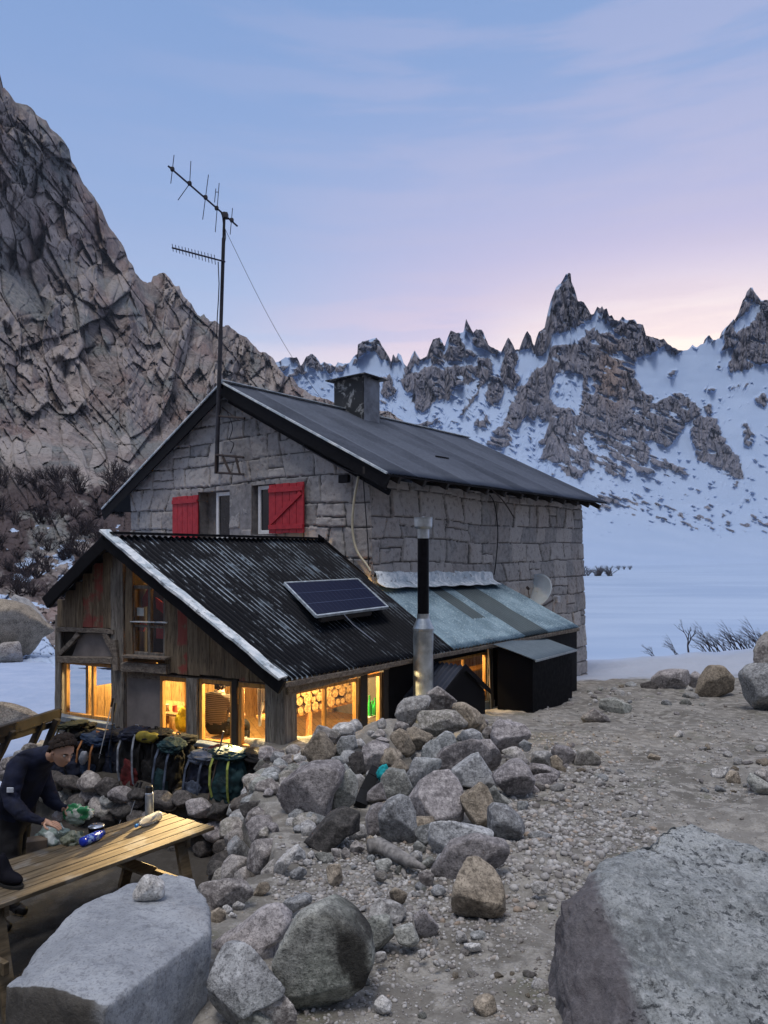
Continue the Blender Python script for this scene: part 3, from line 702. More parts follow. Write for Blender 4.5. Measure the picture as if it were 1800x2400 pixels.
# lintels, reveals, white windows
for (H, fx, wd) in ((H1, (600, 1145, 650, 1251), .16), (H2, (502, 1158, 541, 1260), .16)):
    a, b, c, d = H; w = MB(); P = lambda u, z, q=0.0: W0+G2*u+UP*z-E2*(-q)
    dep = .22
    w.box(P(a, c), E2*dep, G2*-.03, UP*(d-c)); w.box(P(b, c), E2*dep, G2*.03, UP*(d-c)); w.box(P(a, d), E2*dep, G2*(b-a), UP*.03); w.box(P(a, c-.03)-E2*.07, E2*(dep+.07), G2*(b-a), UP*.03)
    w.box(P(a-.03, c)+E2*(dep+.002), E2*.03, G2*(b-a+.06), UP*(d-c)); w.build('window_reveal', M_concrete, hut)
    u0, z1 = gable_uv(fx[2], fx[1]); u1, _ = gable_uv(fx[0], fx[1]); z0 = c+.015; z1 = d-.02
    f = MB(); t = .075; o = P(0, 0)+E2*.05
    q = lambda u, z, du, dz, th: f.box(o+G2*u+UP*z, E2*th, G2*du, UP*dz)
    q(u0, z0, t, z1-z0, .06); q(u1-t, z0, t, z1-z0, .06); q(u0+t, z0, u1-u0-2*t, t, .06); q(u0+t, z1-t, u1-u0-2*t, t, .06)
    fr = f.build('window', M_white, hut, bevel=.006)
    p = MB(); p.box(o+G2*(u0+t)+UP*(z0+t)+E2*.03, E2*.012, G2*(u1-u0-2*t), UP*(z1-z0-2*t)); p.build('pane', M_darkglass, fr)
# mullion block between the windows and long lintel stones
m = MB(); um0, um1 = H2[0]-.0, H1[1]; m.box(W0+G2*(um1)+UP*(H1[2]-.02)-E2*.035, E2*.03, G2*(um0-um1), UP*(H1[3]-H1[2]+.05)); m.build('window_pier', M_concrete, hut, bevel=.01)
# shutters
def shutter(px0, py0, px1, py1, brace):
    pa = on_plane(px0, py0, W0-E2*.10, NG); pb = on_plane(px1, py1, W0-E2*.10, NG); ua, ub = (pa-W0).dot(G2), (pb-W0).dot(G2); u0, u1 = min(ua, ub), max(ua, ub); z0, z1 = min(pa.z, pb.z), max(pa.z, pb.z)
    s = MB(); n = 5; wd = (u1-u0)/n; o = W0-E2*.115
    for i in range(n): s.box(o+G2*(u0+i*wd+.004)+UP*(z0+.004*((i*7) % 3)), E2*.028, G2*(wd-.008), UP*(z1-z0-.006*((i*5) % 3)))
    for zz in (z0+.08, z1-.16): s.box(o-E2*.024+G2*(u0+.01)+UP*zz, E2*.023, G2*(u1-u0-.02), UP*.085)
    if brace: s.beam(o-E2*.012+G2*(u1-.06)+UP*(z0+.20), o-E2*.012+G2*(u0+.06)+UP*(z1-.20), .022, .08, up=UP)
    sh = s.build('shutter', M_red, hut, bevel=.004)
    for zz in (z0+.12, z1-.12): MB().beam(o+G2*(u1 if brace else u0)+UP*zz, o+G2*((u1+.10) if brace else (u0-.12))+UP*zz+E2*.1, .02, .03).build('hinge', M_iron, sh)
shutter(631, 1136, 713, 1249, True); shutter(405, 1165, 465, 1270, False)
# ---- corrugated sheet patch: corners ridge-front, ridge-back, eave-front, eave-back
def corrugated(name, A, B, C, D, n, amp, mat, parent, tonef=None, ns=12, per=8, thick=.006, sag=0.0):
    A, B, C, D = [np.array(v) for v in (A, B, C, D)]
    s = np.linspace(0, 1, n*per+1); t = np.linspace(0, 1, ns); T, SS = np.meshgrid(t, s, indexing='ij')
    P = (A*(1-SS)[..., None]+B*SS[..., None])*(1-T)[..., None]+(C*(1-SS)[..., None]+D*SS[..., None])*T[..., None]
    nr = np.cross(B-A, C-A); nr = nr/np.linalg.norm(nr); nr = nr*np.sign(nr[2])
    ph = SS*n*2*np.pi; w = np.cos(ph); P = P+(amp*w+.006*fbm(SS*9, T*5, seed=n)+sag*np.sin(np.pi*SS)*0)[..., None]*nr
    tone = (1-w)/2 if tonef is None else tonef(SS, T, w)
    lo = P-nr*thick; nrw, ncl = P.shape[:2]; V = np.concatenate([P.reshape(-1, 3), lo.reshape(-1, 3)])
    Fc = grid_faces(nrw, ncl); N0 = nrw*ncl; F2 = Fc[:, ::-1]+N0
    e = []
    for r0 in (0, nrw-1):
        a = np.arange(ncl-1)+r0*ncl; e.append(np.stack([a, a+1, a+1+N0, a+N0], -1))
    for c0 in (0, ncl-1):
        a = np.arange(nrw-1)*ncl+c0; e.append(np.stack([a, a+ncl, a+ncl+N0, a+N0], -1))
    me = np_mesh(name, V, np.concatenate([Fc, F2]+e), dict(tone=np.concatenate([tone.ravel()]*2), rib=np.concatenate([(SS*n).ravel()]*2), along=np.concatenate([(T*np.linalg.norm(C-A)).ravel()]*2)))
    return link(name, me, mat, parent)
RF = W0+G2*WID/2-E2*.253; RF = Vector((RF.x, RF.y, RIDGE_Z)); RB = RF+E2*(.253+LEN+.15); RB.z = RIDGE_Z+.05
EF = W0-G2*.58-E2*.253; EF = Vector((EF.x, EF.y, EAVE_Z)); EB = EF+E2*(.253+LEN+.35); EB.z = EAVE_Z+.05
LF = WL+G2*.854-E2*.253; LF = Vector((LF.x, LF.y, 1.055)); LB = LF+E2*(.253+LEN+.25); LB.z = 1.055
def tn(SS, T, w): return ((np.floor(SS*11)*.618) % 1)*.8+.7*(np.exp(-((SS*11) % 1)/.05))
corrugated('roof_slope', RF, RB, EF, EB, 118, .010, M_roof, hut, tn, ns=14)
corrugated('roof_slope', RF, RB, LF, LB, 118, .010, M_roof, hut, tn, ns=6)
m = MB(); 
for a, b in ((RF, RB),): m.beam(a+UP*.03, b+UP*.03, .16, .02)
m.tube([RF+UP*.035, RB+UP*.035], .028, 8); m.build('ridge_cap', M_flash, hut)
m = MB(); m.beam(RF-UP*.005-E2*.015, EF-UP*.005-E2*.015, .03, .035); m.beam(RF+UP*.0-E2*.015, LF-E2*.015, .03, .03); m.build('verge_trim', M_flash, hut)
m = MB(); off = E2*.02
m.beam(RF-UP*.15+off, EF-UP*.15+off, .035, .24); m.beam(RF-UP*.15+off, LF-UP*.15+off, .035, .24)
m.beam(RF-UP*.33+E2*.16+off, EF-UP*.30+E2*.16+off+G2*.1, .05, .10); m.build('bargeboard', M_black, hut)
m = MB()
for k in range(13):
    a = EF+E2*(.35+k*(LEN-.2)/12); m.beam(a+G2*.02-UP*.10, a+G2*.75-UP*.10+UP*slopeR*.73, .07, .11)
m.beam(EF+G2*.5+UP*.08, EB+G2*.5+UP*.08, .05, .12)
m.build('rafters', M_dark, hut)
m = MB(); m.prism([EF-UP*.045, EB-UP*.045, RB-UP*.05, RF-UP*.05], UP*.02); m.prism([LF-UP*.045, LB-UP*.045, RB-UP*.05, RF-UP*.05], UP*.02); m.build('roof_boarding', M_black, hut)
# chimney box on the ridge
nrm = (EF-RF).cross(RB-RF).normalized()
foot = on_plane(851, 984, RF, nrm); ra = on_plane(893, 994, RF, nrm)
cw = (ra-foot).dot(E2); cl_ = .92
ztop = (HY-880)/F*foot.y
c0 = Vector((foot.x, foot.y, 0))
def b_soot(g):
    c = g.coord('Object'); n = g.noise(c, 3.2, 6, .7, .6)
    k = g.mix(g.rng(n, .52, .60), (.045, .048, .052), (.36, .37, .37)); g.col(k); g.b.inputs['Metallic'].default_value = .2; g.bump(n, .2, .01)
M_soot = material('streaked_chimney_sheet', b_soot, .6)
ch = MB().box(c0+UP*2.0, E2*cw, G2*cl_, UP*(ztop-2.0)).build('chimney', M_soot, hut, bevel=.01)
m = MB(); m.box(c0-NS*-.004+UP*2.05-E2*-.02, E2*(cw-.04), NS*.006, UP*(ztop-2.07)); m.build('side_sheet', flat('dull_sheet', (.13, .145, .17), .45, .5, sc=3, var=.5, bump=0), ch)
m = MB(); m.box(c0-G2*.16-E2*.14+UP*(ztop+.002), E2*(cw+.28), G2*(cl_+.32), UP*.02)
cc = c0+E2*cw/2+G2*cl_/2+UP*(ztop+.10); b_ = [c0-G2*.16-E2*.14, c0-G2*.16+E2*(cw+.14), c0+G2*(cl_+.16)+E2*(cw+.14), c0+G2*(cl_+.16)-E2*.14]; b_ = [v+UP*(ztop+.023) for v in b_]
m.add([tuple(v) for v in b_]+[tuple(cc)], [(0, 1, 4), (1, 2, 4), (2, 3, 4), (3, 0, 4), (3, 2, 1, 0)]); m.build('chimney_cap', M_soot, ch)
m = MB()
q0 = on_plane(1020, 1072, RF, nrm)+nrm*.03*(1 if nrm.z > 0 else -1); q1 = on_plane(1050, 1077, RF, nrm)+nrm*.03*(1 if nrm.z > 0 else -1); m.tube([q0, q1], .016, 6); m.build('roof_hook', M_black, hut)
# cables on the stone walls
def cable(name, pts, r, mat, parent):
    P = [on_plane(x, y, o, n) for (x, y, o, n) in pts]; return MB().tube(P, r, 7).build(name, mat, parent, smooth=True)
gp = (W0-E2*.09, NG); sp = (W0+NS*.12, NS)
def smooth_pts(pts, k=6):
    P = [Vector((p[0], p[1])) for p in pts]; o = []
    for i in range(len(P)-1):
        a, b, c, d = P[max(i-1, 0)], P[i], P[i+1], P[min(i+2, len(P)-1)]
        for j in range(k):
            t = j/k; o.append(.5*((2*b)+(c-a)*t+(2*a-5*b+4*c-d)*t*t+(3*b-a-3*c+d)*t**3))
    return o+[P[-1]]
def wire(name, pts, pl, r, mat, parent): return cable(name, [(p.x, p.y)+pl for p in smooth_pts(pts)], r, mat, parent)
wire('conduit', [(840, 1116), (829, 1180), (826, 1240), (836, 1290), (858, 1322), (869, 1340)], (W0-E2*.12, NG), .022, M_hose, hut)
wire('cable', [(851, 1120), (857, 1200), (862, 1270), (864, 1330)], (W0-E2*.11, NG), .009, M_cable, hut)
wire('cable', [(845, 1112), (800, 1095), (745, 1065), (710, 1045)], (W0-E2*.11, NG), .018, M_cable, hut)
wire('cable', [(1148, 1160), (1160, 1185), (1167, 1250), (1162, 1320), (1158, 1347)], sp, .012, M_cable, hut)
wire('gutter_bracket', [(1150, 1145), (1180, 1175), (1205, 1213)], (W0+NS*.5, NS), .014, M_iron, hut)
m = MB(); pb = on_plane(822, 1112, W0-E2*.1, NG); m.box(pb, E2*-.08, G2*.22, UP*-.14); m.build('junction_box', M_black, hut, bevel=.01)
# iron brackets of the mast on the gable
m = MB()
def gline(pts, r=.024):
    m.tube([on_plane(x, y, W0-E2*o, NG) for (x, y, o) in pts], r, 6)
gline([(508, 975, .05), (508, 975, .35), (572, 980, .35), (572, 980, .02)]); gline([(520, 955, .03), (560, 985, .3)], .012)
gline([(506, 1066, .05), (506, 1066, .4), (570, 1072, .4), (570, 1072, .02)]); gline([(512, 1108, .05), (512, 1108, .4), (570, 1112, .4), (570, 1112, .02)])
gline([(520, 1066, .4), (540, 1110, .4)]); gline([(552, 1068, .4), (562, 1110, .4)]); gline([(506, 1066, .4), (506, 1108, .4)])
m.build('mast_bracket', M_iron, hut)
wire('cable', [(532, 965), (545, 1000), (538, 1030), (548, 1040), (540, 1062)], (W0-E2*.12, NG), .008, M_cable, hut)
# stone doorstep-like lintels above the shutters
# ---------------------------------------------------------------- annexe
P0 = Vector((-1.123, 8, -1.436)); Aap = Vector((-3.557, 9.153, .226)); Lf = Vector((-4.56, 9.63, -.597))
EA = Vector((.8, 1, 0)).normalized(); GA = Vector((-2.11, 1, 0)).normalized()
E1 = P0+EA*(2.69*1.2806); E1.z = -1.46
FAR = P0+EA*(6.33*1.2806); FAR.z = -1.49
R1 = pt(749, 1266, 12.3)
Lb = Lf+EA*3.6; Lb.z = -.62
CW = Vector((W0.x, W0.y, -.53))-NS*0; TW = W0+E2*(3.336*1.2794); TW = Vector((TW.x, TW.y, -.60))
ann = empty('timber_annexe', Vector((-2.2, 9.2, -3.2)), 'low weathered timber annexe with lit windows and corrugated roof against the stone hut', 'annexe')
corrugated('main_roof', Aap, R1, P0, E1, 42, .022, M_frost, ann, ns=26, per=10)
corrugated('rear_roof', Aap, R1, Lf, Lb, 42, .022, M_frost, ann, ns=8, per=8)
def tz(SS, T, w):
    x = SS; return (((x > .33) & (x < .43) & (T < .62)) | ((x > .50) & (x < .70))).astype(float)
corrugated('lean_to_roof', CW+UP*.02, TW, E1+EA*.02+UP*.01, FAR, 46, .018, M_zinc, ann, tz, ns=14, per=8)
# closing sheet between the dark roof and the hut corner
m = MB(); m.prism([R1, R1+UP*.10, CW+UP*.12+G2*.02, CW+G2*.02], E2*-.04); m.build('roof_edge_sheet', M_black, ann)
m = MB(); m.beam(R1+UP*.03+G2*.0, Aap+UP*.04, .22, .03); m.build('ridge_sheet', M_black, ann)
# frosty flashing along the hut wall
n = 60; V = []; 
for i in range(n+1):
    s_ = i/n; p = W0+E2*(.02+s_*(3.05*1.2794))+NS*.0
    for k, (o_, z_) in enumerate([(.07, .23), (.12, .19), (.15, .05), (.24, .0), (.34, -.04)]):
        V.append(tuple(p+NS*(o_+.006*math.sin(i*1.3+k)+.004*math.sin(i*3.1))+UP*(-.53+z_+.010*math.sin(i*.7+k*2)*(1 if k in (0, 4) else .4)-.07*s_)))
me = np_mesh('wall_flashing', np.array(V), grid_faces(n+1, 5)); o = link('wall_flashing', me, M_flash, ann); sm_ = o.modifiers.new('t', 'SOLIDIFY'); sm_.thickness = .01
# verge: bent frosted capping over a black board
nfw = Vector((GA.y, -GA.x, 0)) if Vector((GA.y, -GA.x, 0)).y < 0 else Vector((-GA.y, GA.x, 0))
m = MB(); m.rough_beam(Aap+UP*.045+nfw*.02-(P0-Aap).normalized()*.06, P0+UP*.03+nfw*.02, .17, .035, seed=4, amp=.012); m.build('verge_capping', M_flash, ann)
m = MB(); m.rough_beam(Aap-UP*.07+nfw*.05, P0-UP*.07+nfw*.05, .05, .17, seed=5, amp=.006); m.rough_beam(Aap-UP*.07+nfw*.05, Lf-UP*.07+nfw*.05, .05, .17, seed=6, amp=.006); m.build('bargeboard', M_black, ann)
m = MB(); m.rough_beam(P0-UP*.05+GA*.0, FAR-UP*.05, .03, .06, seed=7, amp=.004); m.build('eave_board', M_beam, ann)
# wall planes
INS = -NS.copy()  # inward from the side
SN = Vector((EA.y, -EA.x, 0)); FWp = P0+EA*.24; FN = nfw      # front wall plane
SWp = P0-SN*.20                                                # side wall plane
def fw(px, py, o=0.0): return on_plane(px, py, FWp+FN*o, FN)
def sw(px, py, o=0.0): return on_plane(px, py, SWp+SN*o, SN)
def x2(p, d, q, e):    # intersection of two horizontal lines
    M = Matrix(((d.x, -e.x), (d.y, -e.y))); r = M.inverted() @ Vector((q.x-p.x, q.y-p.y)); return Vector((p.x+d.x*r[0], p.y+d.y*r[0], 0))
CORNER = x2(FWp, GA, SWp, EA)
def roof_z(p):
    """height of the underside of the annexe roof front edge above a point of the front wall"""
    s_ = (p-P0).dot(GA)/1.0; wr = (Aap-P0).dot(GA); wl = (Lf-P0).dot(GA)
    return P0.z+(Aap.z-P0.z)*s_/wr if s_ < wr else Aap.z+(Lf.z-Aap.z)*(s_-wr)/(wl-wr)
def post(px0, px1, py0, py1, plane, name='post', mat=None, th=.12, out=.03, seed=0, parent=None):
    a = plane((px0+px1)/2, py0, out-th/2); b = plane((px0+px1)/2, py1, out-th/2); w = (plane(px1, py0)-plane(px0, py0)).length
    b = Vector((a.x, a.y, b.z)); n_ = FN if plane is fw else SN
    return MB().rough_beam(a, b, w, th, up=n_, seed=seed, amp=.006).build(name, mat or M_post, parent or ann)
# posts of the front wall
post(632, 678, 1590, 1850, fw, th=.22, out=.10, seed=1); post(268, 297, 1305, 1760, fw, th=.14, out=.05, seed=2); post(443, 468, 1588, 1755, fw, th=.12, out=.05, seed=3)
post(136, 150, 1440, 1700, fw, th=.12, out=.03, seed=4); post(547, 560, 1590, 1752, fw, th=.08, out=.02, seed=5, mat=M_dark)
# vertical cladding boards above the windows
def clad(px0, px1, bottom, seed, widths, tones, top=None, out=.03):
    r = random.Random(seed); m = MB(); x = px0; k = 0
    while x < px1-3:
        w = min(widths[k % len(widths)], px1-x); cxp = x+w/2
        pb_ = fw(cxp, bottom(cxp)+r.uniform(-3, 4), out); wd = (fw(x+w, 1500)-fw(x, 1500)).length
        zt = roof_z(pb_)-.06 if top is None else fw(cxp, top(cxp)).z
        m.rough_beam(pb_, Vector((pb_.x, pb_.y, zt)), wd*1.02, .028+.012*(k % 2), up=FN, seed=seed*31+k, amp=.007, at=tones[k % len(tones)]); x += w; k += 1
    return m.build('cladding', M_plank, ann)
clad(136, 270, lambda x: 1468+.02*(x-136), 11, [20, 24, 16, 22, 26, 24], [.1, .2, .4, .95, .95, .3])
clad(400, 640, lambda x: 1575+.19*(x-400)*.55, 12, [19, 22, 28, 24, 30, 22], [.2, .95, .15, .3, .5, .2])
clad(296, 312, lambda x: 1545, 13, [16], [.3])
clad(388, 402, lambda x: 1560, 14, [14], [.6])
# backing boards (dark, behind the cladding)
m = MB(); o_ = -.035
def fpoly(pts, o): return [fw(x, y, o) for x, y in pts]
m.prism(fpoly([(136, 1440), (255, 1285), (310, 1325), (310, 1475), (136, 1475)], o_), FN*-.03)
m.prism(fpoly([(388, 1385), (650, 1592), (650, 1605), (388, 1585)], o_), FN*-.03); m.prism(fpoly([(136, 1475), (285, 1475), (285, 1552), (136, 1556)], o_), FN*-.03)
m.build('backing_boards', M_dark, ann)
# arched panel above the left window, header, sill, braces
M_ply = flat('painted_ply', (.19, .17, .165), .85, sc=3)
m = MB(); m.prism(fpoly([(168, 1540), (188, 1488), (205, 1484), (245, 1484), (262, 1500), (268, 1540)], -.004), FN*-.02); m.build('arched_panel', M_ply, ann)
m = MB(); m.rough_beam(fw(140, 1545, .05), fw(268, 1547, .05), .10, .085, seed=21, amp=.007); m.rough_beam(fw(136, 1474, .04), fw(270, 1480, .04), .06, .06, seed=22)
m.rough_beam(fw(140, 1535, .04), fw(186, 1484, .04), .05, .065, seed=23); m.rough_beam(fw(246, 1484, .04), fw(270, 1530, .04), .05, .08, seed=24); m.rough_beam(fw(270, 1500, .06), fw(276, 1570, .06), .09, .09, seed=29)
m.build('window_header', M_beam, ann)
M_sill = flat('blue_grey_sill', (.17, .20, .24), .8, sc=18)
m = MB(); m.rough_beam(fw(138, 1680, .06), fw(268, 1702, .06), .13, .07, seed=25, amp=.004); m.rough_beam(fw(138, 1700, .03), fw(270, 1724, .03), .08, .10, seed=26, amp=.004); m.rough_beam(fw(378, 1727, .07), fw(640, 1772, .07), .13, .05, seed=27, amp=.006); m.build('sill', M_sill, ann)
# rendered panel
m = MB(); m.prism(fpoly([(297, 1582), (376, 1585), (376, 1735), (297, 1722)], -.01), FN*-.04); m.build('rendered_panel', M_ply, ann)
# beam under the little gable window
m = MB(); m.rough_beam(fw(290, 1562, .06), fw(396, 1568, .06), .12, .12, seed=28, amp=.008); m.rough_beam(fw(292, 1537, .09), fw(396, 1543, .09), .14, .03, seed=30, amp=.004); m.build('shelf_beam', M_beam, ann)
m = MB(); m.prism(fpoly([(297, 1572), (640, 1604), (640, 1616), (297, 1588)], -.0), FN*-.05); m.build('window_plate', M_beam, ann)
# foundation below the windows
a_ = fw(138, 1700, -.03); b_2 = fw(650, 1785, -.03); dd_ = Vector((b_2.x-a_.x, b_2.y-a_.y, 0)); ln_ = dd_.length; dd_.normalize()
stone_wall('foundation', Vector((a_.x, a_.y, 0)), dd_, ln_, -3.7, lambda u: -2.42, FN, 17, [], ann, step=.025)
# windows on a plane: list of pane rectangles between px edges
def window(plane, nrm_, px0, px1, pt0, pt1, pb0, pb1, mull=(), mat=None, t=.045, parent=None, glass=True, horiz=()):
    """corners by pixel: top and bottom heights at the two ends"""
    A_ = plane(px0, pt0); B_ = plane(px1, pt1); zt = (A_.z+B_.z)/2; zb = (plane(px0, pb0).z+plane(px1, pb1).z)/2
    a = Vector((A_.x, A_.y, 0)); d = Vector((B_.x-A_.x, B_.y-A_.y, 0)); Ln = d.length; d.normalize(); f = MB(); o = a-nrm_*.05; th = nrm_*.06
    f.box(o+UP*zb, d*t, th, UP*(zt-zb)); f.box(o+d*(Ln-t)+UP*zb, d*t, th, UP*(zt-zb)); f.box(o+d*t+UP*zb, d*(Ln-2*t), th, UP*t); f.box(o+d*t+UP*(zt-t), d*(Ln-2*t), th, UP*t)
    for q in mull:
        p = plane(q, pt0); u = (Vector((p.x, p.y, 0))-a).dot(d); f.box(o+d*(u-.02)+UP*(zb+t), d*.04, th*.9, UP*(zt-zb-2*t))
    for q in horiz: f.box(o+d*t+UP*(zb+(zt-zb)*q)+nrm_*.003, d*(Ln-2*t), th*.8, UP*.03)
    fr = f.build('window', mat or M_honey, parent or ann, bevel=.004)
    if glass: MB().box(o+d*t+UP*(zb+t)+nrm_*.025, d*(Ln-2*t), nrm_*.006, UP*(zt-zb-2*t)).build('pane', M_glass, fr)
    return a, d, Ln, zb, zt
window(fw, FN, 152, 270, 1550, 1556, 1676, 1692, mull=(217,))
window(fw, FN, 376, 443, 1584, 1590, 1722, 1732)
window(fw, FN, 468, 547, 1590, 1598, 1738, 1752)
window(fw, FN, 560, 632, 1598, 1606, 1752, 1764)
# small gable window of four panes with old timber bars
window(fw, FN, 310, 390, 1350, 1395, 1535, 1540, mull=(350,), mat=M_post, horiz=(.40,), glass=True)
MB().prism(fpoly([(300, 1330), (395, 1400), (395, 1540), (300, 1540)], -.45), FN*-.03).build('loft_wall', M_dark, ann)
m = MB(); m.prism(fpoly([(322, 1425), (345, 1380), (352, 1385), (352, 1420)], -.30), FN*-.02); m.prism(fpoly([(364, 1400), (392, 1420), (385, 1440), (366, 1425)], -.30), FN*-.02)
m.prism(fpoly([(314, 1460), (342, 1462), (336, 1480), (318, 1478)], -.25), FN*-.02); m.prism(fpoly([(366, 1466), (386, 1468), (386, 1498), (366, 1496)], -.25), FN*-.02); m.build('loft_red_boards', M_red, ann)
m = MB(); m.prism(fpoly([(321, 1424), (337, 1425), (337, 1444), (321, 1443)], -.03), FN*-.004); m.build('paper_notice', M_white, ann)
m = MB(); m.rough_beam(fw(308, 1456, .03), fw(394, 1461, .03), .05, .012, seed=41); m.build('snow_on_bar', M_flash, ann)
# ---- side wall
post(672, 690, 1595, 1790, sw, th=.10, out=.02, seed=31); 
m = MB(); m.rough_beam(sw(668, 1610, .05), sw(905, 1552, .05), .12, .17, seed=32, amp=.006); m.rough_beam(sw(905, 1552, .04), sw(1150, 1503, .04), .10, .15, seed=33, amp=.006); m.rough_beam(sw(1150, 1503, .04), sw(1352, 1475, .04), .08, .08, seed=34, amp=.006); m.build('eave_beam', M_beam, ann)
post(838, 855, 1545, 1740, sw, th=.12, out=.03, seed=35, mat=M_dark); post(893, 905, 1535, 1730, sw, th=.10, out=.03, seed=36, mat=M_dark); post(1138, 1150, 1500, 1690, sw, th=.12, out=.05, seed=37)
window(sw, SN, 682, 838, 1622, 1587, 1772, 1725, mull=(763,)); window(sw, SN, 856, 893, 1583, 1575, 1715, 1705)
window(sw, SN, 1020, 1140, 1552, 1528, 1665, 1640, mull=(1088,))
m = MB(); spoly = lambda pts, o: [sw(x, y, o) for x, y in pts]
m.prism(spoly([(905, 1545), (1020, 1522), (1020, 1700), (905, 1730)], -.01), SN*-.05); m.prism(spoly([(1145, 1500), (1352, 1468), (1352, 1640), (1145, 1690)], -.01), SN*-.05)
m.prism(spoly([(1020, 1522), (1145, 1497), (1145, 1530), (1020, 1555)], -.01), SN*-.05)
m.build('side_boarding', M_black, ann)
M_greybox = flat('pale_blue_render', (.22, .27, .30), .85, sc=6)
m = MB(); m.prism(spoly([(668, 1775), (1160, 1640), (1160, 1760), (668, 1900)], 0), SN*-.25); m.build('plinth', M_concrete, ann)
m = MB(); m.prism(spoly([(1020, 1668), (1150, 1642), (1150, 1700), (1020, 1730)], .06), SN*-.05); m.build('plinth_render', M_greybox, ann)
m = MB(); m.rough_beam(sw(1145, 1520, .12), sw(1153, 1690, .12), .02, .02, up=SN, seed=50); m.build('corner_pipe', M_steel, ann)
# ---- interior
IW = -.06
def interior():
    MB().prism([R1-UP*.03, CW+UP*.04+SN*.0, CW-UP*.7, R1-UP*1.3], (E2*-.03)).build('rear_closing_board', M_black, ann)
    a = CW-UP*.02; MB().prism([a, E1-UP*.05-SN*.2, E1-UP*.16-SN*.2, a-UP*.14], EA*.03).build('roof_joint_beam', M_dark, ann)
    MB().prism(fpoly([(298, 1545), (398, 1550)], -.04)+[v-FN*.46 for v in fpoly([(398, 1550), (298, 1545)], -.04)], UP*-.03).build('loft_floor', M_dark, ann)
    for xx, y0, y1 in ((300, 1330, 1545), (397, 1400, 1550)): MB().prism(fpoly([(xx, y0), (xx, y1)], -.04)+[v-FN*.46 for v in fpoly([(xx, y1), (xx, y0)], -.04)], GA*.02).build('loft_side', M_dark, ann)
    m = MB(); fz = -2.78
    c = CORNER+UP*fz; lw = x2(FWp, GA, Lf+SN*0-SN*(-.0), EA); le = x2(FWp-FN*.0, GA, Lf-SN*-.0+GA*-.30, EA)
    m.prism([Vector((CORNER.x, CORNER.y, fz))+EA*.12-SN*.1, Vector((le.x, le.y, fz))+EA*.12, Vector((le.x, le.y, fz))+EA*4.4, Vector((W0.x, W0.y, fz)), TW.xy.to_3d()+UP*fz, FAR.xy.to_3d()+UP*fz-SN*.2], UP*-.05)
    m.build('floor', M_panelw, ann)
    # ceiling boards under the roof
    m = MB(); dn = UP*.07
    m.prism([Aap-dn+EA*.3, R1-dn, E1-dn-SN*.2, P0-dn+EA*.3-SN*.2], UP*-.02); m.prism([Aap-dn+EA*.3, R1-dn, Lb-dn, Lf-dn+EA*.3-GA*.15], UP*-.02); m.prism([CW-UP*.10, TW-UP*.10, FAR-UP*.10-SN*.2, E1-UP*.10-SN*.2], UP*-.02)
    m.build('ceiling', M_panelw, ann)
    # lining against the hut walls
    m = MB(); a = W0-E2*.12; m.box(a+UP*fz+G2*.75, G2*4.1, E2*.03, UP*2.9); a = W0+NS*.14; m.box(a+UP*fz-E2*.12+NS*.1, E2*4.4, NS*-.03, UP*2.0); m.build('lining', M_panelw, ann)
    # rear (left) wall with windows onto the snow
    base = Vector((le.x, le.y, 0)); m = MB()
    m.box(base+UP*fz+EA*.1, EA*4.3, GA*.05, UP*.93); m.box(base+UP*(-1.50)+EA*.1, EA*4.3, GA*.05, UP*.78)
    for k in range(5): m.box(base+UP*(fz+.93)+EA*(.1+k*1.04), EA*.10, GA*.05, UP*(-1.50-fz-.93))
    m.build('rear_wall', M_panelw, ann)
    # partition with a post, benches
    m = MB(); p = Vector((-1.35, 10.3, fz)); m.rough_beam(p, p+UP*1.9, .13, .13, up=EA, seed=61); m.rough_beam(Vector((-2.7, 9.9, fz)), Vector((-2.7, 9.9, -.5)), .12, .12, up=EA, seed=62); m.build('inner_post', M_honey, ann)
interior()
# ================================================================ rocks
def b_rock(g, pale=(.43, .405, .385), dark=(.20, .18, .175), stain=(.05, .045, .045), lich=(.27, .27, .21), st=.35):
    v, r = g.objcoord(1.0); n = g.noise(v, 3.2, 7, .62, .2); f = g.noise(v, 26, 6, .7); big = g.noise(v, 1.1, 3); sp = g.noise(v, 90, 3, .7)
    k = g.mix(g.rng(n, .34, .66), dark, pale)
    k = g.mix(g.m('MULTIPLY', g.rng(big, .50, .60), .5), k, lich)
    k = g.mix(g.m('MULTIPLY', g.rng(n, .44, .33), st), k, stain)
    k = g.mix(g.rng(f, .48, .64, 0, .7), k, tuple(min(.8, x*1.45) for x in pale)); k = g.mix(g.rng(f, .47, .36, 0, .65), k, tuple(x*.45 for x in dark)); k = g.mix(g.rng(sp, .50, .64, 0, .6), k, tuple(x*.35 for x in dark))
    vv = g.n('ShaderNodeHueSaturation'); g.l(k, vv.inputs['Color']); g.l(g.rng(r, 0, 1, .72, 1.2, False), vv.inputs['Value'])
    g.col(vv.outputs[0]); g.bump(g.m('ADD', g.m('MULTIPLY', n, 2.0), g.m('ADD', g.m('MULTIPLY', f, 1.1), g.m('MULTIPLY', sp, .3))), .8, .02)
R_GREY = material('grey_granite', lambda g: b_rock(g), .92)
R_BLUE = material('blue_grey_granite', lambda g: b_rock(g, (.43, .44, .45), (.225, .23, .24), lich=(.30, .325, .315)), .92)
R_PURP = material('mauve_granite', lambda g: b_rock(g, (.40, .375, .375), (.195, .18, .185), lich=(.28, .26, .26)), .92)
R_TAN = material('tan_granite', lambda g: b_rock(g, (.40, .345, .275), (.19, .16, .125), lich=(.34, .285, .215)), .92)
R_PALE = material('pale_granite', lambda g: b_rock(g, (.56, .55, .54), (.33, .325, .325), lich=(.47, .45, .42), st=.15), .9)
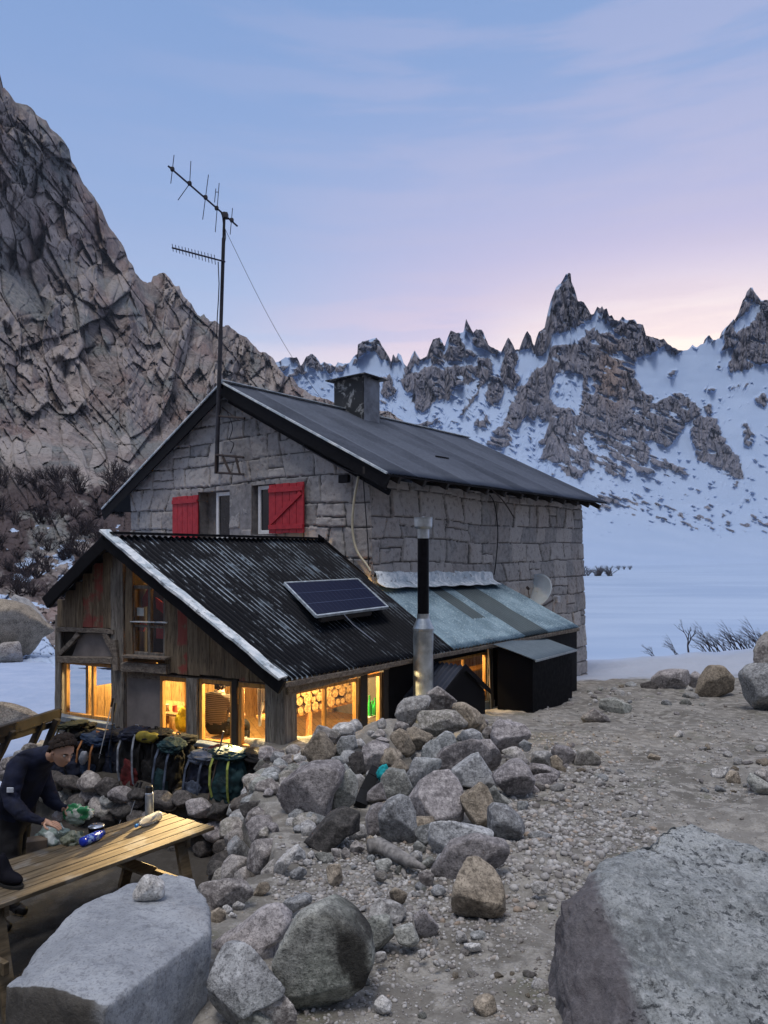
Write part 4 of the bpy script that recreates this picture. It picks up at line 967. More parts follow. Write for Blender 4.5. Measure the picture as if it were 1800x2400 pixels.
R_DARK = material('dark_granite', lambda g: b_rock(g, (.13, .12, .115), (.06, .055, .055), lich=(.07, .07, .065)), .92)
R_GREEN = material('green_lichened_granite', lambda g: b_rock(g, (.40, .405, .38), (.21, .215, .20), lich=(.26, .28, .245), st=.4), .92)
MATS = dict(g=R_GREY, b=R_BLUE, p=R_PURP, t=R_TAN, w=R_PALE, d=R_DARK, e=R_GREEN)
_ico = {}
def ico(n):
    if n not in _ico:
        bm = bmesh.new(); bmesh.ops.create_icosphere(bm, subdivisions=n, radius=1.0); bm.verts.ensure_lookup_table()
        V = np.array([v.co[:] for v in bm.verts]); Fc = np.array([[v.index for v in f.verts] for f in bm.faces]); bm.free()
        _ico[n] = (V/np.linalg.norm(V, axis=1)[:, None], Fc)
    return _ico[n]
def carve(V, seed, n=14, lo=.64, hi=.90, amp=.02, fr=3.0, keep=None):
    """facet a closed star-shaped body with random planes, then roughen it"""
    r = np.random.RandomState(seed); V = V.copy(); size = np.abs(V).max()
    for i in range(n):
        d = r.normal(size=3); d /= np.linalg.norm(d)
        if keep is not None: d[1] += np.sign(d[1] or 1)*keep*r.rand(); d /= np.linalg.norm(d)
        h = (V@d); s = h.max(); k = s*r.uniform(lo, hi)
        if keep is not None: k = s*(1-(1-r.uniform(lo, hi))*min(1, abs(d[1])*1.5)**1.2*1.2)
        m = h > k; f = np.where(m, k/np.maximum(h, 1e-6), 1.0); V *= f[:, None]
    rad = np.linalg.norm(V, axis=1)[:, None]; q = V/size*fr+seed*3.1
    nz = fbm(q[:, 0], q[:, 1], q[:, 2], seed=seed % 97, o=4)
    ff = (1-np.abs(fbm(q[:, 0]*1.6, q[:, 1]*1.6, q[:, 2]*1.6, seed=(seed+5) % 97, o=3)))*.6
    return V*(1+amp*(nz+ff)[:, None])
def rock_from_outline(name, poly, Y, mat, seed, depth=.8, lvl=None, amp=.022, n=14, grow=1.0):
    """a boulder with a given outline as seen from the path, its own depth and facets; poly in picture pixels"""
    P = np.array(poly, float); P = P.mean(0)+(P-P.mean(0))*grow; poly = [tuple(q) for q in P]; cx, cy = (P[:, 0].min()+P[:, 0].max())/2, (P[:, 1].min()+P[:, 1].max())/2
    if not inpoly(np.array([cx]), np.array([cy]), poly)[0]: cx, cy = P.mean(0)
    sz = max(np.ptp(P[:, 0]), np.ptp(P[:, 1])); lvl = lvl or (6 if sz > 330 else 5 if sz > 90 else 4 if sz > 36 else 3)
    U = Y/F; th = np.linspace(-math.pi, math.pi, 181)[:-1]; Rr = np.zeros(180)
    Q = np.stack([(P[:, 0]-cx)*U, (cy-P[:, 1])*U], 1)
    for k, t in enumerate(th):
        d = np.array([math.cos(t), math.sin(t)]); best = 0
        for i in range(len(Q)):
            a, b = Q[i], Q[(i+1) % len(Q)]; e = b-a; den = d[0]*e[1]-d[1]*e[0]
            if abs(den) < 1e-12: continue
            s = (a[0]*e[1]-a[1]*e[0])/den; q = (a[0]*d[1]-a[1]*d[0])/den
            if s > 0 and -1e-6 <= q <= 1+1e-6: best = max(best, s)
        Rr[k] = best or Rr[k-1]
    K = np.array([.5, 1, 3, 1, .5])/6.; Rr = sum(K[j+2]*np.roll(Rr, j) for j in range(-2, 3))
    V, Fc = ico(lvl); t = np.arctan2(V[:, 2], V[:, 0]); R = np.interp(t, np.append(th, math.pi), np.append(Rr, Rr[0]))
    w = min(np.ptp(Q[:, 0]), np.ptp(Q[:, 1]))/2; c = depth*w*1.1; rho = np.hypot(V[:, 0], V[:, 2]); p = 2.5
    r = 1/((rho/R)**p+(np.abs(V[:, 1])/c)**p)**(1/p); B = V*r[:, None]
    B = carve(B, seed, n-2, lo=.60, hi=.88, amp=amp, keep=1.2)
    me = np_mesh(name, B, Fc); ob = link(name, me, mat); ob.location = ((cx-CX)*U, Y, (HY-cy)*U); ob.rotation_euler = (0, 0, 0)
    return ob
def C4(p): return [(600+x/2.37, 1550+y/2.37) for x, y in p]
def CB(p): return [(600+x/4.1475, 1550+y/4.1475) for x, y in p]
def CC(p): return [(900+x/3.318, 1550+y/3.318) for x, y in p]
def CD(p): return [(400+x/3.318, 2000+y/3.318) for x, y in p]
def CE(p): return [(x/2.37, 1600+y/2.37) for x, y in p]
def CF(p): return [(1200+x/2.458, 1500+y/2.458) for x, y in p]
def Ygnd(py): return 1.5/((py-HY)/F-.09)
def Ypile(P):
    ys = [q[1] for q in P]; cy = (min(ys)+max(ys))/2; return np.interp(cy, [1640, 1700, 1800, 1900, 2000], [7.35, 6.95, 6.25, 5.45, 4.75])
def Ylie(P):
    ys = [q[1] for q in P]; return Ygnd(max(ys)-.10*(max(ys)-min(ys)))
pile_rocks = [ # converter, outline, material, name, label, depth mode
 (CC, [(265,355),(290,330),(330,290),(345,245),(415,205),(480,250),(580,330),(578,388),(450,385),(340,368)], 'g', 'pointed grey block on the very top of the boulder pile'),
 (CC, [(85,440),(120,350),(160,295),(330,275),(350,300),(330,350),(300,385),(240,450),(200,515),(100,480)], 'w', 'pale flat-topped block at the upper left of the boulder pile'),
 (CC, [(240,560),(255,490),(228,472),(310,395),(420,398),(540,388),(628,480),(600,520),(480,548),(390,572)], 'g', 'wide fractured block right under the topmost stone of the pile'),
 (CC, [(560,330),(640,340),(720,390),(782,450),(788,505),(720,548),(640,535),(590,505),(540,400)], 't', 'brown slab leaning behind the top stones of the pile'),
 (CC, [(60,560),(68,490),(110,465),(220,505),(160,560)], 'g', 'small block wedged below the pale flat-topped block'),
 (CC, [(42,580),(130,538),(175,560),(242,680),(180,745),(145,720)], 't', 'tan oblong block tilted on the left shoulder of the pile'),
 (CC, [(150,545),(240,520),(330,560),(400,570),(340,620),(300,680),(240,680),(190,590)], 't', 'shaded brown block behind the tilted tan oblong'),
 (CC, [(298,725),(320,620),(365,585),(412,610),(447,700),(430,768),(370,788),(300,748)], 'b', 'small pale blue pointed stone standing in the middle of the pile'),
 (CC, [(415,600),(480,552),(535,565),(555,625),(460,700),(432,685)], 'b', 'grey stone right behind the pale blue pointed stone'),
 (CC, [(558,600),(600,535),(680,522),(740,560),(775,625),(760,680),(640,620),(565,625)], 'b', 'rounded bluish stone below the wide fractured block'),
 (CC, [(735,555),(830,620),(885,690),(922,765),(850,865),(795,810),(780,700)], 'p', 'long mauve stone on the right flank of the pile'),
 (CC, [(415,780),(465,690),(560,622),(650,598),(725,620),(805,700),(815,785),(700,830),(560,875),(490,875),(425,835)], 'p', 'broad mauve boulder in the centre of the pile'),
 (CC, [(545,855),(680,755),(730,725),(782,800),(865,935),(832,992),(700,955),(575,935)], 'b', 'angular blue grey block jutting over the tan stone'),
 (CC, [(855,890),(900,850),(1000,790),(1065,788),(1112,830),(1150,905),(1125,1085),(1065,1090),(930,985),(878,940)], 'p', 'big domed mauve boulder at the right foot of the pile'),
 (CC, [(838,560),(855,488),(905,462),(1000,490),(1090,488),(1118,560),(1045,665),(900,708),(848,625)], 'p', 'dark mauve block between the pile and the gravel path'),
 (CC, [(762,560),(800,512),(848,512),(845,595),(790,600)], 'g', 'small stone left of the dark mauve block'),
 (CC, [(895,705),(1030,668),(1132,730),(1142,795),(1040,765),(950,725)], 'g', 'flat stone under the dark mauve block'),
 (CC, [(1038,642),(1090,613),(1162,650),(1150,695),(1095,695)], 'b', 'small pale stone above the squared stone'),
 (CC, [(1138,805),(1160,710),(1278,698),(1298,730),(1292,825),(1200,818)], 'w', 'squared pale topped stone beside the path'),
 (CC, [(1308,685),(1330,658),(1450,678),(1492,750),(1450,805),(1390,805),(1320,745)], 'p', 'pinkish block right of the squared stone'),
 (CC, [(1298,755),(1340,733),(1388,780),(1372,845),(1308,835)], 't', 'small round brown stone beside the squared stone'),
 (CC, [(1488,810),(1520,700),(1580,675),(1665,740),(1670,800),(1580,820)], 'g', 'three cornered stone at the end of the row beside the path'),
 (CC, [(1120,800),(1260,815),(1385,868),(1425,915),(1300,908),(1165,885)], 'p', 'long low stone below the squared stone'),
 (CC, [(1158,915),(1200,878),(1312,875),(1375,930),(1342,975),(1230,1015),(1168,975)], 'p', 'rounded mauve stone at the edge of the white gravel'),
 (CC, [(1115,975),(1150,952),(1204,1000),(1192,1045),(1120,1040)], 'p', 'small mauve stone touching the domed boulder'),
 (CC, [(188,860),(245,755),(330,765),(435,780),(430,845),(340,885),(240,1015),(198,955)], 'b', 'tall grey blue boulder behind the big central boulder'),
 (CC, [(203,1095),(260,1010),(330,880),(400,848),(502,868),(572,960),(608,1062),(592,1185),(500,1228),(380,1260),(258,1215)], 'p', 'biggest rounded boulder in the lower middle of the pile'),
 (CC, [(598,1055),(690,1010),(750,957),(802,1000),(842,1100),(835,1290),(770,1295),(700,1255),(648,1185)], 't', 'tan and white streaked block wedged upright in the pile'),
 (CC, [(800,1000),(860,955),(905,1040),(1000,1105),(940,1140),(840,1090)], 'e', 'greenish stone in the hollow behind the streaked block'),
 (CC, [(818,1385),(822,1150),(870,1088),(922,1098),(1062,1230),(1074,1292),(992,1405),(900,1395)], 'b', 'pointed blue grey boulder at the right foot of the pile'),
 (CC, [(368,1290),(400,1228),(480,1225),(814,1320),(804,1385),(700,1380),(600,1410),(560,1440),(480,1490),(420,1518),(368,1425)], 'b', 'long flat slab lying across the foot of the pile'),
 (CC, [(398,1610),(480,1500),(530,1430),(700,1368),(905,1408),(934,1460),(905,1545),(820,1595),(660,1600),(560,1665),(470,1700),(398,1670)], 'p', 'dark mauve slab below the long flat slab'),
 (CC, [(247,1335),(290,1245),(372,1245),(390,1300),(368,1425),(268,1375)], 'b', 'rounded stone left of the long flat slab'),
 (CB, [(498,765),(560,668),(620,632),(690,648),(765,690),(835,725),(760,805),(700,800),(620,780),(540,790)], 'g', 'round topped stone in front of the firewood window'),
 (CB, [(728,665),(800,608),(930,602),(957,650),(952,745),(860,740),(790,700)], 'w', 'pale stone with a flat top under the firewood window'),
 (CB, [(472,862),(540,770),(610,708),(662,725),(765,862),(722,985),(640,1015),(545,1028),(498,905)], 't', 'brown boulder with a rusty face beside the corner post'),
 (CB, [(778,845),(830,740),(952,728),(978,852),(900,855),(840,925),(738,925)], 'b', 'pale blue angular stone right of the rusty faced boulder'),
 (CB, [(718,945),(830,918),(842,1002),(780,1018),(722,985)], 'b', 'small stone beneath the pale blue angular stone'),
 (CB, [(438,850),(482,848),(502,912),(438,912)], 't', 'small tan stone touching the corner of the firewood window'),
 (CB, [(965,772),(1020,758),(1064,812),(1042,855),(978,835)], 'w', 'small pale stone below the wooden window post'),
 (CB, [(898,922),(940,878),(1032,892),(1055,1085),(1000,1112),(928,1035)], 'd', 'dark stone deep in a gap of the pile'),
 (CB, [(1028,965),(1058,790),(1090,743),(1150,765),(1215,800),(1290,812),(1240,885),(1212,1005),(1150,1064),(1048,1064)], 'p', 'tall mauve stone below the green bottle window'),
 (CB, [(1158,762),(1220,738),(1314,770),(1302,805),(1200,810)], 'p', 'flat oval stone lying on the tall mauve stone'),
 (CB, [(1110,745),(1200,655),(1254,690),(1244,745),(1150,752)], 'g', 'brownish stone on the sill of the green bottle window'),
 (CB, [(1212,1015),(1228,880),(1312,808),(1404,900),(1424,955),(1342,1035),(1250,1050)], 't', 'brown wedge left of the grey blue boulder'),
 (CB, [(1305,1055),(1400,943),(1484,1042),(1464,1115),(1370,1078)], 't', 'tan square cornered stone above the grey trapezoid boulder'),
 (CB, [(1212,1182),(1268,1062),(1440,1088),(1534,1282),(1502,1345),(1250,1364),(1218,1262)], 'e', 'grey trapezoid boulder beside the turquoise strap'),
 (CB, [(1082,1405),(1088,1290),(1215,1172),(1264,1364),(1130,1395)], 'p', 'reddish dark stone left of the grey trapezoid boulder'),
 (CB, [(218,1335),(270,1208),(420,1078),(560,1022),(760,1012),(835,1070),(805,1160),(745,1265),(692,1505),(600,1535),(420,1515),(248,1435)], 'p', 'huge smooth pinkish boulder at the foot of the corner post'),
 (CB, [(688,1515),(738,1290),(798,1160),(900,1076),(964,1150),(974,1262),(944,1375),(860,1445),(760,1525)], 'e', 'tall thin greenish slab standing against the pinkish boulder'),
 (CB, [(798,1065),(870,998),(924,1082),(840,1125)], 'b', 'small stone on top of the tall thin slab'),
 (CB, [(418,1035),(450,982),(542,998),(542,1045),(438,1075)], 'b', 'small pale stone behind the pinkish boulder'),
 (CB, [(1208,1482),(1290,1368),(1400,1330),(1482,1358),(1534,1472),(1554,1682),(1512,1784),(1340,1774),(1236,1695)], 'b', 'large smooth grey boulder at the lower left of the pile'),
 (CB, [(1072,1505),(1130,1398),(1290,1365),(1240,1480),(1240,1645),(1098,1685)], 'p', 'brown grey stone left of the large smooth grey boulder'),
 (CB, [(428,1785),(560,1690),(700,1530),(880,1418),(1022,1480),(1064,1542),(1002,1644),(900,1624),(840,1705),(680,1835),(500,1845)], 'd', 'dark brown slab with a torn pale rim below the pinkish boulder'),
]
lie_rocks = [
 (CC, [(518,1875),(538,1720),(650,1568),(745,1557),(882,1660),(918,1752),(928,1905),(892,1985),(640,1990),(538,1945)], 't', 'tan boulder with a hollow orange broken face'),
 (CC, [(1108,1345),(1180,1308),(1302,1350),(1312,1385),(1160,1395)], 'b', 'flat stone on the white gravel right of the pile'),
 (CC, [(1142,1752),(1170,1718),(1250,1698),(1284,1762),(1242,1805),(1150,1785)], 'w', 'pinkish white stone alone on the white gravel'),
 (CC, [(283,1572),(370,1512),(402,1530),(370,1595),(330,1615)], 'e', 'small tapering stone left of the dark mauve slab'),
 (CC, [(398,1592),(400,1538),(430,1498),(478,1488),(430,1585)], 'b', 'small blue grey stone against the dark mauve slab'),
 (CC, [(198,1515),(240,1468),(302,1488),(292,1565),(218,1545)], 'w', 'whitish stone beside the weathered branch'),
 (CC, [(223,1442),(260,1398),(328,1450),(302,1495),(238,1485)], 'e', 'mossy green stone below the large smooth grey boulder'),
 (CC, [(268,1665),(330,1618),(388,1660),(372,1735),(300,1745)], 'g', 'grey stone at the end of the weathered branch'),
 (CC, [(348,1795),(400,1738),(472,1758),(482,1805),(390,1815)], 'b', 'stone left of the tan boulder with the hollow'),
 (CC, [(28,1805),(80,1762),(172,1800),(182,1855),(130,1905),(58,1862)], 't', 'tan block between the branch and the big green boulder'),
 (CB, [(886,1655),(940,1598),(1052,1598),(1074,1722),(960,1744),(898,1695)], 'w', 'bright pale block below the dark brown slab'),
 (CB, [(1058,1722),(1110,1698),(1234,1780),(1090,1805)], 't', 'tan stone above the weathered branch'),
 (CB, [(706,1785),(900,1708),(904,1780),(820,1815)], 'b', 'flat pale stone along the dark brown slab'),
 (CB, [(896,1792),(960,1738),(1074,1832),(1000,1875),(918,1842)], 'g', 'brown grey cobble beneath the bright pale block'),
 (CB, [(828,1852),(870,1798),(918,1862),(902,1925),(828,1905)], 'g', 'small upright cobble left of the brown grey cobble'),
 (CB, [(726,1822),(800,1818),(824,1902),(758,1905)], 'g', 'squarish cobble under the flat pale stone'),
 (CB, [(556,1882),(620,1848),(712,1858),(754,1922),(690,1964),(598,1934)], 'e', 'greenish cobble near the pit edge'),
 (CB, [(328,1935),(400,1798),(472,1850),(484,1932),(400,1964)], 'b', 'blue grey stone on the edge of the pit'),
 (CB, [(146,2065),(200,1958),(380,1798),(424,1800),(300,2002),(262,2080),(200,2110)], 'w', 'long pale slab on edge at the rim of the pit'),
 (CB, [(488,1882),(540,1838),(572,1870),(522,1924)], 'w', 'small white cobble beside the blue grey stone'),
 (CB, [(446,1952),(490,1918),(554,1950),(500,1992)], 'w', 'white flat cobble below the blue grey stone'),
 (C4, [(383,1142),(466,1128),(482,1212),(440,1247),(404,1222)], 't', 'tan four sided block on bare soil'),
 (CB, [(1066,1902),(1130,1878),(1174,1932),(1110,1964)], 'b', 'grey cobble left of the weathered branch'),
 (CB, [(1156,1942),(1280,1908),(1324,1952),(1280,2044),(1180,2024)], 'e', 'rounded pale cobble below the branch'),
 (CB, [(1150,2050),(1250,2040),(1285,2090),(1230,2155),(1165,2130)], 'g', 'cobble just under the rounded pale cobble'),
 (CB, [(1496,1882),(1570,1838),(1624,1880),(1570,1955)], 'b', 'cobble behind the weathered branch'),
 (CB, [(330,2060),(440,1985),(500,2040),(490,2110),(380,2120)], 'b', 'low blue stone beside the long pale slab'),
 (CD, [(180,255),(300,228),(430,203),(540,213),(622,280),(635,322),(570,375),(400,375),(285,445),(250,330)], 'g', 'dark bellied oval boulder behind the big flat topped rock'),
 (CD, [(636,322),(690,228),(762,222),(775,275),(700,335)], 't', 'small tan stone on the brink of the pit'),
 (CD, [(295,745),(420,628),(560,558),(700,438),(800,398),(872,408),(934,500),(904,605),(834,645),(824,805),(750,745),(600,740),(450,756)], 'p', 'pink wedge shaped slab between the two big foreground boulders'),
 (CD, [(315,965),(395,775),(560,738),(790,798),(860,850),(885,1000),(872,1065),(700,1095),(620,1145),(560,1205),(510,1360),(328,1380),(308,1105)], 'b', 'blue grey block with a shadowed side in the foreground'),
 (CD, [(818,765),(868,640),(998,438),(1100,378),(1252,383),(1402,480),(1534,640),(1564,772),(1494,965),(1442,1005),(1362,1085),(1150,1205),(1018,1225),(898,1052),(838,905)], 's', 'big round green lichened boulder with a black stain'),
 (CD, [(616,1185),(700,1098),(872,1058),(944,1110),(979,1222),(964,1330),(800,1370),(680,1260)], 'g', 'grey stone at the bottom below the round green boulder'),
 (CD, [(516,1340),(558,1218),(632,1192),(785,1330),(764,1430),(536,1440)], 'e', 'greenish stone cut by the bottom edge'),
 (C4, [(563,1482),(640,1403),(742,1403),(768,1530),(742,1595),(680,1595),(618,1542)], 'e', 'greenish squat boulder right of the round green one'),
 (CD, [(845,395),(1050,318),(1122,348),(1112,392),(1000,425),(930,485)], 'b', 'flat blue stone behind the pink wedge'),
 (C4, [(615,1400),(690,1318),(782,1338),(834,1390),(792,1444),(700,1440)], 'w', 'whitish broken slab behind the squat boulder'),
 (C4, [(763,1492),(870,1468),(908,1552),(882,1595),(800,1564)], 'e', 'small greenish boulder with a rounded top'),
 (C4, [(878,1412),(930,1368),(1014,1472),(1002,1524),(898,1534)], 'p', 'mauve three cornered stone'),
 (CD, [(476,402),(520,368),(578,410),(552,445),(488,445)], 'w', 'white cobble behind the foreground blocks'),
 (CD, [(388,432),(430,388),(484,440),(442,468)], 'w', 'white cobble in front of the oval boulder'),
 (CD, [(296,472),(370,430),(438,460),(422,545),(328,555)], 't', 'knobbly conglomerate stone beside the flat topped rock'),
 (CD, [(443,492),(470,458),(518,475),(502,515)], 'w', 'small white pebble beside the knobbly stone'),
 (C4, [(653,1902),(700,1863),(754,1890),(744,1945),(668,1955)], 'w', 'pale rounded cobble at the bottom centre'),
 (C4, [(1208,1902),(1270,1843),(1344,1870),(1338,1935),(1260,1960),(1218,1935)], 't', 'pale pyramid shaped cobble at the bottom right of the path'),
 (C4, [(898,1612),(940,1603),(958,1632),(920,1658)], 'w', 'white cobble on the path below the squat boulder'),
 (C4, [(1148,1572),(1250,1568),(1264,1605),(1160,1613)], 'w', 'flat squared stone on the soil'),
 (C4, [(1103,1522),(1150,1503),(1174,1540),(1120,1558)], 'w', 'pale cobble above the flat squared stone'),
 (C4, [(1188,1502),(1270,1498),(1278,1538),(1200,1548)], 'b', 'oblong cobble right of a pale cobble'),
 (C4, [(663,1622),(720,1613),(728,1672),(670,1678)], 'w', 'white cube shaped cobble near the squat boulder'),
 (C4, [(983,1652),(1024,1690),(984,1704)], 'w', 'white three cornered chip on the soil'),
 (CF, [(728,258),(800,238),(854,250),(824,292),(732,292)], 'd', 'small dark stone at the left end of the snow bank boulders'),
 (CF, [(812,220),(860,183),(950,163),(1024,180),(1036,240),(960,280),(850,290),(808,255)], 'p', 'long brown boulder in front of the snow bank'),
 (CF, [(1015,190),(1060,183),(1104,215),(1084,275),(1030,280)], 'p', 'pinkish boulder between the long brown and the pointed boulder'),
 (CF, [(1052,332),(1090,240),(1150,153),(1212,153),(1274,230),(1284,292),(1200,333),(1120,338)], 't', 'pointed brown boulder in front of the snow bank'),
 (CF, [(458,348),(600,333),(644,360),(764,402),(600,424),(478,384)], 'e', 'flat greenish rock flush with the path behind the pile'),
 (CF, [(388,443),(470,393),(584,460),(562,478),(400,473)], 'g', 'low hump of rock in the path'),
 (CF, [(1138,773),(1150,728),(1242,728),(1254,770),(1220,798),(1148,793)], 'w', 'flat topped white stone right of the path'),
 (CF, [(1228,792),(1260,753),(1314,765),(1314,824),(1228,818)], 't', 'brown stone beside the flat topped white one'),
 (CF, [(1362,815),(1392,772),(1480,830),(1480,895),(1398,875)], 'e', 'dark green stone at the right edge of the picture'),
 (CF, [(1395,760),(1475,728),(1530,760),(1520,860),(1420,805)], 'g', 'pale block at the right edge above the dark green stone'),
 (CF, [(928,562),(965,518),(994,550),(962,563)], 'w', 'small pointed stone in the middle of the path'),
 (CF, [(773,682),(800,653),(864,675),(854,694)], 't', 'flat tan stone on the path'),
 (CF, [(608,1022),(660,983),(744,1000),(704,1024)], 'w', 'flat stone where the white gravel ends'),
 (CF, [(518,1198),(540,1165),(574,1163),(606,1205),(560,1214)], 'w', 'white stone behind the great pitted rock'),
 (CF, [(108,1978),(150,1948),(229,1980),(204,2024),(118,2024)], 'w', 'pale flat stone left of the great pitted rock'),
 (CF, [(138,2042),(200,2038),(192,2070),(148,2064)], 'w', 'pale chip below the pale flat stone'),
 (CF, [(1336,205),(1372,143),(1450,135),(1560,150),(1600,250),(1580,430),(1450,420),(1398,412),(1372,350)], 'b', 'large blue grey boulder at the right edge in front of the snow'),
]
def b_stained(g):
    b_rock(g, (.36, .365, .335), (.19, .195, .18), lich=(.26, .29, .245), st=.3); k = g.b.inputs['Base Color'].links[0].from_socket
    v = g.coord('Object'); s = g.n('ShaderNodeSeparateXYZ'); g.l(v, s.inputs[0]); n = g.noise(v, 7, 6, .65)
    u = g.m('ADD', s.outputs[0], g.m('MULTIPLY', g.m('SUBTRACT', n, .5), .22)); u = g.m('ADD', u, g.m('MULTIPLY', s.outputs[2], .35)); st = g.m('MULTIPLY', g.rng(u, .06, .11), g.rng(u, .25, .19)); st = g.m('MULTIPLY', st, g.rng(s.outputs[2], .26, .12)); g.col(g.mix(g.m('MULTIPLY', st, .9), k, (.02, .018, .017)))
MATS['s'] = material('stained_lichened_granite', b_stained, .92)
def put_rocks():
    k = 100
    for cv, pl, mt, lab in pile_rocks:
        P = cv(pl); k += 1; yb = max(p[1] for p in P); yt = min(p[1] for p in P); Yb = Ygnd(max(yb-.12*(yb-yt), 1600)); o = rock_from_outline('boulder', P, float(min(Ypile(P), Yb) if P[0][0] < 1235 else min(Ypile(P)+.9, Yb)), MATS[mt], k, depth=1.0, grow=1.13); tag(o, lab, 'boulder', 'boulders of the stone pile')
    for cv, pl, mt, lab in lie_rocks:
        P = cv(pl); k += 1; Y = float(Ylie(P)); s = max(p[0] for p in P)-min(p[0] for p in P)
        nm = 'boulder' if s*Y/F > .30 else 'cobble'; o = rock_from_outline(nm, P, Y, MATS[mt], k, depth=.95, grow=1.06); tag(o, lab, nm, 'stones lying around the hut')
    o = rock_from_outline('boulder', CF([(1372,150),(1385,75),(1430,15),(1475,-40),(1530,-50),(1570,20),(1560,150),(1470,160)]), float(Ylie(CF(lie_rocks[-1][1])))+.12, R_GREY, 301, depth=.95, grow=1.05); tag(o, 'grey boulder resting on the large blue grey one at the right edge', 'boulder', 'stones lying around the hut')
    # boulders on the left, below the cliff
    for pl, Y, mt, lab in ((CE([(-60,110),(0,103),(60,120),(150,150),(210,185),(240,240),(150,260),(-60,260)]), 13.5, 't', 'rounded brown boulder behind the timber railing'),
      ([(-60,1400),(20,1406),(60,1420),(105,1465),(125,1480),(90,1500),(60,1545),(-60,1545)], 26, 't', 'brown slanting rock with a pale edge below the cliff'), ([(-20,1520),(10,1505),(45,1503),(62,1540),(50,1556),(0,1558),(-20,1550)], 23, 'g', 'grey rounded boulder at the edge of the snow under the cliff'),
      ([(20,1395),(38,1390),(110,1460),(118,1480),(95,1478)], 25.5, 'w', 'narrow pale ledge stone on the slanting rock')):
        k += 1; Y = Y if Y < 20 else cliff_pt(max(np.mean([p_[0] for p_ in pl]), 5), max(p_[1] for p_ in pl)-8).y-.3-(.4 if mt == 'w' else 0); tag(rock_from_outline('boulder', pl, float(Y), MATS[mt], k, depth=.8), lab, 'boulder', 'boulders below the cliff')
    # dry stone edge of the terrace, and stones in the dark below the packs
    wall = [(300,570,410,650,'g'),(440,575,560,700,'p'),(560,600,680,705,'b'),(700,640,800,700,'g'),(885,645,990,715,'g'),(1430,670,1515,715,'t'),(1280,735,1390,805,'e'),(1385,745,1470,820,'b'),(1450,770,1640,830,'g'),(1455,800,1650,905,'g'),(1245,820,1335,915,'b'),(1340,850,1500,955,'p'),(1180,870,1280,960,'d'),(1300,950,1450,1050,'d'),(1480,900,1600,1010,'d'),(1060,880,1180,980,'d'),(900,900,1060,1000,'d'),(0,680,60,860,'e'),(560,720,660,800,'d'),(660,760,760,830,'d'),(400,720,480,800,'d'),(1460,1010,1560,1130,'d'),(1100,985,1300,1070,'d'),(300,640,430,720,'g'),(800,700,900,760,'d')]
    for i, (a, b, c, d, mt) in enumerate(wall):
        k += 1; r = random.Random(k); pts = []
        for j in range(9):
            t = 2*math.pi*j/9; pts.append(((a+c)/2+(c-a)/2*math.cos(t)*r.uniform(.88, 1.1), (b+d)/2-(d-b)/2*math.sin(t)*r.uniform(.88, 1.1)))
        P = CE(pts); cy = (b+d)/2; Y = fw((P[0][0]+P[4][0])/2, 1700, .78+.02*((cy-600)/100)).y if c < 1200 else np.interp(cy, [700, 800, 950, 1100], [7.2, 6.7, 6.3, 5.6])
        tag(rock_from_outline('boulder', P, float(Y), MATS[mt], k, depth=1.0), 'rough stone of the dry retaining wall between the packs and the picnic table', 'boulder', 'stones of the dry retaining wall')
put_rocks()
# two great foreground rocks: bodies from corner points
def hull_rock(name, pts, mat, seed, cuts=4, amp=.018, fr=1.6):
    bm = bmesh.new()
    for p in pts: bm.verts.new(p)
    r_ = bmesh.ops.convex_hull(bm, input=bm.verts)
    bmesh.ops.delete(bm, geom=[v for v in bm.verts if not v.link_faces], context='VERTS')
    bmesh.ops.triangulate(bm, faces=bm.faces)
    for _ in range(2): bmesh.ops.subdivide_edges(bm, edges=bm.edges, cuts=2, use_grid_fill=True)
    bmesh.ops.triangulate(bm, faces=bm.faces)
    bmesh.ops.subdivide_edges(bm, edges=bm.edges, cuts=2, use_grid_fill=True)
    bmesh.ops.triangulate(bm, faces=bm.faces)
    for _ in range(1): bmesh.ops.smooth_vert(bm, verts=bm.verts, factor=.4, use_axis_x=True, use_axis_y=True, use_axis_z=True)
    bmesh.ops.subdivide_edges(bm, edges=bm.edges, cuts=1, use_grid_fill=True)
    bm.normal_update()
    V = np.array([v.co[:] for v in bm.verts]); Nn = np.array([v.normal[:] for v in bm.verts])
    rg = np.abs(fbm(V[:, 0]*fr*1.7+3, V[:, 1]*fr*1.7, V[:, 2]*fr*1.7, seed=seed+9, o=4)); d = amp*fbm(V[:, 0]*fr*2, V[:, 1]*fr*2, V[:, 2]*fr*2, seed=seed, o=6)-amp*.45*np.exp(-rg/.05)+amp*.35*np.abs(fbm(V[:, 0]*14, V[:, 1]*14, V[:, 2]*14, seed=seed+3, o=3))
    V = V+Nn*d[:, None]; c = V.mean(0)
    for v, q in zip(bm.verts, V): v.co = Vector(q-c)
    me = bpy.data.meshes.new(name); bm.to_mesh(me); bm.free()
    for p in me.polygons: p.use_smooth = True
    o = link(name, me, mat); o.location = Vector(c); return o
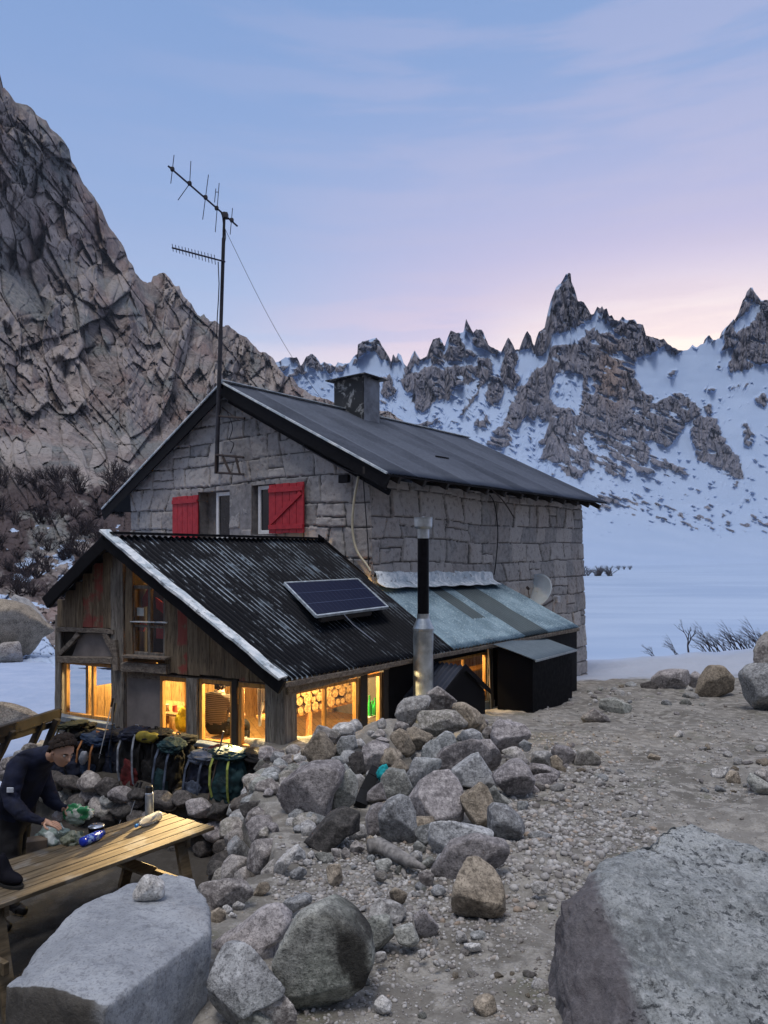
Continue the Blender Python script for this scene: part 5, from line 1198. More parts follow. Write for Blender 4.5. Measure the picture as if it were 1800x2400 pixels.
def b_slab(g):
    v = g.coord('Object'); n = g.noise(v, 2.2, 7, .65, .4); f = g.noise(v, 22, 6, .72); st = g.noise(g.coord('Object', (9, 30, 30), (0, 0, .6)), 1.0, 6, .65)
    k = g.mix(g.rng(n, .34, .66), (.27, .29, .32), (.40, .425, .455)); k = g.mix(g.m('MULTIPLY', g.rng(st, .46, .70), .35), k, (.46, .48, .51)); k = g.mix(g.rng(f, .50, .34, 0, .55), k, (.15, .16, .18)); k = g.mix(g.rng(g.noise(v, 85, 3, .7), .50, .66, 0, .5), k, (.12, .125, .14))
    k = g.mix(g.rng(g.noise(v, 1.0, 3), .55, .66, 0, .45), k, (.25, .215, .19))
    ge = g.n('ShaderNodeNewGeometry'); sp = g.n('ShaderNodeSeparateXYZ'); g.l(ge.outputs['Position'], sp.inputs[0]); nn_ = g.n('ShaderNodeSeparateXYZ'); g.l(ge.outputs['Normal'], nn_.inputs[0]); low = g.m('MULTIPLY', g.rng(nn_.outputs[1], -.30, -.50), g.rng(g.m('ADD', sp.outputs[0], g.m('MULTIPLY', n, .2)), -.70, -.82)); k = g.mix(g.m('MULTIPLY', low, .92), k, g.mix(f, (.022, .019, .015), (.10, .088, .07))); g.col(k); g.bump(g.m('ADD', n, g.m('MULTIPLY', f, .9)), .8, .02)  # brown weathering of front-left face, darkened further so its shade is painted in
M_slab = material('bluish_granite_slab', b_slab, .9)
def b_pitted(g):
    v = g.coord('Object'); n = g.noise(v, 1.9, 8, .68, .5); f = g.noise(v, 26, 6, .75); zone = g.noise(v, 1.3, 4, .6); m2 = g.noise(v, 32, 6, .70, .3); st = g.noise(g.coord('Object', (16, 6, 5), (.5, .4, .2)), 1.0, 6, .65)
    k = g.mix(g.rng(n, .36, .64), (.22, .24, .245), (.43, .455, .46)); k = g.mix(g.rng(f, .50, .66, 0, .65), k, (.54, .56, .57)); k = g.mix(g.rng(g.noise(v, 90, 3, .7), .50, .64, 0, .5), k, (.10, .105, .11)); k = g.mix(g.rng(f, .48, .36, 0, .6), k, (.10, .105, .11))
    pits = g.m('MULTIPLY', g.rng(m2, .44, .36), g.rng(zone, .44, .58)); k = g.mix(g.m('MULTIPLY', pits, .7), k, (.045, .05, .06))
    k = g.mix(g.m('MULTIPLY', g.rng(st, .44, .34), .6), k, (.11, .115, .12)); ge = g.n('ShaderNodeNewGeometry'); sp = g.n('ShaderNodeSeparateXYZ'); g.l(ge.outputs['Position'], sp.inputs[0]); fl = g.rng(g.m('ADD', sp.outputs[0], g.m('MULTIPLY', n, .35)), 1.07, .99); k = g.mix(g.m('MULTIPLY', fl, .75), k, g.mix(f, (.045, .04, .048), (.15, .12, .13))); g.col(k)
    g.bump(g.m('SUBTRACT', g.m('ADD', g.m('MULTIPLY', n, 1.5), g.m('MULTIPLY', f, .9)), g.m('MULTIPLY', pits, 1.2)), .9, .025)
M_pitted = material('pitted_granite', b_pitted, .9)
q = lambda x, y, Y: pt(x, y, Y)
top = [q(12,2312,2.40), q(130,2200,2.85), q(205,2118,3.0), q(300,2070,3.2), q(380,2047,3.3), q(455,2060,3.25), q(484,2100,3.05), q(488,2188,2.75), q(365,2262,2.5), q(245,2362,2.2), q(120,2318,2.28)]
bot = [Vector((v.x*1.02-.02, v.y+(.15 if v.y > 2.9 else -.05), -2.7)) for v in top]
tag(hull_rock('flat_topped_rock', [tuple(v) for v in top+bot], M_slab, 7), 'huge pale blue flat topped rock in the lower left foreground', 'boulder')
top = [q(1317,2112,2.85), q(1345,2098,2.9), q(1444,2033,3.1), q(1538,1968,3.35), q(1578,1925,3.45), q(1620,1922,3.45), q(1680,1985,3.35), q(1750,2040,3.2), q(1850,2032,3.2), q(2050,2090,3.0), q(1375,2112,2.78), q(1430,2230,2.62), q(1500,2400,2.42), q(1530,2520,2.2), q(1800,2600,2.1), q(2100,2600,2.1), q(1295,2170,2.85), q(1310,2420,2.5), q(1340,2560,2.3), q(1330,2250, 2.72)]
bot = [Vector((.65, 2.9, -2.3)), Vector((1.1, 3.5, -2.3)), Vector((1.9, 3.5, -2.3)), Vector((2.6, 3.3, -2.3)), Vector((.6, 2.2, -2.3)), Vector((2.5, 1.7, -2.3))]
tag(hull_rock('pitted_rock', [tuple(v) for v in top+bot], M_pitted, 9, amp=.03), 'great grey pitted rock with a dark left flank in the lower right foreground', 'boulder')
P = CE([(738,1165),(760,1110),(808,1063),(860,1088),(908,1130),(908,1192),(832,1218),(758,1198)])
tag(rock_from_outline('cobble', P, 3.0, R_PALE, 777, depth=1.0), 'white cobble placed on the huge flat topped rock', 'cobble')
# ---- loose stones scattered over the shelf: individuals
protos = []
for i in range(14):
    V, Fc = ico(3); r = np.random.RandomState(900+i); B = V*np.array([1, r.uniform(.65, .95), r.uniform(.40, .7)]); B = carve(B, 900+i, 16, .60, .90, amp=.03)
    protos.append(np_mesh('cobble', B, Fc))
smallmat = [R_GREY, R_BLUE, R_PALE, R_PALE, R_PURP, R_TAN, R_GREEN]
pm = []
for i, me in enumerate(protos): me.materials.append(smallmat[i % len(smallmat)])
def place_ok(x, y):
    e = np.interp(y, EDGE_Y, EDGE_X); 
    if x < e+.1: return False
    d = (Vector((x, y, 0))-SWp).dot(SN)
    return d > .35 or (y > 18.2)
rs = random.Random(5); n = 0
def scatter(cnt, fn, s0, s1, lab, grp):
    global n
    c = 0; tries = 0
    while c < cnt and tries < cnt*30:
        tries += 1; x, y = fn()
        if not place_ok(x, y): continue
        if rs.random() < .1: sz = rs.uniform(s0, s1)*1.5
        else: sz = rs.uniform(s0, s1)
        pm_ = rs.randrange(len(protos)); o = bpy.data.objects.new('cobble', protos[pm_]); COL.objects.link(o); adj = ['grey', 'bluish', 'pale', 'pale', 'mauve', 'tan', 'greenish'][pm_ % 7]
        o.scale = (sz, sz*rs.uniform(.7, 1), sz*rs.uniform(.7, 1.1)); o.rotation_euler = (rs.uniform(-.35, .35), rs.uniform(-.35, .35), rs.uniform(0, 6.3)); o.location = (x, y, zg(x, y)+sz*.18)
        tag(o, adj+' '+lab, 'cobble', adj+' '+grp); c += 1
def on_px(x0, x1, y0, y1):
    def f():
        px, py = rs.uniform(x0, x1), rs.uniform(y0, y1); Y = Ygnd(py); return (px-CX)/F*Y, Y
    return f
scatter(24, on_px(1250, 1480, 1600, 1650), .05, .12, 'loose stone along the foot of the black bin', 'stones along the black bin')
scatter(16, on_px(1380, 1700, 1615, 1680), .06, .13, 'loose stone near the snow bank at the far end of the path', 'stones at the far end of the path')
scatter(24, on_px(1250, 1480, 1745, 1860), .04, .085, 'loose stone of the pale gravel spread right of the pile', 'stones on the gravel spread')
scatter(16, on_px(1640, 1800, 1740, 1860), .04, .10, 'loose stone in the cluster at the right edge of the path', 'stones at the right edge')
scatter(34, on_px(760, 1160, 2010, 2130), .022, .05, 'loose stone in the rubble below the boulder pile', 'stones in the rubble below the pile')
scatter(16, on_px(840, 1290, 2180, 2400), .015, .036, 'loose stone on the soil at the bottom of the picture', 'stones on the near soil')
# ---- stones facing the bank between the path and the terrace, and small ones packed into the pile
def bank_stones():
    r = random.Random(41); k = 0
    for row, (dz, off) in enumerate(((.10, .02), (.38, -.14), (.68, -.24), (.98, -.32))):
        y = 4.25+.05*row
        while y < 8.0:
            sz = r.uniform(.10, .19); ex = float(np.interp(y, EDGE_Y, EDGE_X)); x = ex+off+r.uniform(-.04, .04); z = -1.5-.09*y-dz*(1.15+(y-4)*-.09)
            V, Fc = ico(4); B = V*np.array([1, r.uniform(.75, 1.1), r.uniform(.6, .85)])*sz; B = carve(B, 1200+k, 18, .60, .88, amp=.03)
            o = link('boulder', np_mesh('boulder', B, Fc), r.choice([R_GREY, R_BLUE, R_PURP, R_DARK, R_GREY, R_GREEN])); o.location = (x, y, z); o.rotation_euler = (r.uniform(-.5, .5), r.uniform(-.5, .5), r.uniform(0, 6))
            tag(o, ['top', 'second', 'third', 'lowest'][row]+' course stone facing the bank between the boulder pile and the terrace', 'boulder', 'stones facing the bank'); k += 1; y += sz*1.75
bank_stones()
def ledge_stones():
    r = random.Random(91); k = 0
    for row, z in enumerate((-2.78, -3.02)):
        x = .1
        while x < 3.7:
            s = r.uniform(.10, .17); p = CORNER+GA*x+FN*(.80+r.uniform(-.02, .05)); V, Fc = ico(4); B = carve(V*np.array([1.15+.5*r.random(), .8, .62+.25*r.random()])*s, 1600+k, 9, .55, .85, amp=.04)
            o = link('boulder', np_mesh('boulder', B, Fc), r.choice([R_GREY, R_DARK, R_PURP, R_BLUE, R_DARK])); o.location = (p.x, p.y, z+r.uniform(-.03, .03)); o.rotation_euler = (r.uniform(-.2, .2), r.uniform(-.2, .2), 2.7+r.uniform(-.4, .4))
            tag(o, ['upper', 'lower'][row]+' row stone of the ledge on which the backpacks stand', 'boulder', 'stones of the ledge under the packs'); k += 1; x += s*2.0
    for k in range(16):
        px, py = r.uniform(596, 700), r.uniform(1745, 1880); Y = 7.7-(py-1745)*.011; s = r.uniform(.08, .15); V, Fc = ico(4); B = carve(V*np.array([1, .9, .75])*s, 1700+k, 18, .6, .88, amp=.03); p = pt(px, py, Y)
        o = link('boulder', np_mesh('boulder', B, Fc), r.choice([R_GREY, R_BLUE, R_PURP, R_GREEN])); o.location = (p.x, p.y, zg(p.x, p.y)+s*.35); tag(o, 'grey stone heaped at the foot of the corner post', 'boulder', 'stones at the corner post')
    for k in range(26):
        y = r.uniform(4.9, 7.6); x = float(np.interp(y, EDGE_Y, EDGE_X))+r.uniform(.02, .40); s = r.uniform(.05, .12); V, Fc = ico(4); B = carve(V*np.array([1, .9, .7])*s, 1800+k, 16, .6, .88, amp=.03)
        o = link('cobble', np_mesh('cobble', B, Fc), r.choice([R_GREY, R_BLUE, R_PURP, R_PALE, R_TAN])); o.location = (x, y, zg(x, y)+s*.3); tag(o, 'loose stone on the strip of soil along the rim of the terrace', 'cobble', 'stones along the rim of the terrace')
ledge_stones()
def fill_stones():
    r = random.Random(17)
    for k in range(46):
        px, py = r.uniform(690, 1240), r.uniform(1680, 1985)
        P0_ = [(px, py)]; Y = float(Ypile([(px, py), (px, py+.1)]))+r.uniform(.10, .35); s = r.uniform(.05, .12)
        V, Fc = ico(3); B = carve(V*np.array([1, .9, .75])*s, 1400+k, 16, .6, .88, amp=.03)
        o = link('cobble', np_mesh('cobble', B, Fc), r.choice([R_GREY, R_BLUE, R_PURP, R_PALE, R_TAN])); p = pt(px, py, Y); o.location = (p.x, p.y, max(p.z, zg(p.x, p.y)+s*.3)); tag(o, 'small stone wedged between the boulders of the pile', 'cobble', 'small stones in the pile')
fill_stones()
# ---- gravel: nobody could count it
def gravel():
    r = np.random.RandomState(77); base = []
    for i in range(6):
        V, Fc = ico(1)
        B = V*np.array([1, r.uniform(.6, .95), r.uniform(.4, .7)]); B = carve(B, 50+i, 7, .6, .9, amp=.0); base.append(B)
    Fc = ico(1)[1]; VV = []; FF = []; TT = []; n0 = 0
    def batch(cnt, x0, x1, y0, y1, s0, s1, dens=None):
        nonlocal n0
        px = r.uniform(x0, x1, cnt); py = r.uniform(y0, y1, cnt); Y = 1.5/((py-HY)/F-.09); X = (px-CX)/F*Y
        e = np.interp(Y, EDGE_Y, EDGE_X)
        ok = (X > e+.05) & ((X-SWp.x)*SN.x+(Y-SWp.y)*SN.y > .25)
        if dens is not None: ok &= r.rand(cnt) < dens(px, py)
        X, Y = X[ok], Y[ok]; Z = Zground(X, Y); s = s0*(s1/s0)**(r.rand(len(X))**1.9)
        for x, y, z, k in zip(X, Y, Z, s):
            a = r.uniform(0, 6.28); b = r.uniform(-.5, .5); B = base[r.randint(6)]*k; ca, sa = math.cos(a), math.sin(a); cb, sb = math.cos(b), math.sin(b)
            R_ = np.array([[ca, -sa*cb, sa*sb], [sa, ca*cb, -ca*sb], [0, sb, cb]]); VV.append(B@R_.T+np.array([x, y, z+k*.15])); FF.append(Fc+n0); TT.append(np.full(len(B), r.rand())); n0 += len(B)
    blob = lambda cx, cy, rx, ry: (lambda px, py: np.clip(1.35-np.hypot((px-cx)/rx, (py-cy)/ry), 0, 1))
    batch(5600, 1120, 1560, 1720, 2120, .011, .050, blob(1310, 1890, 210, 190))
    batch(3400, 720, 1260, 1960, 2260, .010, .030, blob(980, 2080, 260, 150))
    batch(1500, 1250, 1800, 1600, 1780, .012, .05, lambda px, py: .35+.65*(fbm(px*.012, py*.03, seed=3) > .1))
    batch(1500, 1300, 1800, 1780, 2000, .008, .032, lambda px, py: .25+.75*(fbm(px*.012, py*.02, seed=4) > .15))
    batch(2600, 640, 1330, 2080, 2420, .005, .020, lambda px, py: .25+.75*(fbm(px*.01, py*.012, seed=6) > .0))
    batch(700, 640, 960, 1960, 2120, .012, .03)
    me = np_mesh('gravel', np.concatenate(VV), np.concatenate(FF), dict(tone=np.concatenate(TT)), smooth=False)
    def bg(g):
        t = g.attr('tone'); n_ = g.noise(g.coord('Object'), 60, 3)
        k = g.ramp(t, [(0, (.17, .155, .145)), (.25, (.30, .285, .275)), (.55, (.40, .39, .38)), (.8, (.50, .49, .475)), (.92, (.34, .27, .21)), (1, (.56, .56, .55))]); g.col(g.mix(g.rng(n_, .4, .7, 0, .4), k, (.14, .135, .13)))
    tag(link('gravel', me, material('gravel', bg, .92)), 'pale gravel scattered over the soil of the path', 'gravel', kind='stuff')
gravel()
# ================================================================ things on and around the hut
def sheet(a, b, c, d, th=.01):
    return MB().prism([a, b, c, d], (Vector(b)-Vector(a)).cross(Vector(d)-Vector(a)).normalized()*th)
# ---- solar panel
def solar():
    n0 = (Vector(P0)-Vector(Aap)).cross(Vector(R1)-Vector(Aap)).normalized(); n0 = n0*(1 if n0.z > 0 else -1)
    tl = on_plane(667, 1366, Aap+n0*.07, n0); tr = on_plane(839, 1357, Aap+n0*.07, n0)
    ax = (tr-tl).normalized(); nn = Matrix.Rotation(math.radians(-9), 3, ax) @ n0
    if nn.z < n0.z: nn = Matrix.Rotation(math.radians(9), 3, ax) @ n0
    br = on_plane(909, 1422, tl, nn); bl = on_plane(742, 1443, tl, nn)
    t = empty('solar_panel', (tl+br)/2, 'framed dark blue solar panel tilted on the frosted annexe roof', 'solar panel')
    def pv(g):
        c = g.coord('Object'); n = g.noise(c, 3, 3); g.col(g.mix(g.attr('tone'), (.006, .010, .035), (.10, .13, .22))); g.rough(.5); g.b.inputs['Specular IOR Level'].default_value = .2
    Mp = material('solar_cells', pv, .25)
    q = lambda u, v: (tl*(1-u)+tr*u)*(1-v)+(bl*(1-u)+br*u)*v
    m = MB(); m.prism([q(.012, .02), q(.988, .02), q(.988, .98), q(.012, .98)], nn*-.012); 
    for v in (.34, .66): m.prism([q(.02, v), q(.98, v), q(.98, v+.006), q(.02, v+.006)], nn*.002, at=1.0)
    for i in range(1, 18): m.prism([q(i/18, .03), q(i/18+.0022, .03), q(i/18+.0022, .97), q(i/18, .97)], nn*.0012, at=.45)
    m.build('cells', Mp, t)
    f = MB()
    for a, b in ((q(0, 0), q(1, 0)), (q(1, 0), q(1, 1)), (q(1, 1), q(0, 1)), (q(0, 1), q(0, 0))): f.beam(a-nn*.01, b-nn*.01, .028, .04, up=nn)
    f.build('frame', flat('anodised_frame', (.55, .62, .68), .4, .5, bump=0), t, bevel=.003)
    s = MB(); s.beam(q(.06, 1)-nn*.07, q(.75, 1)-nn*.07, .05, .05, up=nn); s.beam(q(.1, .1)-nn*.04, q(.1, 1)-nn*.07, .04, .04, up=nn); s.beam(q(.7, .1)-nn*.04, q(.7, 1)-nn*.07, .04, .04, up=nn); s.build('support_rail', M_dark, t)
    a = q(.35, 1)-nn*.02; b = on_plane(880, 1505, Aap+n0*.05, n0)
    MB().tube([a, a*.7+b*.3-UP*.03, a*.4+b*.6-UP*.02, b], .007, 6).build('lead', M_steel, t)
solar()
# ---- stove flue
def flue():
    Y = 9.85; X = (992-CX)/F*Y; z = lambda py: (HY-py)/F*Y; b = Vector((X, Y, 0))
    t = empty('stove_flue', b+UP*z(1700), 'tall metal stove flue, black above and wide galvanised below, before the eaves', 'flue pipe')
    Mg = flat('galvanised_flue', (.42, .46, .49), .42, .85, sc=5, var=.3)
    MB().lathe(b, [(.138, z(1700)), (.141, z(1560)), (.136, z(1530)), (.142, z(1500)), (.142, z(1478)), (.146, z(1477)), (.146, z(1472)), (.13, z(1466)), (.088, z(1449)), (.086, z(1438))], 28).build('lower_pipe', Mg, t, smooth=False)
    MB().lathe(b, [(.080, z(1452)), (.080, z(1258))], 24).build('upper_pipe', flat('enamelled_flue', (.006, .006, .008), .35, bump=0), t, smooth=False)
    MB().lathe(b, [(.082, z(1262)), (.084, z(1240)), (.082, z(1238))], 24).build('collar', Mg, t)
    MB().lathe(b, [(.07, z(1240)), (.098, z(1240)), (.12, z(1236)), (.124, z(1234)), (.128, z(1217)), (.132, z(1213)), (.126, z(1213)), (.09, z(1215)), (.01, z(1211))], 28).build('cowl', Mg, t)
flue()
# ---- small corrugated roof shed against the side wall
def shed():
    wA = sw(1015, 1556); wA = Vector((wA.x, wA.y, -1.63)); out = SN*.56; hw = .74
    t = empty('fuel_shed', Vector((wA.x, wA.y, -2.6))+SN*.3, 'small black shed with a corrugated gable roof between the flue and the boulder pile', 'shed')
    el = wA-EA*hw-UP*.42; er = wA+EA*hw*.95-UP*.46
    Mb = material('dark_blue_sheet', lambda g: (g.col(g.mix(g.noise(g.coord('Object'), 9, 5), (.010, .014, .026), (.035, .045, .075))), g.rough(.5)), .5)
    corrugated('roof_slope', wA, wA+out, el-SN*.0, el+out, 7, .016, Mb, t, ns=6, per=8); corrugated('roof_slope', wA, wA+out, er, er+out, 7, .016, Mb, t, ns=6, per=8)
    m = MB(); z0 = -2.75; pts = [wA+out*.93-UP*.03, el+EA*.06+out*.93-UP*.02, Vector((el.x, el.y, z0))+EA*.06+out*.93, Vector((er.x, er.y, z0))-EA*.06+out*.93, er-EA*.06+out*.93-UP*.02]
    m.prism(pts, SN*-.03); m.build('end_wall', M_black, t)
    m = MB(); a = el+EA*.06; m.prism([Vector((a.x, a.y, z0)), Vector((a.x, a.y, z0))+out*.9, a+out*.9-UP*.02, a-UP*.02], EA*.03); a = er-EA*.06; m.prism([Vector((a.x, a.y, z0)), Vector((a.x, a.y, z0))+out*.9, a+out*.9-UP*.02, a-UP*.02], EA*-.03); m.build('side_wall', M_black, t)
    m = MB(); a = wA+out; m.prism([a+UP*.02, er+out+UP*.02, er+out-UP*.07+EA*.03, a-UP*.07], SN*.02); m.prism([a+UP*.02, el+out+UP*.02, el+out-UP*.07-EA*.03, a-UP*.07], SN*.02); m.build('verge_board', M_black, t)
shed()
# ---- black bin with a sloping lid
def bin_():
    nb = pt(1248, 1672, 11.0); rb = pt(1341, 1640, 12.86); zt = -1.66; z0 = -2.9; d = Vector((rb.x-nb.x, rb.y-nb.y, 0)); bk = -SN*.62; up2 = UP*.17
    t = empty('storage_bin', Vector((nb.x, nb.y, -2.55)), 'large black outdoor bin with a sloping grey lid at the end of the annexe', 'storage bin')
    a = Vector((nb.x, nb.y, zt)); b = a+d-UP*.10; c = b+bk+up2; e = a+bk+up2; g = lambda v: Vector((v.x, v.y, z0))
    m = MB(); V = [g(a), g(b), g(c), g(e), a, b, c, e]; m.add([tuple(v) for v in V], [(0, 1, 2, 3), (4, 5, 6, 7), (0, 1, 5, 4), (1, 2, 6, 5), (2, 3, 7, 6), (3, 0, 4, 7)]); m.build('body', flat('black_tarred_board', (.0035, .0035, .0045), .75, bump=0), t, bevel=.01)
    Ml = material('lid_sheet', lambda g_: (g_.col(g_.mix(g_.noise(g_.coord('Object', (3, 3, 3)), 4, 5), (.07, .10, .125), (.14, .18, .21))), g_.rough(.5)), .5)
    o = SN*.07; u = d.normalized()*.05
    corrugated('lid', e-u+UP*.03-o, c+u+UP*.03-o, a-u+o+UP*.012, b+u+o+UP*.012, 26, .008, Ml, t, ns=4, per=6)
    MB().beam(a-u+o*1.05+UP*.0, b+u+o*1.05+UP*.0, .02, .03).build('lid_edge', flat('lid_trim', (.30, .34, .37), .5, .4, bump=0), t)
bin_()
# ---- satellite dish
def dish():
    w = W0+E2*(4.9*1.2794); c = pt(1254, 1384, (w+NS*.42).y-.35); R = .42
    t = empty('satellite_dish', c, 'grey oval satellite dish on the stone wall above the end of the zinc roof', 'satellite dish')
    ax = (Vector((0, 0, 0))-c).normalized(); ax = (ax+Vector((-.65, -.1, .75))).normalized(); a = ax.cross(UP).normalized(); b = a.cross(ax); V = []; nR, nT = 10, 40
    for i in range(nR):
        r = R*i/(nR-1)
        for k in range(nT):
            q = 2*math.pi*k/nT; V.append(c+a*math.cos(q)*r*.95+b*math.sin(q)*r*1.05-ax*(.10*(1-(i/(nR-1))**2)))
    Fc = [(i*nT+k, i*nT+(k+1) % nT, (i+1)*nT+(k+1) % nT, (i+1)*nT+k) for i in range(nR-1) for k in range(nT)]
    o = link('reflector', np_mesh('reflector', np.array([tuple(v) for v in V]), np.array(Fc)), flat('dish_paint', (.40, .48, .56), .5, .0, sc=2, var=.15, bump=0), t); s = o.modifiers.new('t', 'SOLIDIFY'); s.thickness = .008
    m = MB(); wp = W0+E2*(5.35*1.2794)+NS*.12; wp.z = (HY-1407)/F*wp.y; m.tube([c-ax*.11-UP*.1, c-ax*.16-UP*.34+E2*.1, wp], .020, 8); m.build('bracket', M_iron, t)
    m = MB(); f = c+ax*.34-b*.12; m.tube([c-b*R, f], .010, 6); m.lathe(f, [(.03, -.04), (.035, 0), (.03, .04)], 12, axis=ax); m.build('feed_arm', M_iron, t)
    m = MB(); bx = W0+E2*(5.45*1.2794)+NS*.10; bx.z = (HY-1412)/F*bx.y; m.box(bx, E2*.16, NS*.08, UP*.15); m.build('wall_box', flat('box_plastic', (.42, .43, .45), .5, bump=0), t, bevel=.01)
dish()
# ---- antenna mast
def mast():
    Mm = flat('mast_paint', (.035, .035, .045), .6, sc=5, var=.4)
    lo = on_plane(507, 1110, W0-E2*.36, NG); Y = lo.y; hi = pt(526, 497, Y-.1)
    t = empty('antenna_mast', lo, 'tall leaning mast with two antennas fixed to the stone gable', 'antenna mast')
    mid = lo.lerp(hi, .55); MB().tube([lo, mid], .043, 12).tube([mid-(hi-lo)*.01, lo.lerp(hi, .90)], .036, 12).tube([lo.lerp(hi, .90)-(hi-lo)*.01, hi], .026, 10).build('pole', Mm, t)
    Mb = flat('antenna_metal', (.05, .055, .09), .45, .5, bump=0)
    c = lambda x, y: (350+x/3.88, 330+y/3.88)
    def bY(x): return Y-.1+(x-688)/3.88*.0042
    def q(x, y, dy=0): a = c(x, y); return pt(a[0], a[1], bY(x)+dy)
    y1 = MB().tube([q(170, 228), q(803, 778)], .018, 8).build('yagi_antenna', Mb, t)
    def el(name, pts, par, r=.0075): MB().tube(pts, r, 6).build(name, Mb, par)
    el('element', [pt(*c(225, 130), bY(210)), pt(*c(195, 388), bY(210))], y1); el('element', [pt(*c(378, 185), bY(367)), pt(*c(367, 390), bY(367)), pt(*c(260, 540), bY(367))], y1)
    el('element', [pt(*c(538, 308), bY(512)), pt(*c(485, 716), bY(512))], y1); el('element', [pt(*c(635, 385), bY(612)), pt(*c(600, 830), bY(612))], y1); el('element', [pt(*c(757, 612), bY(750)), pt(*c(735, 852), bY(750))], y1)
    el('dipole_stub', [pt(*c(605, 435), bY(600)), pt(*c(593, 560), bY(600))], y1); el('dipole_bridge', [pt(*c(603, 466), bY(600)), pt(*c(630, 466), bY(612))], y1)
    for x, y in ((210, 258), (367, 388), (512, 515), (612, 612), (690, 682), (750, 722)):
        p = q(x, y); k = .035 if x != 690 else .055; MB().box(p-Vector((k, k, k)), (2*k, 0, 0), (0, 2*k, 0), (0, 0, 2*k)).build('clamp', Mm, y1, bevel=.01)
    y2 = MB().tube([q(205, 972), q(690, 1100)], .017, 8).build('comb_antenna', Mb, t)
    for i in range(14):
        x = 212+i*(595-212)/13; y = 975+(x-210)*.285; dy = 36+.9*i; MB().tube([pt(*c(x-4, y-dy), bY(x)), pt(*c(x+6, y+dy*.85), bY(x))], .007, 6).build('element', Mb, y2)
    def wv(pts, r): return [q(*p) for p in pts]
    MB().tube([pt(*c(650, 650), Y-.15), pt(*c(665, 690), Y-.15), pt(*c(672, 760), Y-.15), pt(*c(668, 830), Y-.15)], .009, 6).build('cable', M_cable, t)
    MB().tube([pt(*c(626, 1100), Y-.12), pt(*c(630, 1200), Y-.12), pt(*c(634, 1300), Y-.12), pt(*c(628, 1450), Y-.12), pt(*c(618, 1600), Y-.12), pt(*c(612, 1800), Y-.12)], .010, 6).build('cable', M_cable, t)
    MB().tube([pt(*c(690, 800), Y-.1), pt(*c(694, 880), Y-.12), pt(*c(680, 960), Y-.14), pt(*c(668, 1200), Y-.12), pt(*c(650, 1400), Y-.12)], .009, 6).build('cable', M_cable, t)
    e = pt(764, 948, 17.6); a = pt(*c(688, 800), Y-.1); P = [a.lerp(e, k/16)-UP*.28*math.sin(math.pi*k/16) for k in range(17)]; MB().tube(P, .005, 6).build('guy_wire', flat('guy_cable', (.12, .12, .15), .5, bump=0), t)
mast()
# ---- timber railing at the left
def railing():
    t = empty('timber_railing', Vector((-4.9, 8.9, -3.3)), 'dark timber railing slanting up to the annexe at the left edge', 'railing')
    Y0, Y1 = 8.0, 9.35
    MB().rough_beam(pt(-60, 1735, Y0-.3), pt(138, 1672, Y1), .07, .13, seed=71, amp=.006).build('rail', M_dark, t)
    MB().rough_beam(pt(-60, 1752, Y0-.25), pt(136, 1695, Y1+.05), .05, .07, seed=72, amp=.006).build('lower_rail', M_dark, t)
    for (a, b, c, d, Y, s) in ((28, 1712, -16, 1800, 8.3, 1), (100, 1690, 52, 1790, 8.95, 2), (134, 1685, 92, 1790, 9.2, 3)):
        p = pt(a, b, Y); q = pt(c, d, Y); q = q+(q-p)*.6; MB().rough_beam(p, q, .07, .09, up=(0, -1, 0), seed=80+s, amp=.006).build('railing_post', M_dark, t)
railing()
# ---- picnic table
TZ = -2.5
def tp(px, py, dz=0.0):
    r = ray(px, py); return r*((TZ+dz)/r.z)
fR = tp(504, 1937); fL0 = tp(0, 2121); bR = tp(375, 1900); TD = (fR-fL0).normalized(); TW_ = (bR-fR).normalized(); TWID = (bR-fR).length; TLEN = 2.25
def b_table(g):
    c = g.coord('Object'); rot = -math.atan2(TD.y, TD.x)
    v = g.coord('Object', (1.5, 20, 20), (0, 0, 0)); m = g.n('ShaderNodeMapping'); m.vector_type = 'TEXTURE'; m.inputs['Rotation'].default_value = (0, 0, -rot); g.l(c, m.inputs[0])
    s = g.n('ShaderNodeVectorMath', operation='MULTIPLY'); g.l(m.outputs[0], s.inputs[0]); s.inputs[1].default_value = (1.6, 22, 10)
    n = g.noise(s.outputs[0], 1.5, 6, .65, .4); f = g.noise(s.outputs[0], 4.0, 4, .6)
    k = g.mix(g.rng(n, .32, .68), (.075, .056, .034), (.18, .14, .088)); k = g.mix(g.m('MULTIPLY', g.rng(f, .45, .35), .6), k, (.06, .05, .035)); k = g.mix(g.m('MULTIPLY', g.rng(g.noise(c, 4, 4), .55, .68), .35), k, (.30, .30, .29)); g.col(k); g.bump(g.m('ADD', n, f), .35, .004)
M_table = material('table_boards', b_table, .6)
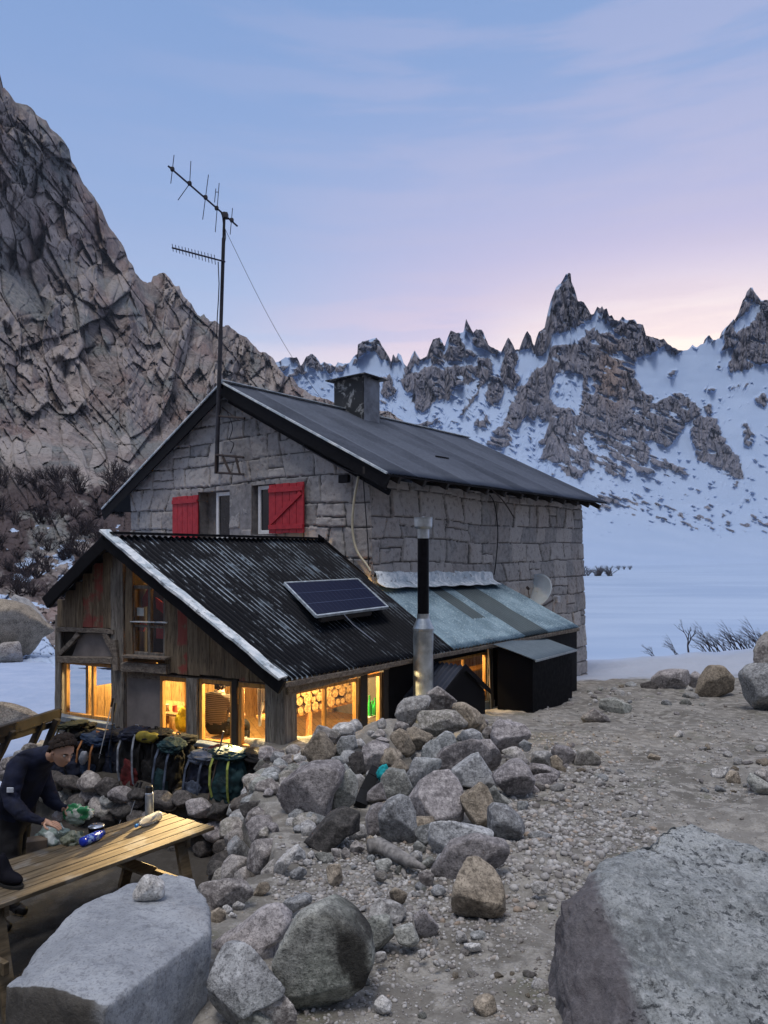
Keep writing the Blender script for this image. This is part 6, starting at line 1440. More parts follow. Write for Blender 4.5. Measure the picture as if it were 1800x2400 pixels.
def table():
    t = empty('picnic_table', fR-TD*1.1+TW_*.37-UP*.8, 'long slatted wooden picnic table standing on the dark terrace', 'picnic table')
    n = 6; w = TWID/n
    for i in range(n):
        o = fR+TW_*(i*w+.006)-TD*TLEN; MB().box(o-UP*.032, TD*(TLEN-.012*(i % 2)), TW_*(w-.011), UP*.032).build('top_board', M_table, t, bevel=.004)
    for s in (.30, 1.85):
        for side in (0, 1):
            a = fR-TD*s+TW_*(.10 if side == 0 else TWID-.10)-UP*.034; b = a+TW_*(-.22 if side == 0 else .30)-UP*.82; b = Vector((b.x, b.y, -3.36)); MB().beam(a, b, .045, .10, up=TD).build('leg', M_table, t, bevel=.004)
        a = fR-TD*(s+.05)-TW_*.14-UP*.40; MB().beam(a, a+TW_*(TWID+.50), .04, .09).build('cross_bar', M_table, t, bevel=.004)
        a = fR-TD*(s-.045)+TW_*.03-UP*.08; MB().beam(a, a+TW_*(TWID-.06), .035, .08).build('top_batten', M_table, t, bevel=.004)
    for k in (0, 1): MB().box(fR-TD*TLEN+TW_*(TWID+.10+k*.135)-UP*.42, TD*TLEN, TW_*.125, UP*.035).build('bench_board', M_table, t, bevel=.004)
    MB().beam(fR-TD*.35+TW_*TWID/2-UP*.38, fR-TD*.85+TW_*TWID/2-UP*.05, .04, .08).build('brace', M_table, t)
table()
# ---- things on the table
def thermos():
    b = tp(350, 1912); t = empty('thermos_flask', b, 'grey steel thermos flask standing at the far corner of the picnic table', 'thermos')
    MB().lathe(b, [(.036, 0), (.038, .01), (.038, .20), (.034, .215), (.033, .225)], 20).build('body', flat('thermos_steel', (.30, .34, .40), .35, .6, bump=0), t, smooth=True)
    MB().lathe(b+UP*.226, [(.034, 0), (.034, .05), (.026, .062), (.012, .066)], 20).build('lid', flat('thermos_lid', (.012, .013, .016), .4, bump=0), t)
    MB().lathe(b+UP*.205, [(.0395, 0), (.0395, .008)], 20).build('steel_ring', M_steel, t)
thermos()
def blue_bottle():
    a = tp(190, 1986)+UP*.04; d = (tp(252, 1958)-tp(190, 1986)); d.z = 0; d.normalize()
    t = empty('water_bottle', a-UP*.04, 'bright blue drinking bottle with pale lettering lying on the picnic table', 'bottle')
    def bb(g): g.col(g.mix(g.m('MULTIPLY', g.rng(g.noise(g.coord('Object'), 38, 3, .6), .50, .58), g.attr('tone')), (.010, .035, .42), (.30, .45, .75))); g.rough(.3)
    m = MB(); m.lathe(a, [(.02, 0), (.037, .008), (.040, .03)], 20, axis=d); m.lathe(a+d*.03, [(.040, 0), (.040, .15)], 20, axis=d, at=1.0); m.lathe(a+d*.18, [(.040, 0), (.034, .025), (.025, .03)], 20, axis=d); m.build('body', material('blue_bottle', bb, .3), t, smooth=True)
    MB().lathe(a+d*.21, [(.026, 0), (.026, .03), (.012, .036)], 16, axis=d).build('cap', flat('bottle_cap', (.02, .05, .25), .4, bump=0), t)
blue_bottle()
M_clear = material('clear_plastic', lambda g: (g.col((.80, .86, .92)), g.rough(.12), setattr(g.b.inputs['Transmission Weight'], 'default_value', .75), setattr(g.b.inputs['IOR'], 'default_value', 1.2)), .12)
def clear_bottle():
    a = tp(322, 1946)+UP*.045; d = (tp(392, 1914)-tp(322, 1946)); d.z = 0; d.normalize()
    t = empty('plastic_bottle', a-UP*.045, 'crumpled clear plastic bottle with a blue cap lying in the lamp light on the table', 'bottle')
    pr = [(.013, 0), (.014, .02), (.03, .05), (.044, .075)]+[(.044+.003*((i % 2)*2-1), .09+i*.018) for i in range(10)]+[(.040, .275), (.015, .285)]
    MB().lathe(a, pr, 18, axis=d).build('body', M_clear, t, smooth=True)
    MB().lathe(a-d*.022, [(.015, 0), (.015, .022)], 14, axis=d).build('cap', flat('blue_cap', (.03, .22, .62), .4, bump=0), t)
clear_bottle()
def pot():
    b = tp(226, 1950); t = empty('cooking_pot', b, 'small black cooking pot with a shiny lid behind the blue bottle', 'pot')
    MB().lathe(b, [(.055, 0), (.066, .008), (.07, .05), (.073, .052)], 24).build('bowl', flat('blackened_pot', (.008, .008, .010), .5, bump=0), t)
    MB().lathe(b+UP*.053, [(.072, 0), (.066, .008), (.02, .016), (.003, .017)], 24).build('lid', flat('polished_lid', (.45, .5, .6), .22, .8, bump=0), t, smooth=True)
pot()
def boot(x, y, rz, lab):
    b = tp(x, y); t = empty('hiking_boot', b, lab, 'boot'); M1 = flat('boot_leather', (.008, .008, .012), .7)
    V, Fc = ico(4); P = V.copy(); P = P*np.array([.135, .052, .05]); h = np.clip((-V[:, 0]-.05)*1.6, 0, 1); P[:, 2] = P[:, 2]*(1+.1*h)+.058+np.where(V[:, 2] > 0, .16*sstep(0, .6, -V[:, 0])*V[:, 2], 0); P[:, 2] = np.maximum(P[:, 2], .018)
    ca, sa = math.cos(rz), math.sin(rz); R_ = np.array([[ca, -sa, 0], [sa, ca, 0], [0, 0, 1]]); P = P@R_.T+np.array(b[:])
    link('upper', np_mesh('upper', P, Fc), M1, t)
    S_ = []; n = 24
    for k in range(n): q = 2*math.pi*k/n; S_.append(Vector(R_@np.array([.14*math.cos(q), .05*math.sin(q)*(1+.12*math.cos(q)), 0]))+b)
    MB().prism(S_, UP*.022).build('sole', flat('boot_sole', (.02, .02, .02), .8, bump=0), t)
boot(22, 2075, math.radians(-25), 'black hiking boot standing on the near end of the picnic table at the left edge')
# ---- food bags on the bench
def crumpled(name, c, size, mat, seed, amp=.22, lvl=4):
    V, Fc = ico(lvl); n = fbm(V[:, 0]*1.7+seed, V[:, 1]*1.7, V[:, 2]*1.7, seed=seed, o=4); n2 = np.abs(fbm(V[:, 0]*4+seed, V[:, 1]*4, V[:, 2]*4, seed=seed+3, o=3))
    P = V*(1+amp*n-.12*n2)[:, None]*np.array(size)+np.array(c); o = link(name, np_mesh(name, P, Fc, smooth=True), mat); return o
BZ = TZ-.385
def on_z(px, py, z): r = ray(px, py); return r*(z/r.z)
def pat(name, a, b, c, sc): return material(name, lambda g: (g.col(g.mix(g.rng(g.noise(g.coord('Object'), sc, 4, .6), .48, .52), g.mix(g.rng(g.noise(g.coord('Object'), sc*2, 4, .6), .45, .55), a, b), c)), g.rough(.35), g.bump(g.noise(g.coord('Object'), 30, 4), .3, .01)), .35)
def gz(px, py, Y): return pt(px, py, Y)
tag(crumpled('snack_bag', gz(180, 1908, 6.35), (.13, .06, .085), pat('snack_print', (.55, .58, .52), (.35, .42, .34), (.03, .20, .08), 6), 3, .45), 'crumpled green and white snack bag behind the picnic table', 'bag')
tag(crumpled('snack_bag', gz(146, 1912, 6.42), (.08, .06, .06), pat('pink_print', (.45, .36, .34), (.30, .25, .24), (.55, .5, .48), 12), 6), 'pinkish crumpled bag left of the green and white one', 'bag')
tag(crumpled('plastic_bag', gz(128, 1965, 6.15), (.13, .09, .10), pat('plastic_greenish', (.20, .26, .24), (.08, .10, .09), (.45, .50, .50), 9), 9, .4), 'half clear plastic bag of food behind the picnic table', 'bag')
tag(crumpled('food_bundle', gz(168, 1968, 6.12), (.11, .08, .07), pat('dark_green_food', (.05, .07, .04), (.14, .15, .10), (.20, .22, .17), 12), 12), 'dark green bundle of food between the plastic bag and the pot', 'bundle')
t = empty('cardboard_box', gz(86, 2000, 5.95), 'small brown cardboard box on the table edge beside the standing person', 'box'); q0 = gz(86, 2000, 5.95); MB().box(q0-Vector((.09, 0, .07)), (.15, .06, 0), (-.05, .12, 0), (0, 0, .16)).build('carton', flat('cardboard', (.13, .10, .075), .9), t, bevel=.004)
# ---- backpacks hung and leant along the annexe wall
def fabric(name, c, c2=None):
    return material(name, lambda g: (g.col(g.mix(g.rng(g.noise(g.coord('Object'), 9, 5, .6), .35, .65), tuple(v*.6 for v in c), tuple(v*1.35 for v in c))), g.bump(g.noise(g.coord('Object'), 26, 5, .6), .35, .012)), .8)
FB = dict(black=fabric('black_nylon', (.005, .005, .006)), navy=fabric('navy_nylon', (.005, .008, .022)), blue=fabric('blue_nylon', (.012, .026, .06)), teal=fabric('teal_nylon', (.006, .026, .032)), red=fabric('red_nylon', (.075, .009, .010)),
          grey=fabric('grey_blue_nylon', (.07, .09, .135)), yellow=fabric('yellow_cover', (.17, .14, .02)), olive=fabric('olive_nylon', (.03, .033, .018)), pale=fabric('pale_fabric', (.20, .22, .26)), lime=fabric('lime_webbing', (.26, .31, .07)), orange=fabric('orange_webbing', (.30, .13, .05)))
def soft_box(c, ax, ay, az, size, p=3.2, taper=.0, seed=0, amp=.05, lvl=4):
    V, Fc = ico(lvl); r = 1/((np.abs(V)**p).sum(1))**(1/p); Q = V*r[:, None]; Q[:, :2] *= (1-taper*Q[:, 2:3]); n = fbm(Q[:, 0]*1.6+seed, Q[:, 1]*1.6, Q[:, 2]*2.4, seed=seed, o=3)-.7*np.exp(-np.abs(fbm(Q[:, 0]*2.2, Q[:, 1]*2.2+seed, Q[:, 2]*3.4, seed=seed+9, o=3))/.10); Q = Q*(1+amp*n)[:, None]*np.array(size); Q[:, 0] += .10*size[0]*np.sin(Q[:, 2]/size[2]*2.2+seed)
    A = np.array([ax[:], ay[:], az[:]]); return Q@A+np.array(c[:]), Fc
def backpack(x0, x1, y0, y1, main, acc, strap, lab, off=.42, tilt=0.0, seed=0, extra=None, lidc=None):
    """E-crop coordinates of its outline; off: how far it stands off the wall"""
    x0, x1, y0 = x0-12, x1+12, y0-38; tilt += .05*((seed*7) % 5-2); cx, cy = (x0+x1)/2/2.37, 1600+(y0+y1)/2/2.37; c = fw(cx, cy, off); U = c.y/F; w = (x1-x0)/2.37*U/2/abs(GA.x); h = (y1-y0)/2.37*U/2; dp = min(.17, w*.8)
    az = (UP*math.cos(tilt)+GA*math.sin(tilt)).normalized(); ax = (GA-az*GA.dot(az)).normalized(); ay = FN
    t = empty('backpack', c-az*h, lab, 'backpack', 'backpacks leant along the annexe wall')
    def part(nm, cc, sz, mat, p=3.2, tp_=.0, lv=5): V, Fc = soft_box(cc, ax, ay, az, sz, p, tp_, seed+len(nm), .17, lv); return link(nm, np_mesh(nm, V, Fc), mat, t)
    part('main_bag', c-az*h*.06, (w*.92, dp, h*.86), FB[main], 3.4, .10); part('lid', c+az*h*.84+ay*.02, (w*.86, dp*1.05, h*.20), FB[lidc or acc], 2.6)
    part('front_pocket', c-az*h*.25+ay*dp*.85, (w*.62, dp*.35, h*.45), FB[acc], 3.0, .15)
    part('side_pocket', c-az*h*.45+ax*w*.9, (w*.16, dp*.6, h*.30), FB[main], 2.6, 0, 3); part('side_pocket', c-az*h*.45-ax*w*.9, (w*.16, dp*.6, h*.30), FB[main], 2.6, 0, 3)
    for s in (-1, 1):
        pts = [c+az*h*.92+ax*w*.42*s+ay*dp*.9, c+az*h*.5+ax*w*.5*s+ay*dp*1.28, c-az*h*.1+ax*w*.52*s+ay*dp*1.32, c-az*h*.75+ax*w*.44*s+ay*dp*1.02]
        m = MB()
        for a, b in zip(pts, pts[1:]): m.beam(a, b, .028, .006, up=ay)
        m.build('compression_strap', FB[strap], t)
    MB().tube([c+az*h*1.0+ax*.03, c+az*h*1.10+ax*.02+ay*.02, c+az*h*1.10-ax*.02+ay*.02, c+az*h*1.0-ax*.03], .008, 6).build('haul_loop', FB[strap], t)
    if extra:
        for (nm, dx, dz, sx, sz, col, dd) in extra: part(nm, c+ax*w*dx+az*h*dz+ay*(dp*(1+dd)), (w*sx, dp*.30, h*sz), FB[col], 2.6, 0, 3)
    return t
backpack(355, 480, 255, 430, 'black', 'olive', 'olive', 'dark backpack with an olive top pocket behind the standing person\'s head', .45, .1, 1)
backpack(285, 500, 385, 570, 'navy', 'navy', 'black', 'dark navy rucksack right behind the chest of the standing person', .62, .2, 2)
backpack(465, 610, 320, 590, 'black', 'blue', 'orange', 'black backpack with a blue pocket and orange straps under the left window', .52, -.05, 3, [('bottle_pouch', -.2, .35, .22, .25, 'pale', .5)])
backpack(585, 715, 300, 600, 'navy', 'navy', 'blue', 'navy blue backpack between the blue pocketed pack and the red striped pack', .42, .05, 4)
backpack(690, 850, 290, 640, 'black', 'red', 'pale', 'black backpack with a red pocket and pale piping in the middle of the row', .50, .12, 5, lidc='navy')
backpack(805, 960, 300, 640, 'black', 'black', 'black', 'black backpack topped with a crumpled yellow rain cover', .45, .05, 6, [('rain_cover', .1, .88, .80, .16, 'yellow', .0)], lidc='black')
backpack(930, 1090, 335, 680, 'black', 'black', 'black', 'plain black backpack behind the wooden walking sticks', .36, .0, 7)
backpack(1050, 1195, 415, 720, 'navy', 'grey', 'grey', 'grey blue backpack standing under the window with the seated person', .50, -.08, 8)
tag(crumpled('stuff_sack', fw(1215/2.37, 1600+370/2.37, .32), (.13, .08, .06), FB['red'], 21, .15), 'crumpled dark red stuff sack lying on the sill between two packs', 'stuff sack')
backpack(1190, 1375, 400, 700, 'teal', 'teal', 'lime', 'teal green backpack with lime straps beside the corner post', .50, -.05, 9, None)
backpack(1340, 1540, 420, 700, 'black', 'black', 'black', 'bulky black backpack nearest to the corner post', .34, .0, 10)
backpack(620, 760, 300, 610, 'black', 'navy', 'black', 'black and navy backpack half hidden behind the navy blue one', .25, .1, 12)
backpack(880, 1000, 350, 690, 'black', 'teal', 'grey', 'black backpack with a dark teal pocket low in front of the walking stick', .62, -.1, 13)
backpack(420, 540, 270, 520, 'black', 'black', 'black', 'small black backpack squeezed under the left end of the sill', .28, .12, 14)
# ---- poles and sticks
def pole(a, b, lab, mat, r=.007, grip=True, name='trekking_pole', cat='trekking pole'):
    t = empty(name, b, lab, cat, 'poles and sticks leant among the packs'); MB().tube([a.lerp(b, .0), b], [r, r*.7] if not grip else [r*1.25, r*.6], 8).build('shaft', mat, t)
    if grip: MB().tube([a-(b-a)*.02, a+(b-a)*.13], .016, 8).build('grip', M_cable, t); MB().lathe(b+(a-b)*.06, [(.004, 0), (.03, .004), (.004, .01)], 12, axis=(a-b)).build('basket', M_cable, t)
e_ = lambda x, y, o: fw(x/2.37, 1600+y/2.37, o)
Msh = flat('pole_alloy', (.60, .62, .65), .35, .6, bump=0)
pole(e_(628, 92, .55), e_(550, 420, .7), 'trekking pole with a black grip standing up before the left window', Msh)
pole(e_(640, 120, .5), e_(600, 430, .65), 'second dark trekking pole beside the one before the left window', M_cable)
pole(e_(765, 560, .75), e_(655, 800, .95), 'silver trekking pole leaning over the table edge, left one of a pair', Msh)
pole(e_(785, 555, .75), e_(700, 800, .95), 'silver trekking pole leaning over the table edge, right one of a pair', Msh)
Mst = flat('stick_wood', (.14, .10, .08), .8)
pole(e_(985, 335, .62), e_(878, 640, .70), 'thin wooden walking stick leaning left against the black packs', Mst, .009, False, 'walking_stick', 'walking stick')
pole(e_(1242, 270, .55), e_(1135, 745, .75), 'long wooden walking stick between the grey blue and the teal packs', Mst, .010, False, 'walking_stick', 'walking stick')
# ---- weathered branch, turquoise strap, trousers-like dark cloth among the boulders
def branch():
    P = [CB([(1090, 1800)])[0], CB([(1200, 1790)])[0], CB([(1330, 1860)])[0], CB([(1480, 1940)])[0], CB([(1640, 2010)])[0]]; pts = [pt(x, y, Ygnd(y+18)-.05) for x, y in P]
    m = MB(); m.tube(pts, [.045, .05, .045, .035, .012], 9); m.tube([pts[1], pts[2]+Vector((.05, -.05, -.06)), pts[3]+Vector((-.02, -.1, -.05))], [.03, .025, .008], 7)
    tag(m.build('dead_branch', flat('bleached_wood', (.22, .21, .20), .9, sc=25, var=.4, bump=.5), None, smooth=True), 'bleached dead branch lying at the foot of the boulder pile', 'branch')
branch()
def strip(name, pts, w, mat, lab, cat, th=.012):
    m = MB()
    for a, b in zip(pts, pts[1:]): m.beam(a, b, w, th, up=(0, -1, .3))
    return tag(m.build(name, mat), lab, cat)
Y_ = 6.0
strip('jacket_sleeve', [pt(*CB([(1170, 1050)])[0], 6.15), pt(*CB([(1130, 1130)])[0], 6.0), pt(*CB([(1060, 1270)])[0], 5.85), pt(*CB([(1010, 1400)])[0], 5.65)], .10, FB['black'], 'black garment stuffed into a gap of the boulder pile', 'garment', .05)
tag(crumpled('turquoise_cloth', pt(*CB([(1238, 1095)])[0], 5.98), (.055, .03, .085), fabric('turquoise', (.02, .42, .46)), 31, .3), 'bright turquoise cloth poking out between the boulders', 'cloth')
# ---- bare shrubs and trees
def twigs(seed, n=5, h=1.0, lean=(-.5, 0, 0), levels=4, spread=.6, r0=.035, splay=.5):
    r = random.Random(seed); m = MB(); ln = Vector(lean)
    def grow(p, d, L_, rad, lv):
        steps = 3; pts = [p]; q = p.copy()
        for s in range(steps): d = (d+ln*.13+Vector((r.uniform(-1, 1), r.uniform(-1, 1), r.uniform(-.6, .9)))*.16).normalized(); q = q+d*L_/steps; pts.append(q.copy())
        m.tube(pts, [rad, rad*.85, rad*.7, rad*.5], 4 if lv < levels-1 else 3, cap=False)
        if lv < levels:
            for k in range(r.choice((2, 3))):
                nd = (d+Vector((r.uniform(-1, 1), r.uniform(-1, 1), r.uniform(-.5, .7)))*spread).normalized(); grow(pts[r.choice((2, 3))], nd, L_*r.uniform(.55, .8), rad*.55, lv+1)
    for i in range(n): grow(Vector((r.uniform(-.1, .1), r.uniform(-.1, .1), 0)), (Vector((r.uniform(-1, 1), r.uniform(-1, 1), 0))*splay+UP+ln*.5).normalized(), h*r.uniform(.35, .5), r0, 1)
    me = bpy.data.meshes.new('bare_shrub'); V = np.concatenate(m.V); me.from_pydata(V.tolist(), [], m.F); me.materials.append(M_twig); return me
M_twig = flat('bare_twigs', (.045, .035, .038), .9)
SH = [twigs(i, 5, 1.0, (-.9, 0, .05), 4, .55, .018) for i in range(4)]; TR = twigs(20, 1, 1.25, (-.25, 0, .1), 5, .75, .05, .1)
RD = [twigs(40+i, 16, 1.0, (-.25, 0, 0), 3, .9, .026, .95) for i in range(3)]
def plant(me, p, s, lab, cat, grp, rz=0, name='bare_shrub'):
    o = bpy.data.objects.new(name, me); COL.objects.link(o); o.location = p; o.scale = (s, s, s); o.rotation_euler = (0, 0, rz); return tag(o, lab, cat, grp)
gY = 21.2
def bank(x, Y=gY): X = (x-CX)/F*Y; return Vector((X, Y, zg(X, Y)-.03))
plant(TR, bank(1612), .82, 'small bare tree with a flat windblown crown on the snow bank', 'tree', None, .3, 'bare_tree')
plant(SH[0], bank(1534), .50, 'thin bare shrub leaning left, leftmost on the snow bank', 'shrub', 'shrubs on the snow bank')
plant(SH[1], bank(1588), .62, 'bare shrub leaning left right next to the small bare tree', 'shrub', 'shrubs on the snow bank')
for i, x in enumerate((1655, 1672, 1690, 1703, 1718, 1732, 1746, 1758, 1772, 1786, 1800, 1815)):
    plant(SH[i % 4], bank(x, 21.2+.15*(i % 3)), .62+.11*((i*7) % 4), 'bare windswept shrub in the thicket on the snow bank left of the right edge boulders', 'shrub', 'shrubs on the snow bank', rz=.25*((i*5) % 3-1))
def lake(x, y, z=-7.6): r = ray(x, y); return r*(z/r.z)
for i, x in enumerate((1362, 1374, 1386, 1396, 1404, 1415, 1426, 1436)): plant(RD[i % 3], lake(x, 1350)+Vector((0, (i % 3)*2, 0)), 2.6+1.1*((i*5) % 3), 'dark bare bush in the clump on the snow right of the hut corner', 'shrub', 'bushes on the far snow', rz=i)
for i, x in enumerate((1450, 1463, 1476)): plant(RD[i % 3], lake(x, 1335), 2.6, 'faint small bush right of the clump on the far snow', 'shrub', 'bushes on the far snow', rz=i*2)
# brush on the slope at the left
rb = random.Random(9); k = 0
while k < 70:
    x = rb.uniform(-30, 300); y = rb.uniform(1095, 1440)
    if not (1085+.12*x < y < 1420-.05*x): continue
    p = cliff_pt(x, y); d = p.y; plant(RD[k % 3], p+Vector((0, -.4, -.2)), d*.030*rb.uniform(.7, 1.35), ('dark leafless bush below the left cliff, '+('high up' if y < 1190 else 'half way up' if y < 1300 else 'low down')+(' near the left edge' if x < 130 else ' towards the hut roof')), 'shrub', 'bushes on the left slope, '+('high' if y < 1190 else 'middle' if y < 1300 else 'low')+(' left' if x < 130 else ' right'), rz=rb.uniform(0, 6)); k += 1
# ---- rubble at the left behind the person
for i, (x, y, w) in enumerate([(70, 1755, 34), (48, 1770, 30), (95, 1768, 26), (25, 1790, 40), (60, 1795, 34), (12, 1820, 36), (5, 1860, 34), (8, 1895, 30), (40, 1825, 30)]):
    P = [(x+w*.6*math.cos(a)*(1+.15*math.sin(i+a*3)), y+w*.42*math.sin(a)) for a in [j*math.pi/4 for j in range(8)]]; tag(rock_from_outline('cobble', P, 8.2-.04*i, [R_GREY, R_BLUE, R_PURP][i % 3], 500+i), 'grey stone of the rubble heap below the railing', 'cobble', 'rubble below the railing')
# ================================================================ inside the annexe
# firewood on two shelves behind the first side window
def rack():
    o = SWp-SN*1.15; p = lambda px, z: (lambda v: Vector((v.x, v.y, z)))(on_plane(px, 1650, o, SN))
    t = empty('firewood_rack', p(740, -2.75), 'open timber rack holding split logs behind the firewood window', 'rack')
    Mr = material('rack_wood', lambda g: b_wood(g, (.40, .20, .06), (.60, .34, .12), 'x', False), .6)
    for z in (-2.28, -1.66): m = MB(); m.beam(p(640, z)-SN*.15, p(835, z)-SN*.15, .40, .04).build('shelf', Mr, t, bevel=.004)
    for px in (720, 640, 832): MB().beam(p(px, -2.78)+SN*.03, p(px, -1.3)+SN*.03, .07, .07, up=SN).build('upright', Mr, t, bevel=.004)
    Mbk = material('log_bark', lambda g: b_wood(g, (.10, .055, .03), (.20, .12, .06), 'z', False), .9)
    def bend(g): c = g.coord('Object'); g.col(g.mix(g.rng(g.noise(c, 30, 4), .4, .6), (.24, .14, .055), (.44, .29, .13)))
    Mend = material('log_end', bend, .8)
    r = random.Random(3); x = 0.0; a = p(648, 0); d = (p(830, 0)-a); L_ = d.length; d.normalize(); row = 0; z = -2.26
    spots = []
    for row, zz in enumerate((0, .125, .24, .345)):
        x = .06+(row % 2)*.05
        while x < L_-.08:
            rad = r.uniform(.035, .095); spots.append((x+rad, -2.255+zz+rad*.8, rad)); x += rad*2+.010
    for i, (x, z, rad) in enumerate(spots):
        if z+rad > -1.68: continue
        c = a+d*x+UP*z; c.z = z; lg = MB().tube([c+SN*(.06+r.uniform(-.03, .03)), c-SN*.3], rad, 12)
        if r.random() < .35: V = lg.V[0]
        o = lg.build('log', Mbk); MB().lathe(c+SN*.062+SN*.03, [(rad*.93, 0), (rad*.93, .003)], 12, axis=SN).build('cut_end', Mend, o)
        tag(o, 'round log with a pale cut end on the firewood rack', 'log', 'logs on the firewood rack')
rack()
# shelf, tables and hung clothes
def interior_things():
    o = SWp-SN*.35; p = lambda px, py, k=.35: on_plane(px, py, SWp-SN*k, SN)
    # green bottles in the narrow window
    Mgr = material('green_glass', lambda g: (g.col((.02, .30, .05)), g.rough(.1), setattr(g.b.inputs['Emission Color'], 'default_value', (.02, .2, .03, 1))), .1)
    a = p(858, 1680, .22); b = p(900, 1672, .22); sh = empty('bottle_shelf', a, 'narrow white shelf behind the slim window of green bottles', 'shelf'); MB().beam(a-EA*.05, b+EA*.1, .14, .018).build('board', M_white, sh)
    for i, (px, hh) in enumerate(((866, .27), (873, .20), (879, .24), (886, .19))):
        q = p(px, 1678, .20+.03*(i % 2)); tag(MB().lathe(q, [(.02, 0), (.034, .004), (.036, .02), (.036, hh*.55), (.014, hh*.75), (.013, hh), (.016, hh+.002), (.016, hh+.012)], 14).build('bottle', Mgr, smooth=True), 'green glass bottle in the slim lit window', 'bottle', 'green bottles in the slim window')
    w = p(850, 1700, .55); MB().prism([Vector((w.x, w.y, -2.6))-EA*.1, Vector((w.x, w.y, -2.6))+EA*.75, Vector((w.x, w.y, -1.2))+EA*.75, Vector((w.x, w.y, -1.2))-EA*.1], SN*-.02).build('white_partition', M_white, ann)
    # table and yellow jacket behind the front windows
    c = fw(415, 1735, -.75); t = empty('indoor_table', Vector((c.x, c.y, -2.78)), 'pale table with small things on it behind the second front window', 'table')
    tb = Vector((c.x, c.y, -2.22)); MB().box(tb-GA*.2-FN*-.25, GA*1.0, FN*-.7, UP*.03).build('top', M_panelw, t)
    for s in (0, 1): MB().beam(tb-GA*-.1+GA*s*.7+FN*.1, tb-GA*-.1+GA*s*.7+FN*.1-UP*.56, .05, .05, up=FN).build('leg', M_honey, t)
    for i, (du, col) in enumerate(((.0, (.55, .10, .06)), (.15, (.65, .6, .5)), (.32, (.05, .05, .05)), (.45, (.3, .35, .1)))):
        q = tb+GA*(du-.05)+FN*.1+UP*.03; tag(MB().lathe(q, [(.03, 0), (.036, .02), (.034, .08), (.036, .085)], 12).build('mug', flat('mug_%d' % i, col, .4, bump=0)), ['small red mug', 'cream mug', 'black mug', 'olive mug'][i]+' on the indoor table behind the second front window', 'mug')
    jk = fw(430, 1690, -.55); tag(crumpled('yellow_jacket', jk, (.10, .09, .20), fabric('bright_yellow', (.75, .62, .04)), 41, .3), 'bright yellow jacket hanging behind the second front window', 'jacket')
    # white curtain / hung clothes behind the fourth window
    a = fw(600, 1592, -.16); n = 70; V = []; 
    for j in range(14):
        for i in range(n+1):
            s = i/n; dpt = .035*math.sin(s*38)+.02*math.sin(s*17+j*.3); V.append(tuple(a-GA*(s*.24)+FN*(-.05+dpt*.6)-UP*(j*.045*(.72+.28*math.sin(s*9+1)))))
    Mc = material('thin_cloth', lambda g: (g.col((.62, .58, .54)), g.rough(.9)), .9)
    o = link('curtain', np_mesh('curtain', np.array(V), grid_faces(14, n+1)), Mc); s_ = o.modifiers.new('t', 'SOLIDIFY'); s_.thickness = .003; tag(o, 'pale gathered curtain hanging in the window next to the corner post', 'curtain')
    # wooden panelling and red cloth seen in the second side window
    q = on_plane(800, 1600, SWp-SN*.9, SN); tag(crumpled('red_towel', Vector((q.x, q.y, -1.62))-EA*.15, (.13, .05, .16), FB['orange'], 44, .2), 'orange red towel hanging in front of the pine panelling', 'towel')
    q = on_plane(1060, 1600, SWp-SN*.8, SN); t = empty('kitchen_shelf', q, 'wooden shelf with kitchen things behind the window left of the black bin', 'shelf')
    for z in (-1.72, -2.1): v = Vector((q.x, q.y, z)); MB().box(v-EA*.2, EA*1.3, SN*.25, UP*.025).build('board', M_honey, t)
interior_things()
